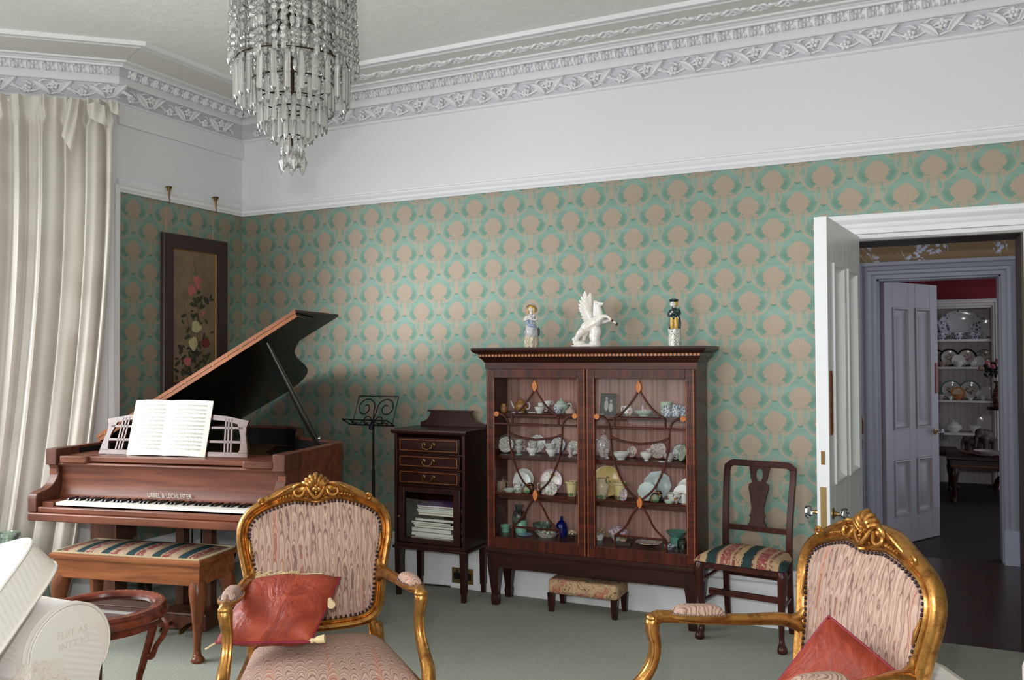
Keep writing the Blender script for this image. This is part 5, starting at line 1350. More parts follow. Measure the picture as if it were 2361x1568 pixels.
# ================================================================ DINING CHAIR BY THE DOOR
dc = thing('dining_chair', 'dark mahogany dining chair with a vase splat and striped tapestry seat beside the white door', 'chair', (3.735, -.222, 0), rad(-8))
M_chair = wood('chair_mahogany', S(46, 18, 14), S(74, 31, 23), 'z', 1, .3)
fx, rx, fy, ry = .215, .175, -.155, .13
for s in (-1, 1):
    m = MB(); chain(m, [(s*fx, fy, .40, .026), (s*(fx+.006), fy-.006, .36, .027), (s*(fx-.002), fy+.002, .25, .02), (s*(fx-.006), fy+.006, .1, .0145), (s*(fx-.004), fy+.004, .05, .015), (s*(fx+.002), fy-.01, .022, .025), (s*(fx+.002), fy-.012, .006, .025), (s*(fx+.002), fy-.012, 0, .02)], 4)
    m.build('front_leg', M_chair, dc)
    m = MB(); P = cr([(s*rx, ry+.04, 0), (s*rx, ry+.012, .2), (s*rx, ry, .42), (s*(rx+.002), ry+.012, .6), (s*(rx+.008), ry+.05, .8), (s*(rx+.008), ry+.068, .875)], 5)
    m.rings([[(x-.016, y-.012, z), (x+.016, y-.012, z), (x+.016, y+.012, z), (x-.016, y+.012, z)] for x, y, z in P]); m.build('rear_leg', M_chair, dc, bevel=.003)
    MB().tube([(s*(fx-.005), fy, .2), (s*rx, ry+.01, .2)], .009, 8).build('side_stretcher', M_chair, dc)
    MB().tube([(s*(fx-.003), fy, .31), (s*rx, ry+.006, .335)], .008, 8).build('upper_stretcher', M_chair, dc)
    MB().tube([(s*fx, fy, .4), (s*rx, ry, .41)], .014, 6).build('side_rail', M_chair, dc)
MB().box(-fx+.01, fx-.01, -.01+fy*.35, .012+fy*.35, .215, .245).build('cross_stretcher', M_chair, dc, bevel=.002)
MB().tube([(-rx, ry+.008, .29), (rx, ry+.008, .29)], .0095, 8).build('rear_stretcher', M_chair, dc)
MB().box(-fx, fx, fy-.008, fy+.01, .375, .412).build('front_rail', M_chair, dc, bevel=.002)
def by(z): return ry+.012+.056*max(0, (z-.6)/.275)
w_ = rx+.024
tr = [(-w_, .85), (-w_, .885), (-w_+.014, .894), (-w_+.028, .908), (-w_+.05, .915), (w_-.05, .915), (w_-.028, .908), (w_-.014, .894), (w_, .885), (w_, .85), (w_-.033, .85), (w_-.034, .868), (w_-.05, .882), (-w_+.05, .882), (-w_+.034, .868), (-w_+.033, .85)]
MB().prism(tr, by(.89)-.012, by(.89)+.01).build('top_rail', M_chair, dc, bevel=.003)
MB().box(-rx, rx, by(.56)-.012, by(.56)+.008, .535, .563).build('lower_rail', M_chair, dc, bevel=.002)
hs = [(.05, .563), (.05, .575), (.04, .585), (.036, .6), (.038, .612), (.046, .62), (.036, .63), (.034, .66), (.046, .73), (.056, .765), (.054, .785), (.04, .795), (.034, .8), (.046, .815), (.05, .85), (.056, .87), (.056, .884)]
mb = MB()
def sp(poly): 
    n = len(poly); mb.add([(x, by(z)-.008, z) for x, z in poly]+[(x, by(z)+.004, z) for x, z in poly], [tuple(range(n)), tuple(range(2*n-1, n-1, -1))]+[(k, k+n, (k+1) % n+n, (k+1) % n) for k in range(n)])
sp(hs[:11]+[(0, .785)]+[(0, .563)]); sp([(-x, z) for x, z in hs[:11]]+[(0, .785), (0, .563)])
for s in (-1, 1): sp([(s*x, z) for x, z in hs[10:]]+[(0, .884), (0, .872), (s*.014, .868), (s*.02, .85), (s*.02, .825), (s*.012, .808), (0, .802), (0, .785)])
g = G('splat_mahogany'); n_ = g.noise(4, 4, .6, .5, g.scl((14, 14, 1.2)))
mb.build('splat', g.fin(g.mix(n_.ss(.3, .7), S(46, 18, 14), S(66, 28, 21)), .5, spec=.25), dc)
mb = MB()
def seat_fn(u, v):
    wv = lerp(fx+.03, rx+.012, v); e = (1-abs(2*u-1)**6)*(1-abs(2*v-1)**6)
    return (lerp(-wv, wv, u), lerp(fy-.03, ry+.02, v), .412+.05*e**.5+.016*sin(PI*u)*sin(PI*v))
mb.grid(seat_fn, 26, 22); mb.grid(lambda u, v: (seat_fn(u, v)[0], seat_fn(u, v)[1], .411), 4, 4)
g = G('striped_seat_tapestry'); x_, y_, z_ = g.xyz(); nz = g.noise(80, 4, .7, 1.5); n2 = g.noise(30, 3, .6, 2)
ph_ = (x_+.17+(nz-.5)*.006).mod(.19)/.19
c = g.ramp(ph_, [(0, S(40, 58, 58)), (.26, S(120, 62, 62)), (.3, S(160, 136, 108)), (.38, S(134, 70, 70)), (.66, S(160, 136, 108)), (.72, S(122, 66, 64)), (.8, S(168, 140, 104)), (.97, S(40, 58, 58))], 'CONSTANT')
c = g.mix(n2.ss(.52, .6)*ph_.gt(.26)*.85, c, S(178, 150, 114)); c = g.mix(nz.ss(.56, .62)*ph_.gt(.7)*.8, c, S(40, 46, 42))
g.bump(nz, .4, .004)
mb.build('seat', g.fin(c, .9, spec=.15), dc)
# ================================================================ GILDED ARMCHAIRS
def marble(name, ax, cw, P, B, k):
    """combed marbling: rows of arches, each column slipped against the next"""
    g = G(name); c3 = g.xyz(); a, b = c3[0], c3[ax]
    w = g.noise(11, 2, .5); w2 = g.noise(16, 2, .5)
    u = a/cw+(w-.5)*.9; ce = u.floor(); q = (u-ce)*2-1
    wn = g.t.nodes.new('ShaderNodeTexWhiteNoise'); wn.noise_dimensions = '1D'; g.put(wn.inputs['W'], ce); rn = X(g, wn.outputs['Value'])
    arch = (1.0-q*q*.97).max(0.0).sqrt()
    n = b/P-arch*B*(rn*.7+.6)+rn*3.0+(w2-.5)*k
    f = n.mod(1.0); o = g.noise(1.1, 1, .5, 0, g.vec(a*34+5, b*1.2, 3))
    c = g.ramp(f, [(0, S(172, 142, 128)), (.2, S(188, 162, 148)), (.38, S(166, 134, 120)), (.5, S(112, 88, 82)), (.6, S(166, 134, 118)), (.72, S(194, 168, 152)), (.82, S(168, 138, 124)), (.9, S(122, 96, 88)), (.97, S(176, 144, 130))])
    c = g.mix(o.ss(.6, .72)*f.ss(.2, .6)*.5, c, S(184, 104, 80))
    c = g.mix(o.ss(.36, .28)*f.ss(.3, .6)*.6, c, S(150, 104, 104))
    g.bump(f, .12, .003)
    return g.fin(c, .75, spec=.25)
M_mback = marble('marbled_silk_back', 2, .024, .30, 1.1, 1.5)
M_mseat = marble('marbled_silk_seat', 1, .034, .034, 1.5, 1.6)
M_mpad = marble('marbled_silk_pad', 1, .03, .03, 1.4, 1.5)
M_nail = plain('dark_bronze_nail', S(70, 58, 62), .35, metal=.75)
HALF = [(0, .925), (.05, .932), (.09, .934), (.155, .917), (.215, .89), (.247, .852), (.252, .80), (.24, .735), (.226, .66), (.219, .58), (.207, .525), (.17, .5), (.09, .492), (0, .49)]
def back_outline(n=4):
    full = HALF+[(-x, z) for x, z in HALF[-2:0:-1]]
    return cr(full, n, closed=True)
def gilt_chair(label, loc, rz):
    t = thing('gilded_armchair', label, 'armchair', loc, rz, 'gilded armchairs with marbled silk')
    # ---- back (tilted 9 degrees about the rear of the seat)
    by0, tl = .235, math.tan(rad(10))
    def B(x, d, z): return (x, by0+(z-.45)*tl-d, z+d*tl*.9)
    o = back_outline(); m = len(o)
    prof = [(0, -.022), (0, .012), (.003, .02), (.008, .024), (.013, .02), (.016, .014), (.022, .021), (.031, .026), (.04, .021), (.046, .008), (.046, -.012), (.04, -.022)]
    mb = MB(); R = []
    for i in range(m):
        a, b = Vector(o[i-1]), Vector(o[(i+1) % m]); tt = (b-a).normalized(); nx, nz = -tt.y, tt.x
        top = max(0, 1-abs(o[i][0])/.2) if o[i][1] > .8 else 0
        R.append([B(o[i][0]+nx*w*(1+.7*top), d, o[i][1]+nz*w*(1+.9*top)) for w, d in prof])
    mb.rings(R, closed=True); mb.build('back_frame', M_gold, t)
    mb = MB(); N = 10
    for side in (1, -1):
        vs = []
        for j in range(N+1):
            s = j/N
            for x, z in o: vs.append(B(x*s, side*(.012+.03*(1-s**2.5)) if side > 0 else -.018, .70+(z-.70)*s))
        fs = [(j*m+i, j*m+(i+1) % m, (j+1)*m+(i+1) % m, (j+1)*m+i) for j in range(N) for i in range(m)]
        mb.add(vs, fs)
    mb.build('back_panel', M_mback, t)
    mb = MB(); q = back_outline(9); acc = 0; last = None
    for i, (x, z) in enumerate(q):
        p = Vector((x*.985, .70+(z-.70)*.98))
        if last is None or (p-last).length > .0118: mb.ball(B(p.x, .017, p.y), .0054, 7, 5); last = p
    mb.build('nail_trim', M_nail, t)
    # crest: shell of lobes, C scrolls, husks and side leaves
    mb = MB()
    for k in range(-3, 4):
        a = k*.36; L = .044-.004*abs(k)
        c = Vector((.006*k, 1.005-.004*abs(k))); e = c+Vector((sin(a)*L, cos(a)*L*.72))
        P = [B(c.x, .028, c.y-.012), B((c.x+e.x)/2, .035, (c.y+e.y)/2), B(e.x, .022, e.y), B(e.x*1.02, .01, e.y-.006)]
        chain(mb, [p+(r,) for p, r in zip(P, (.006, .01, .0095, .005))], 4, 8)
    for s in (-1, 1):
        def C(pts, rr): chain(mb, [B(s*x, d, z)+(r,) for (x, d, z), r in zip(pts, rr)], 4, 8)
        C([(.036, .03, .995), (.026, .034, .972), (.012, .035, .952), (0, .034, .944)], (.005, .007, .0075, .008))
        C([(.04, .026, .985), (.05, .032, .962), (.066, .032, .952), (.082, .03, .962), (.08, .028, .978), (.068, .026, .976)], (.006, .0065, .0065, .006, .005, .004))
        C([(.046, .024, 1.0), (.064, .03, 1.0), (.082, .03, .992), (.088, .028, .976)], (.005, .007, .007, .004))
        C([(.09, .024, .992), (.12, .024, .978), (.15, .022, .96), (.18, .02, .944)], (.004, .007, .0055, .003))
        for x, z, r in ((.1, .957, .0075), (.112, .955, .006), (.122, .953, .0055), (.133, .95, .005), (.143, .947, .004), (.03, .951, .004), (.022, .985, .004), (.018, .975, .0035)): mb.ball(B(s*x, .027, z), r, 8, 6)
        C([(.196, .02, .943), (.204, .03, .952), (.214, .028, .943), (.21, .024, .933), (.2, .024, .934)], (.005, .006, .006, .005, .004))
        C([(.25, .02, .80), (.246, .026, .76), (.238, .024, .73)], (.003, .006, .003))
    for z, r in ((.99, .007), (.978, .0075), (.966, .007), (.957, .005)): mb.ball(B(0, .036, z), (r, r, r*1.15), 8, 6)
    chain(mb, [B(-.02, .03, .934)+(.003,), B(0, .032, .93)+(.006,), B(.02, .03, .934)+(.003,)], 4, 8)
    mb.build('crest', M_gold, t)
    # ---- arms
    for s in (-1, 1):
        mb = MB()
        A = [(.238, .27, .615, .017), (.244, .245, .645, .021), (.262, .19, .662, .021), (.285, .08, .664, .0185), (.308, -.06, .672, .018), (.318, -.155, .684, .019), (.32, -.205, .688, .02)]
        chain(mb, [(s*x, y, z, r) for x, y, z, r in A], 5, 12)
        chain(mb, [(s*.236, .265, .70, .008), (s*.243, .25, .67, .016), (s*.255, .2, .658, .015)], 5, 10)
        Pp = [(.32, -.195, .69, .02), (.32, -.222, .676, .024), (.317, -.224, .645, .021), (.313, -.218, .6, .018), (.315, -.226, .55, .018), (.322, -.255, .5, .0205), (.328, -.3, .455, .023), (.325, -.325, .415, .024)]
        chain(mb, [(s*x, y, z, r) for x, y, z, r in Pp], 5, 12)
        for dx in (-.012, .012):
            chain(mb, [(s*(x+dx*.9), y-r*.72, z+.002, .0055) for x, y, z, r in Pp[1:7]], 5, 6)
        chain(mb, [(s*(x-.016), y+.01, z-r*.55, .005) for x, y, z, r in A[1:6]], 5, 6)
        chain(mb, [(s*(x+.014), y+.01, z-r*.45, .005) for x, y, z, r in A[1:6]], 5, 6)
        mb.ball((s*.32, -.23, .688), (.024, .016, .014), 10, 7)
        mb.build('arm', M_gold, t)
        mb = MB(); c = Vector((s*.305, -.075, .694)); ang = s*.13
        M4 = Matrix.Translation(c) @ Matrix.Rotation(ang, 4, 'Z') @ Matrix.Rotation(-.06, 4, 'X')
        mb.grid(lambda u, v: (lambda a, b, e: (.029*a*(1-.25*b*b), .085*b, .03*e-.004))(2*u-1, 2*v-1, ((1-abs(2*u-1)**3)*(1-abs(2*v-1)**4))**.5), 12, 18)
        mb.xf(M4); mb.build('arm_pad', M_mpad, t)
        mb = MB()
        for k in range(40):
            a = 2*PI*k/40; x, y = .031*cos(a), .088*sin(a); x = math.copysign(abs(cos(a))**.7*.03, cos(a)); y = math.copysign(abs(sin(a))**.7*.087, sin(a))
            mb.ball(tuple(M4 @ Vector((x, y, -.002))), .0042, 6, 4)
        mb.build('arm_nail_trim', M_nail, t)
        mb = MB(); mb.tube([tuple(M4 @ Vector((math.copysign(abs(cos(2*PI*k/32))**.7*.034, cos(2*PI*k/32)), math.copysign(abs(sin(2*PI*k/32))**.7*.093, sin(2*PI*k/32)), -.008))) for k in range(32)], .007, 6, True)
        mb.build('arm_pad_frame', M_gold, t)
    # ---- seat
    def seat_pt(u, v):
        a, b = 2*u-1, v; w = lerp(.315, .235, b); bow = -.035*(1-a*a)*(1-b)
        e = (1-abs(a)**4)*(1-abs(2*b-1)**4)
        return (a*w, lerp(-.31, .225, b)+bow, .395+.065*e**.45+.022*sin(PI*u)*sin(PI*v))
    mb = MB(); mb.grid(seat_pt, 36, 30); mb.build('seat', M_mseat, t)
    mb = MB(); L = []
    for k in range(13): L.append((lerp(-.325, .325, k/12), -.318-.037*(1-(k/6-1)**2)))
    L += [(.245, .25), (-.245, .25)]
    nn = len(L); mb.rings([[(x*q, y*q, z+(.02*max(0, 1-abs(x)/.22) if y < -.2 and z < .37 else 0)) for x, y in L] for q, z in ((.97, .335), (1.0, .345), (1.02, .37), (1.0, .385), (1.01, .395), (.96, .402))])
    mb.build('seat_rail', M_gold, t)
    mb = MB()
    for k in range(-2, 3): mb.ball((k*.02, -.365, .37-.004*abs(k)), (.011, .009, .014), 8, 6)
    mb.build('rail_carving', M_gold, t)
    for s in (-1, 1):
        m = MB(); cabriole(m, s*.305, -.31, .36, s*.9, -.9, .034, .03); m.build('front_leg', M_gold, t)
        m = MB(); chain(m, [(s*.23, .245, .46, .02), (s*.235, .245, .38, .024), (s*.235, .265, .2, .018), (s*.24, .32, 0, .016)], 5, 10); m.build('rear_leg', M_gold, t)
        m = MB(); chain(m, [B(s*.2, -.005, .52)+(.018,), (s*.215, .245, .44, .02), (s*.225, .245, .38, .022)], 4, 10); m.build('back_post', M_gold, t)
    return t
chA = gilt_chair('gilded carved armchair left of centre, a frayed rust cushion lying on its seat', (2.617, -2.41, 0), rad(42))
chB = gilt_chair('gilded carved armchair near the open white door, turned side on, rust cushion on its point', (4.183, -2.39, 0), rad(-48.4))

# ---------------------------------------------------------------- silk cushions
g = G('rust_silk'); a = g.noise(7, 4, .6, 1.6); v = g.voro(34, rnd=.35)
c = g.mix(a.ss(.35, .7), S(128, 44, 27), S(162, 68, 43)); c = g.mix(v.ss(.1, .06)*.7, c, S(96, 40, 44))
g.bump(a, .55, .03)
M_rust = g.fin(c, .5, spec=.35)
M_crim = plain('crimson_piping', S(132, 24, 50), .5); M_fringe = plain('cream_fringe', S(222, 200, 156), .85, var=.15)
def pillow_pt(w, h, th, a, b, s):
    pin = 1-.07*(1-b*b); pin2 = 1-.07*(1-a*a)
    e = max(0, (1-a**4)*(1-b**4))**.55
    return (w/2*a*pin2*1.0, s*th/2*e*(1+.06*sin(7*a+3*b)), h/2*b*pin)
def cushion(name, label, c, ax, ay, w, h, th, mat, pipe, cat='cushion'):
    """ax, ay: in-plane directions (width, height) in the world"""
    ax = Vector(ax).normalized(); ay = Vector(ay); ay = (ay-ax*ay.dot(ax)).normalized(); n = ay.cross(ax)*-1
    Mx = Matrix((ax, ay.cross(ax), ay)).transposed().to_4x4(); Mx.translation = Vector(c)
    t = thing(name, label, cat); t.matrix_world = Mx
    mb = MB()
    for s in (-1, 1): mb.grid(lambda u, v: pillow_pt(w, h, th, 2*u-1, 2*v-1, s), 28, 28)
    mb.build('cover', mat, t, ang=180)
    P = []
    for k in range(16): P.append((-1+k/8, -1))
    for k in range(16): P.append((1, -1+k/8))
    for k in range(16): P.append((1-k/8, 1))
    for k in range(16): P.append((-1, 1-k/8))
    mb = MB(); mb.tube([pillow_pt(w, h, th, a, b, 0) for a, b in P], .0038, 6, True); mb.build('piping', pipe, t)
    return t
def W(lat, u, f): return rt*lat+Vector((0, 0, u))+Vector((fw.x, fw.y, 0)).normalized()*f
cu = cushion('rust_cushion', 'rust silk cushion with a frayed cream fringe on the left gilded armchair', (2.485, -2.475, .60), W(.97, .06, -.16), W(.20, .42, .88), .345, .33, .13, M_rust, M_crim)
mb = MB(); random.seed(5)
for k in range(46):
    a = -.98+k*.023+random.uniform(-.01, .01); x, y, z = pillow_pt(.345, .33, .13, a, 1, 0)
    mb.tube(cr([(x, y, z), (x+random.uniform(-.01, .02), y-.012, z+.012), (x+random.uniform(0, .04), y-.02-random.random()*.012, z+.006+random.uniform(-.02, .012))], 3), .0022, 4)
for k in range(6):
    x, y, z = pillow_pt(.345, .33, .13, -.98+k*.2, 1, 0); mb.tube([(x, y-.006, z+.004), (x+.09, y-.01, z+.007), (x+.19 if k < 3 else x+.1, y-.012, z+.003)], .007, 6)
mb.build('fringe', M_fringe, cu)
def tassel(t, p, d):
    m = MB(); p, d = Vector(p), Vector(d).normalized()
    m.ball(p+d*.012, .009, 8, 6); m.tube([p+d*.018, p+d*.03, p+d*.055], [.006, .012, .014], 9); m.tube([p, p+d*.01], .003, 6)
    m.build('tassel', M_fringe, t)
tassel(cu, (.168, 0, .05), (.5, -.2, -.9)); tassel(cu, (.165, 0, -.162), (.9, 0, .2))
mb = MB(); mb.tube([(-.172, 0, -.165), (-.185, 0, -.18), (-.19, -.004, -.2)], [.003, .0035, .002], 6); mb.tube([(-.186, 0, -.185), (-.2, .003, -.19)], .0025, 5); mb.build('frayed_cord', M_fringe, cu)
cu2 = cushion('rust_cushion', 'rust silk cushion standing on one corner in the gilded armchair by the door', (4.36, -2.40, .575), W(.62, -.52, -.55), W(-.1, .80, .28), .29, .29, .12, M_rust, M_crim)

# ================================================================ SOFA (its arm and one loose cushion reach into the picture)
g = G('printed_linen'); x_, y_, z_ = g.xyz(); a = g.noise(5, 2); b = g.noise(60, 4, .8, 1.5)
cell = g.voro(5.5, out='Color', rnd=.8); h = X(g, g.t.nodes.new('ShaderNodeSeparateColor').outputs[0]); g.t.links.new(cell, h.k.node.inputs[0])
lines = ((z_+y_*.4+x_*.25)*PI*2/.022).sin().gt(.1)*b.gt(.45)
c = g.mix(h.ss(.45, .6)*.55, S(240, 236, 234), S(234, 224, 214)); c = g.mix(lines*h.lt(.42)*.2, c, S(200, 184, 170)); c = g.mix(b.ss(.55, .6)*h.gt(.66)*.5, c, S(196, 160, 128))
M_linen = g.fin(c, .9, spec=.15)
M_linpipe = plain('cream_linen_piping', S(232, 226, 220), .9)
sf = thing('sofa', 'cream printed linen sofa with a rolled scroll arm at the left edge', 'sofa', (1.45, -3.75, 0), 0)
# local: faces +x, the visible arm is the +y one
def roll(mb, x0, x1, cy, cz, r, s):
    pr = [(cy-s*r*.95, .12)]+[(cy+r*1.0*cos(a)*1, cz+r*sin(a)) for a in [(PI-PI*1.18*k/18 if s > 0 else PI*1.18*k/18) for k in range(19)]]
    pr += [(cy+s*r*.78, cz-r*.72), (cy+s*r*.55, .12)]
    R = []
    for x, q in ((x0, 1), (x1-.03, 1), (x1-.01, .985), (x1, .95)): R.append([(x, cy+(y-cy)*q, cz+(z-cz)*q) for y, z in pr])
    mb.rings(R); return pr
for s, nm in ((1, 'arm'), (-1, 'arm')):
    mb = MB(); pr = roll(mb, -.42, .43, s*.9, .485, .158, s); a_ = mb.build(nm, M_linen, sf, ang=50)
    MB().tube([(.425, y, z) for y, z in pr[1:20]], .0055, 6).build('arm_piping', M_linpipe, a_)
    MB().tube([(.40, y, z+.001) for y, z in pr[1:20]], .004, 6).build('arm_piping', M_linpipe, a_)
MB().box(-.44, .36, -.8, .8, .1, .3).build('base', M_linen, sf, bevel=.03)
MB().box(-.5, -.3, -.86, .86, .12, .76).build('back', M_linen, sf, bevel=.07)
for y0 in (-.78, .0): MB().box(-.3, .42, y0, y0+.77, .3, .43).build('seat_cushion', M_linen, sf, bevel=.04)
for sx in (-.38, .34):
    for sy in (-.85, .85): MB().lathe([(.02, 0), (.026, .1)], (sx, sy, 0), 10).build('foot', M_walnut, sf)
for body, zz, yy in (('FLIIT AS', .535, .845), ('INTT IO', .495, .85)):
    to = text_obj('fabric_lettering', body, .034, .0002, plain('faded_print', S(230, 219, 209), .9), sf)
    to.location = (.4312, yy, zz); to.rotation_euler = (PI/2, 0, PI/2)
# boxed cushion resting on the arm
cx, cu_ = W(.8, .25, -.3), W(.2, .61, .76)
bc = cushion('sofa_cushion', 'cream printed boxed cushion with piped edges resting on the sofa arm', tuple(Vector((1.845, -2.885, .858))-cx.normalized()*.26-(cu_-cx.normalized()*cu_.dot(cx.normalized())).normalized()*.25), cx, cu_, .52, .5, .02, M_linen, M_linpipe)
for ch in list(bc.children): bpy.data.objects.remove(ch)
def bx_pt(u, v, s):
    a, b = 2*u-1, 2*v-1; e = ((1-a**4)*(1-b**4))**.6; k = 1-.13*(a*a*b*b)**2
    return (.26*a*k*(1-.015*(1-b*b)), s*(.062+.04*e), .25*b*k*(1-.015*(1-a*a)))
mb = MB()
for s in (-1, 1): mb.grid(lambda u, v: bx_pt(u, v, s), 20, 20)
E_ = []
for k in range(20): E_.append((k/20, 0))
for k in range(20): E_.append((1, k/20))
for k in range(20): E_.append((1-k/20, 1))
for k in range(20): E_.append((0, 1-k/20))
mb.rings([[bx_pt(u, v, s) for u, v in E_] for s in (-1, 0, 1)], caps=False)
mb.build('cover', M_linen, bc, ang=60)
for s in (-1, 1): MB().tube([bx_pt(u, v, s) for u, v in E_], .0055, 6, True).build('piping', M_linpipe, bc)
# cream armchair, only its shoulder shows at the right edge
ca = thing('cream_armchair', 'cream upholstered armchair, only its rounded shoulder in view at the right edge', 'armchair', (5.04, -2.42, 0), rad(25.4))
MB().box(-.28, .3, -.09, .09, .2, .815).build('back', M_linen, ca, bevel=.075); MB().box(-.28, .3, .05, .6, .18, .42).build('seat', M_linen, ca, bevel=.05)
for s in (-1, 1): MB().box(s*.26-.07, s*.26+.07, .02, .6, .12, .58).build('arm', M_linen, ca, bevel=.05)
for s in (-1, 1):
    for y in (-.02, .52): MB().lathe([(.018, 0), (.024, .19)], (s*.25, y, 0), 10).build('leg', M_walnut, ca)

# ================================================================ ROUND TRAY TABLE
rtb = thing('tray_table', 'round mahogany tray table with a glass top and scrolled legs behind the sofa arm', 'table', (1.505, -2.42, 0), .3)
M_rt = wood('red_mahogany', S(80, 32, 20), S(126, 60, 38), 'x', 1, .25)
mb = MB(); mb.lathe([(.195, .462), (.2, .478), (.215, .485), (.238, .482), (.247, .472), (.244, .462), (.252, .452), (.254, .44), (.244, .43), (.23, .425), (.228, .40), (.2, .40), (.19, .45)], n=48, caps=False)
mb.build('rim', M_rt, rtb)
MB().lathe([(0, .461), (.2, .461), (.2, .465), (0, .465)], n=40).build('glass_top', glassy('tray_glass', (.8, .82, .84, 1), 1.6, .12), rtb)
MB().lathe([(0, .44), (.198, .44), (.198, .455), (0, .455)], n=40).build('tray_base', plain('grey_tray_lining', S(150, 148, 152), .4), rtb)
mb = MB()
for k in range(40):
    a = 2*PI*k/40; mb.ball((.226*cos(a), .226*sin(a), .4835), (.003, .008, .0012), 6, 4, (0, 0, a))
mb.build('rope_inlay', plain('gold_rope_inlay', S(150, 100, 56), .4), rtb)
for k in range(3):
    a = 2*PI*k/3+.15; c_, s_ = cos(a), sin(a)
    def pt(r, z, w): return (r*c_, r*s_, z, w)
    m = MB(); chain(m, [pt(.215, .43, .018), pt(.2, .36, .017), pt(.17, .25, .015), pt(.15, .16, .013), pt(.175, .07, .013), pt(.225, .02, .015), pt(.24, .012, .012)], 5, 8); m.build('leg', M_rt, rtb)
    m = MB(); a2 = a+.0; chain(m, [pt(.245, .43, .012), pt(.262, .4, .013), pt(.252, .36, .012), pt(.222, .315, .011), pt(.205, .275, .013), pt(.19, .27, .013), pt(.185, .285, .008)], 5, 8); m.build('scroll_bracket', M_rt, rtb)

# ================================================================ GREEN GLASS BOTTLE, BAG
gb = G('green_bottle_glass'); t_ = gb.t.nodes; tr = t_.new('ShaderNodeBsdfTransparent'); tr.inputs[0].default_value = S(236, 246, 239)
gl = t_.new('ShaderNodeBsdfGlossy'); gl.inputs['Roughness'].default_value = .04; fr_ = t_.new('ShaderNodeFresnel'); fr_.inputs[0].default_value = 1.6
df = t_.new('ShaderNodeBsdfDiffuse'); df.inputs[0].default_value = S(205, 228, 212); m1 = t_.new('ShaderNodeMixShader'); m1.inputs[0].default_value = .2; m2 = t_.new('ShaderNodeMixShader')
gb.t.links.new(tr.outputs[0], m1.inputs[1]); gb.t.links.new(df.outputs[0], m1.inputs[2]); gb.put(m2.inputs[0], X(gb, fr_.outputs[0])+.05); gb.t.links.new(m1.outputs[0], m2.inputs[1]); gb.t.links.new(gl.outputs[0], m2.inputs[2]); gb.t.links.new(m2.outputs[0], gb.o.inputs[0])
mb = MB(); mb.lathe([(0, 0), (.16, 0), (.19, .03), (.215, .12), (.2, .23), (.13, .34), (.062, .41), (.05, .45), (.05, .485), (.062, .49), (.062, .51), (.05, .515), (.044, .51), (.044, .45), (.055, .41), (.12, .335), (.0, .3)], n=36, caps=False)
tag(mb.build('glass_carboy', gb.mat, None, (-.13, -1.72, 0)), 'large green glass carboy on the floor in front of the curtain', 'bottle')
bagt = thing('camera_bag', 'black bag with a trailing strap on the floor under the piano', 'bag', (.24, -1.22, 0), .35)
MB().box(-.12, .12, -.08, .08, 0, .24).build('body', M_soot, bagt, bevel=.02)
MB().box(-.123, .123, -.086, .04, .15, .245).build('flap', M_black, bagt, bevel=.015)
MB().box(-.01, .01, -.09, -.084, .13, .18).build('buckle', M_oldbrass, bagt)
mb = MB(); P = cr([(.1, -.06, .24), (.16, -.1, .2), (.22, -.16, .1), (.25, -.2, .02), (.24, -.24, .006), (.16, -.26, .006), (.08, -.28, .006)], 6)
mb.tube(P, .011, 6, sq=.2, up=(1, .6, 0)); mb.build('strap', M_brown if 'M_brown' in globals() else P_brown, bagt)

# ================================================================ CURTAIN on the canted bay wall
random.seed(11)
def s_right(z): return -.015+.24*max(0, (2.6-z)/2.6)**1.8
def shift(z): return .15*((3.08-z)/3.08)**1.2
def fold(s, z):
    k = 1-.25*max(0, (z-2.9)/.18)
    return .045*k*sin(2*PI*s/.118+1.6*sin(s*9)+.5*sin(s*23))+.016*sin(2*PI*s/.052+2*sin(s*13)+z*.5)+.012*sin(s*31+z*1.3)
def cur(u, v):
    z = lerp(.012, 3.085, v); sr = s_right(z); s0 = u*1.22
    s = sr+s0*(1.22-sr)/1.22 if False else sr+(s0)*(1-.10*(1-v))
    f = fold(s0, z)
    if z > 2.94: f = f*.75+.018*sin(2*PI*s0/.04)*((z-2.94)/.14)
    pinch = math.exp(-((z-2.96)/.035)**2); f *= 1-.35*pinch
    p = CB+WB*(s+.012*sin(2*PI*s0/.118+.8)*(1-pinch))+NB*(.15+f*1.0+.03*(1-v))
    return (p.x, p.y, z)
g = G('cream_curtain'); n_ = g.noise(4, 2); n3 = g.noise(200, 2)
g.bump(n3, .1, .002)
c = g.mix(n_.ss(.3, .7), S(210, 203, 195), S(222, 216, 209))
M_curt = g.fin(c, .8, spec=.2, sheen=.15)
tl = g.t.nodes.new('ShaderNodeBsdfTranslucent'); tl.inputs[0].default_value = S(222, 214, 206)
mx = g.t.nodes.new('ShaderNodeMixShader'); mx.inputs[0].default_value = .12
g.t.links.new(g.b.outputs[0], mx.inputs[1]); g.t.links.new(tl.outputs[0], mx.inputs[2]); g.t.links.new(mx.outputs[0], g.o.inputs[0])
ct = thing('curtain', 'floor length cream curtain with a gathered heading hanging in the bay', 'curtain', (0, 0, 0))
mb = MB(); mb.grid(cur, 220, 70); mb.build('drape', M_curt, ct, ang=180)
def flop(s0, s1, z0, z1, d, sk):
    def f(u, v):
        s = lerp(s0, s1, u)+sk*(1-v); z = lerp(z0+(z1-z0)*.35*u, z1, v)
        p = CB+WB*s+NB*(d+.03*sin(PI*u)+.012*sin(9*u+3*v)); return (p.x, p.y, z)
    return f
for a in ((.03, .13, 2.9, 3.04, .22, -.02), (.17, .235, 2.72, 3.06, .215, .03), (-.035, .03, 2.98, 3.075, .17, -.02)):
    MB().grid(flop(*a), 10, 10).build('fallen_heading', M_curt, ct, ang=180)
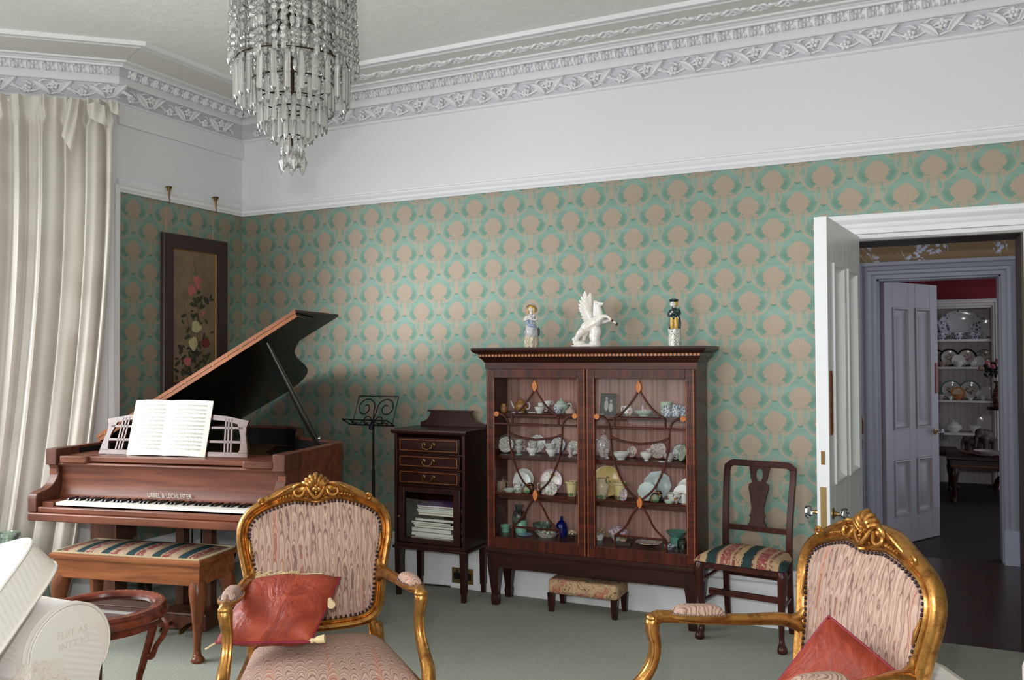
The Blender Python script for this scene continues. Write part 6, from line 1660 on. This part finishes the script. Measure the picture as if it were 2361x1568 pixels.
MB().tube([tuple(CB+WB*s+NB*.1+Vector((0, 0, 3.06))) for s in (-.0, .6, 1.16)], .008, 8).build('curtain_track', M_white, ct)
# ================================================================ CHANDELIER
g = G('lead_crystal'); t_ = g.t.nodes
tr = t_.new('ShaderNodeBsdfTransparent'); tr.inputs[0].default_value = (.97, .965, .95, 1)
gs = t_.new('ShaderNodeBsdfGlass'); gs.inputs['IOR'].default_value = 1.6; gs.inputs['Roughness'].default_value = 0; gs.inputs[0].default_value = (.97, .97, .96, 1)
gl = t_.new('ShaderNodeBsdfGlossy'); gl.inputs['Roughness'].default_value = .02
fr_ = t_.new('ShaderNodeFresnel'); fr_.inputs[0].default_value = 1.75
m1 = t_.new('ShaderNodeMixShader'); m1.inputs[0].default_value = .14
m2 = t_.new('ShaderNodeMixShader')
L_ = g.t.links.new
tl_ = t_.new('ShaderNodeBsdfTranslucent'); tl_.inputs[0].default_value = (.97, .955, .93, 1); df_ = t_.new('ShaderNodeBsdfDiffuse'); df_.inputs[0].default_value = (.97, .955, .93, 1); m3 = t_.new('ShaderNodeMixShader'); m3.inputs[0].default_value = .5; m4 = t_.new('ShaderNodeMixShader'); m4.inputs[0].default_value = .27
L_(tl_.outputs[0], m3.inputs[1]); L_(df_.outputs[0], m3.inputs[2]); L_(tr.outputs[0], m4.inputs[1]); L_(m3.outputs[0], m4.inputs[2])
L_(m4.outputs[0], m1.inputs[1]); L_(gs.outputs[0], m1.inputs[2]); L_(fr_.outputs[0], m2.inputs[0]); L_(m1.outputs[0], m2.inputs[1]); L_(gl.outputs[0], m2.inputs[2]); L_(m2.outputs[0], g.o.inputs[0])
M_crystal = g.mat
M_tarn = plain('tarnished_brass', S(62, 50, 38), .5, metal=.9)
CX, CY = 2.649, -2.605
chd = thing('chandelier', 'tiered crystal chandelier of hanging prisms under the ceiling', 'chandelier', (CX, CY, 2.12), 0)
ZB = 2.12
def ring(z, r, th=.0026):
    MB().tube([(r*cos(2*PI*k/40), r*sin(2*PI*k/40), z-ZB) for k in range(40)], th, 6, True).build('ring_frame', M_tarn, chd)
for z, r in ((2.495, .186), (2.72, .186), (2.96, .186), (3.2, .186), (2.43, .135), (2.37, .112), (2.343, .066), (2.25, .036), (2.60, .13), (2.85, .13)): ring(z, r)
MB().tube([(0, 0, .1), (0, 0, CEIL-ZB)], .006, 8).build('stem', M_tarn, chd)
MB().lathe([(.005, CEIL-ZB-.06), (.05, CEIL-ZB-.03), (.06, CEIL-ZB)], n=20).build('ceiling_rose', M_tarn, chd)
mb = MB()
for k in range(5): mb.tube([(0, 0, .62), (.17*cos(k*1.2566), .17*sin(k*1.2566), .38)], .004, 5); mb.tube([(0, 0, .9), (.18*cos(k*1.2566), .18*sin(k*1.2566), .84)], .004, 5)
mb.build('spokes', M_tarn, chd)
MB().lathe([(.012, .5), (.02, .52), (.02, .58), (.012, .6)], n=10).build('lamp_holder', M_tarn, chd)
def octbead(mb, z, r):
    mb.lathe([(.001, z+r), (r*.7, z+r*.6), (r, z), (r*.7, z-r*.6), (.001, z-r)], n=8, sy=.6, caps=False)
def prism_mb(L, w):
    m = MB(); m.rings([[(x*k, y*k, z) for x, y in ((-w/2, 0), (-w/4, -w/3), (w/4, -w/3), (w/2, 0), (w/4, w/3), (-w/4, w/3))] for k, z in ((.5, 0), (1, -.008), (1, -L+.012), (.35, -L))]); return m
# strings of beads and bars
sm = MB(); z = 0; i = 0
while z > -.70:
    if i % 3 < 2: octbead(sm, z-.0125, .0125); z -= .025
    else:
        a = sm.mark(); q = prism_mb(.04, .017); sm.add(q.v, q.f); sm.xf(Matrix.Translation((0, 0, z)), a); z -= .042
    i += 1
s0 = None
def spin(name, mbx, mat, ringz, r, n, off=0):
    o = None
    for k in range(n):
        a = 2*PI*k/n+off
        p = (r*cos(a), r*sin(a), ringz-ZB)
        if o is None: o = mbx.build(name, mat, chd, p, (0, 0, a+PI/2), ang=15)
        else: dup(o, chd, p, (random.uniform(-.04, .04), random.uniform(-.04, .04), a+PI/2+random.uniform(-.25, .25)))
spin('crystal_strand', sm, M_crystal, 3.2, .187, 58)
spin('crystal_strand', sm, M_crystal, 3.16, .135, 40, .1)
spin('crystal_prism', prism_mb(.135, .022), M_crystal, 2.488, .187, 26)
spin('crystal_prism', prism_mb(.095, .018), M_crystal, 2.425, .135, 24, .05)
spin('crystal_prism', prism_mb(.095, .017), M_crystal, 2.365, .112, 22, .02)
spin('crystal_prism', prism_mb(.11, .017), M_crystal, 2.338, .066, 16)
spin('crystal_prism', prism_mb(.07, .014), M_crystal, 2.245, .036, 10)
dp = MB(); dp.lathe([(.001, 0), (.006, -.006), (.013, -.024), (.009, -.042), (.001, -.062)], n=8, caps=False); octbead(dp, .01, .008)
spin('crystal_drop', dp, M_crystal, 2.185, .04, 6, .3)
bw = MB(); bw.lathe([(.001, .02), (.03, .03), (.036, .05), (.028, .075), (.012, .085)], n=10, caps=False); bw.build('crystal_bowl', M_crystal, chd, ang=15)

# ================================================================ HALL: umbrella stand
us = thing('umbrella_stand', 'dark patterned umbrella stand in the hall just beyond the open white door', 'umbrella stand', (4.10, 1.85, 0), 0)
MB().lathe([(0, 0), (.085, 0), (.09, .01), (.085, .25), (.092, .5), (.092, .53), (.08, .53), (.075, .05), (0, .05)], n=24, caps=False).build('pot', por('dark_floral_pot', S(40, 44, 36), (S(120, 110, 80), S(60, 90, 60), S(110, 60, 50)), 40, .6, .4), us)
MB().tube([(.088*cos(2*PI*k/24), .088*sin(2*PI*k/24), .52) for k in range(24)], .006, 6, True).build('rim_band', plain('pale_band', S(170, 165, 150), .5), us)
GU = 'umbrellas and sticks in the hall stand'
m = MB(); m.tube(cr([(.02, 0, .06), (.05, 0, .5), (.062, 0, .78), (.066, 0, .98), (.075, 0, 1.06), (.09, .0, 1.0), (.085, 0, .92)], 5), .012, 8)
tag(m.build('walking_stick', wood('cane_wood', S(110, 58, 30), S(150, 86, 46), 'z'), None, (4.10, 1.85, 0)), 'brown crook handled walking stick in the hall umbrella stand', 'walking stick', GU)
m = MB(); m.tube([(-.01, .02, .06), (.0, .02, .5), (.02, .02, .9), (.02, .02, .96)], [.016, .034, .02, .012], 8); m.tube(cr([(.02, .02, .95), (.022, .02, 1.0), (.05, .02, 1.03), (.07, .02, .99), (.066, .02, .94)], 5), .011, 8)
tag(m.build('umbrella', M_black, None, (4.10, 1.85, 0)), 'black furled umbrella with a curved handle in the hall stand', 'umbrella', GU)
m = MB(); m.tube([(-.03, -.02, .06), (-.01, -.02, .6), (.015, -.02, 1.14)], [.014, .026, .012], 8); m.ball((.016, -.02, 1.15), .016, 8, 6)
tag(m.build('umbrella', plain('navy_cloth', S(30, 36, 48), .7), None, (4.10, 1.85, 0)), 'dark navy straight handled umbrella, tallest in the hall stand', 'umbrella', GU)
m = MB(); m.tube([(.03, -.03, .06), (.052, -.03, .6), (.08, -.03, .88)], [.014, .03, .014], 8)
tag(m.build('umbrella', plain('teal_cloth', S(34, 58, 62), .7), None, (4.10, 1.85, 0)), 'dark teal short umbrella at the right of the hall stand', 'umbrella', GU)

# ================================================================ DINING ROOM: dresser shelves
DY = 6.0
M_dres = plain('cream_dresser_paint', S(216, 208, 206), .5, var=.02)
ds = thing('dresser', 'built in cream dresser with four plate shelves in the far dining room', 'dresser', (4.7, DY, 0), 0)
g = G('beadboard'); x_, y_, z_ = g.xyz(); gv = (x_/.062).mod(1); 
M_bead = g.fin(g.mix(gv.lt(.05), S(206, 198, 198), S(120, 112, 114)), .5)
MB().box(-.9, .63, .36, .38, 0, 2.05).build('back_boards', M_bead, ds)
mb = MB()
for z, t in ((1.67, .03), (1.355, .026), (.975, .026), (.605, .028)): mb.box(-.9, .62, .03, .36, z-t, z)
mb.build('shelf', M_dres, ds, bevel=.003)
mb = MB(); mb.box(.615, .64, .02, .38, 0, 2.05); mb.box(-.92, -.9, .02, .38, 0, 2.05); mb.box(-.9, .64, .0, .38, 2.02, 2.05); mb.build('carcass', M_dres, ds)
mb = MB(); pr = [(0, 0), (.01, .016), (.03, .018), (.036, .03), (.05, .026), (.06, .034), (.072, .036), (.075, 0)]
mb.rings([[(-.9-a, -h, 0) for a, h in pr], [(-.9-a, -h, 2.035+a*1.2) for a, h in pr], [(.62+a, -h, 2.035+a*1.2) for a, h in pr], [(.62+a, -h, 0) for a, h in pr]])
mb.build('face_frame', M_dres, ds)
GD = 'china on the dining room dresser'
BL = (NAVY, S(70, 76, 130))
pbl = platemat('platter_blue_sprig', S(220, 220, 224), S(196, 200, 214), .21, .02, BL, None, 34, .45, .72)
o = plate_up('large oval platter with a blue sprig border on the top dresser shelf', 5.02, 1.67, .17, pbl, 6.3, 80, 0, 1.35, grp=GD)
o = plate_up('small oval platter with a blue sprig border at the top shelf right', 5.25, 1.67, .125, platemat('platter_blue_sprig_b', S(220, 220, 224), S(196, 200, 214), .14, .02, BL, None, 34, .5, .7), 6.28, 78, 0, 1.12, grp=GD)
o = plate_up('blue sprigged plate half hidden by the grey door, top dresser shelf', 4.79, 1.67, .12, platemat('platter_blue_sprig_c', S(200, 200, 208), S(170, 176, 200), .12, .1, BL, None, 40, .5), 6.28, 78, grp=GD)
pbs = por('blue_sprig_ware', S(214, 214, 220), BL, 40, .7)
cup('blue sprigged sauce boat before the large oval platter', 4.985, 1.6705, .07, .075, pbs, 6.16, name='sauce_boat', cat='sauce boat', grp=GD)
bowl('blue sprigged vegetable dish beside the sauce boat', 5.15, 1.6705, .1, .075, pbs, 6.16, name='vegetable_dish', grp=GD)
bowl('blue sprigged bowl at the left end of the top dresser shelf', 4.81, 1.6705, .08, .075, pbs, 6.16, grp=GD)
pbk = lambda n, r: platemat(n, S(214, 210, 204), S(24, 24, 24), r, .2, (S(150, 80, 70), S(120, 110, 60)), .45, 50, .7)
plate_up('black rimmed plate, left one of the pair on the second dresser shelf', 4.9, 1.355, .105, pbk('plate_black_a', .105), 6.28, grp=GD)
plate_up('black rimmed plate, right one of the pair on the second dresser shelf', 5.08, 1.355, .105, pbk('plate_black_b', .105), 6.28, grp=GD)
plate_up('thin dark rimmed plate at the right of the second dresser shelf', 5.26, 1.355, .1, platemat('plate_thin_dark', S(210, 206, 200), S(60, 60, 60), .1, .07, (S(120, 90, 100), GRN), None, 50, .4), 6.29, grp=GD)
plate_up('dark brown plate half hidden by the grey door, second dresser shelf', 4.77, 1.355, .1, pbk('plate_black_c', .1), 6.29, grp=GD)
plate_up('pale saucer behind the white teacup between the black rimmed plates', 4.99, 1.355, .07, P_white, 6.2, grp=GD)
cup('white teacup between the black rimmed plates', 4.99, 1.3555, .052, .065, P_white, 6.12, grp=GD)
cup('shiny lustre teacup at the left of the second dresser shelf', 4.825, 1.3555, .045, .06, por('silver_lustre', S(170, 150, 140), (), rough=.08), 6.14, grp=GD)
plate_up('small white saucer leaning before the thin dark rimmed plate', 5.2, 1.355, .06, P_white, 6.2, grp=GD)
cup('small white and brown teacup behind the pink flowers', 5.14, 1.3555, .045, .06, P_ivspot, 6.14, grp=GD)
pgr = lambda n, r: platemat(n, S(212, 210, 204), S(40, 120, 84), r, .11, (S(90, 90, 80), S(110, 70, 80)), .5, 40, .6)
plate_up('green rimmed plate, left one of the pair on the third dresser shelf', 4.915, .975, .11, pgr('plate_green_a', .11), 6.28, grp=GD)
plate_up('green rimmed plate, right one of the pair on the third dresser shelf', 5.105, .975, .11, pgr('plate_green_b', .11), 6.28, grp=GD)
por_ = por('orange_lustre', S(196, 128, 70), (), rough=.15)
plate_up('orange lustre saucer behind the orange teacup', 4.98, .975, .075, platemat('saucer_orange', S(214, 190, 160), S(196, 128, 70), .075, .3), 6.2, grp=GD)
cup('orange lustre teacup between the green rimmed plates', 4.98, .9755, .055, .065, por_, 6.12, grp=GD)
plate_up('silvery saucer behind the shiny cup, third dresser shelf', 5.225, .975, .062, por('silver_white', S(216, 218, 224), (), rough=.08), 6.18, grp=GD)
cup('shiny silver white teacup at the third dresser shelf right', 5.225, .9755, .04, .055, por('silver_white_cup', S(206, 208, 216), (), rough=.05), 6.11, grp=GD)
plate_up('fluted white dish at the back of the third dresser shelf', 5.29, .975, .08, P_white, 6.3, grp=GD)
cup('small pink and white cup by the grey door, third dresser shelf', 4.8, .9755, .045, .06, P_posy, 6.14, grp=GD)
cup('tiny cream jug before the left green rimmed plate', 4.9, .9755, .026, .045, P_white, 6.1, grp=GD, name='cream_jug', cat='jug')
bowl('small white dish before the right green rimmed plate', 5.1, .9755, .036, .03, P_white, 6.1, name='dish', grp=GD)
plate_up('plain white plate with a pale blue rim on the lowest dresser shelf', 5.26, .605, .105, platemat('plate_pale_blue', WHT, S(190, 200, 220), .105, .1), 6.26, rz=-12, grp=GD)
pot('white lidded tureen on the lowest dresser shelf', 4.93, .6055, .09, .14, P_white, 6.17, name='tureen', cat='tureen', spout=False, handle=False, grp=GD)
cup('white sauce boat beside the tureen on the lowest dresser shelf', 5.15, .6055, .07, .08, P_white, 6.15, a=PI, name='sauce_boat', cat='sauce boat', grp=GD)
# low table with claw feet, elephants, bowls
lt = thing('low_table', 'low dark carved table with claw feet in the dining room doorway', 'table', (5.32, 5.22, 0), 0)
mb = MB(); tb = [(-.5, -.42), (.5, -.42), (.5, .36), (-.5, .36)]
mb.rings([[(x*k, y*k, z) for x, y in tb] for k, z in ((.97, .432), (1, .44), (1, .462), (.98, .468))]); mb.build('top', M_darkmahogx, lt)
MB().box(-.46, .46, -.38, .33, .33, .432).build('apron', M_darkmahogx, lt, bevel=.004)
mb = MB()
for k in range(60): mb.ball((-.46+.0156*k, -.383, .372), (.006, .006, .005), 6, 4)
mb.build('beaded_edge', M_inlay, lt)
for sx in (-1, 1):
    for sy in (-1, 1):
        m = MB(); cabriole(m, sx*.43, -.02+sy*.33, .34, sx*.8, sy*.8, .034, .034); m.ball((sx*.445, -.02+sy*.345, .025), (.036, .036, .026), 10, 7); m.build('leg', M_darkmahog, lt)
M_eleph = plain('dark_carved_wood', S(62, 48, 44), .55)
def elephant(label, x, y, s, rz):
    m = MB(); m.ball((0, 0, .62), (.42, .27, .3), 16, 10); m.ball((-.38, 0, .76), (.2, .19, .22), 12, 9)
    for a, b in ((-.26, -.15), (-.26, .15), (.26, -.15), (.26, .15)): chain(m, [(a, b, .55, .13), (a, b, .3, .1), (a, b, .02, .105)], 4, 10)
    chain(m, [(-.5, 0, .74, .1), (-.62, 0, .55, .08), (-.64, 0, .3, .055), (-.7, 0, .16, .04)], 4, 8)
    for q in (-1, 1): m.ball((-.3, q*.2, .76), (.13, .04, .17), 10, 7, (0, 0, q*.5)); chain(m, [(-.52, q*.1, .66, .03), (-.64, q*.12, .62, .018)], 3, 6)
    chain(m, [(.42, 0, .7, .02), (.5, 0, .4, .014)], 3, 6)
    for i, v in enumerate(m.v): m.v[i] = (v[0]*s, v[1]*s, v[2]*s)
    o = remeshed(m, 'elephant_ornament', M_eleph, .03*s, 2, None, (x, y, .485), (0, 0, rz)); return tag(o, label, 'ornament', 'carved elephants on the low table')
pb = MB(); pb.lathe([(0, 0), (.17, 0), (.18, .008), (.17, .015), (0, .016)], n=24, sx=1.2, wob=lambda t, z: .05*sin(t*5*2*PI)); tag(pb.build('wooden_plinth', wood('pale_burl', S(110, 74, 54), S(140, 100, 76), 'x'), None, (5.16, 5.26, .4685)), 'wavy edged wooden plinth under the carved elephants', 'plinth')
elephant('large dark carved elephant standing on the wooden plinth', 5.2, 5.3, .25, .9); elephant('smaller dark carved elephant beside the large one', 5.06, 5.27, .16, .5)
bowl('wide shallow pale bowl on the front of the low table', 5.18, .482, .12, .04, por('pale_bowl', S(170, 160, 152)), 4.98, name='bowl', foot=.5, grp='dishes on the low table')
plate_flat('pale flat plate under the wide bowl on the low table', 5.18, .4725, .14, por('pale_plate', S(190, 182, 176)), 4.98, name='plate', grp='dishes on the low table')
# chair back beside the low table
ch = thing('carved_chair', 'dark carved dining room chair half hidden by the grey inner door', 'chair', (4.72, 5.7, 0), rad(80))
for s in (-1, 1):
    m = MB(); chain(m, [(s*.19, .2, 0, .02), (s*.19, .19, .3, .022), (s*.19, .19, .45, .024), (s*.2, .22, .62, .02), (s*.21, .25, .8, .02), (s*.19, .26, .88, .024)], 4, 8); m.build('rear_leg', M_darkmahog, ch)
    m = MB(); cabriole(m, s*.2, -.18, .42, s*.8, -.8, .03, .03); m.build('front_leg', M_darkmahog, ch)
m = MB(); chain(m, [(-.25, .27, .86, .016), (-.18, .262, .885, .024), (0, .26, .87, .026), (.18, .262, .885, .024), (.25, .27, .86, .016)], 5, 8); m.build('top_rail', M_darkmahog, ch)
m = MB()
for s in (-1, 1): chain(m, [(s*.03, .19, .46, .014), (s*.07, .21, .6, .012), (s*.02, .235, .7, .012), (s*.08, .255, .86, .012)], 5, 6)
m.build('splat', M_darkmahog, ch)
MB().box(-.23, .23, -.2, .2, .4, .46).build('seat', M_darkmahog, ch, bevel=.02)
# flower vase on a tall plant stand
ps = thing('plant_stand', 'dark slender plant stand partly hidden by the right hand grey casing', 'stand', (5.385, 5.74, -.025), 0)
MB().lathe([(0, .92), (.14, .92), (.15, .935), (.14, .95), (0, .95)], n=28, caps=False).build('top', M_darkmahog, ps)
MB().lathe([(.02, .1), (.03, .2), (.018, .5), (.03, .8), (.02, .92)], n=12).build('stem', M_darkmahog, ps)
for k in range(3): MB().tube(cr([(0, 0, .2), (.1*cos(k*2.1), .1*sin(k*2.1), .16), (.17*cos(k*2.1), .17*sin(k*2.1), .012)], 4), .014, 6).build('leg', M_darkmahog, ps)
vs_ = thing('flower_vase', 'dark blue vase of pink and cream flowers on the plant stand', 'vase', (5.35, 5.74, .9255), 0)
MB().lathe([(0, 0), (.045, 0), (.06, .06), (.062, .12), (.035, .2), (.03, .25), (.045, .28), (.035, .28), (0, .2)], n=20, caps=False).build('vase', P_navy, vs_)
random.seed(21)
m = MB(); mdk = plain('dark_leaf', S(34, 44, 30), .7)
for k in range(70):
    a, e = random.uniform(0, 2*PI), random.uniform(-.2, 1.2); r = random.uniform(.06, .15)
    m.ball((r*cos(a)*cos(e), r*sin(a)*cos(e), .36+r*.9*sin(e)), (.034, .016, .01), 6, 4, (random.random()*3, random.random()*3, a))
m.build('foliage', mdk, vs_)
for nm, col in (('pink_blossom', S(206, 110, 130)), ('cream_blossom', S(222, 186, 160))):
    mt = plain(nm, col, .7, var=.25)
    for k in range(11):
        a, e = random.uniform(0, 2*PI), random.uniform(-.25, 1.3); r = .165; m = MB()
        for q in range(6): m.ball((.015*cos(q*1.05), .015*sin(q*1.05), .004*(q % 2)), (.015, .013, .011), 6, 4)
        m.build('blossom', mt, vs_, (r*cos(a)*cos(e)-.02, r*sin(a)*cos(e), .37+r*.85*sin(e)), (random.random()*2, random.random()*2, a))
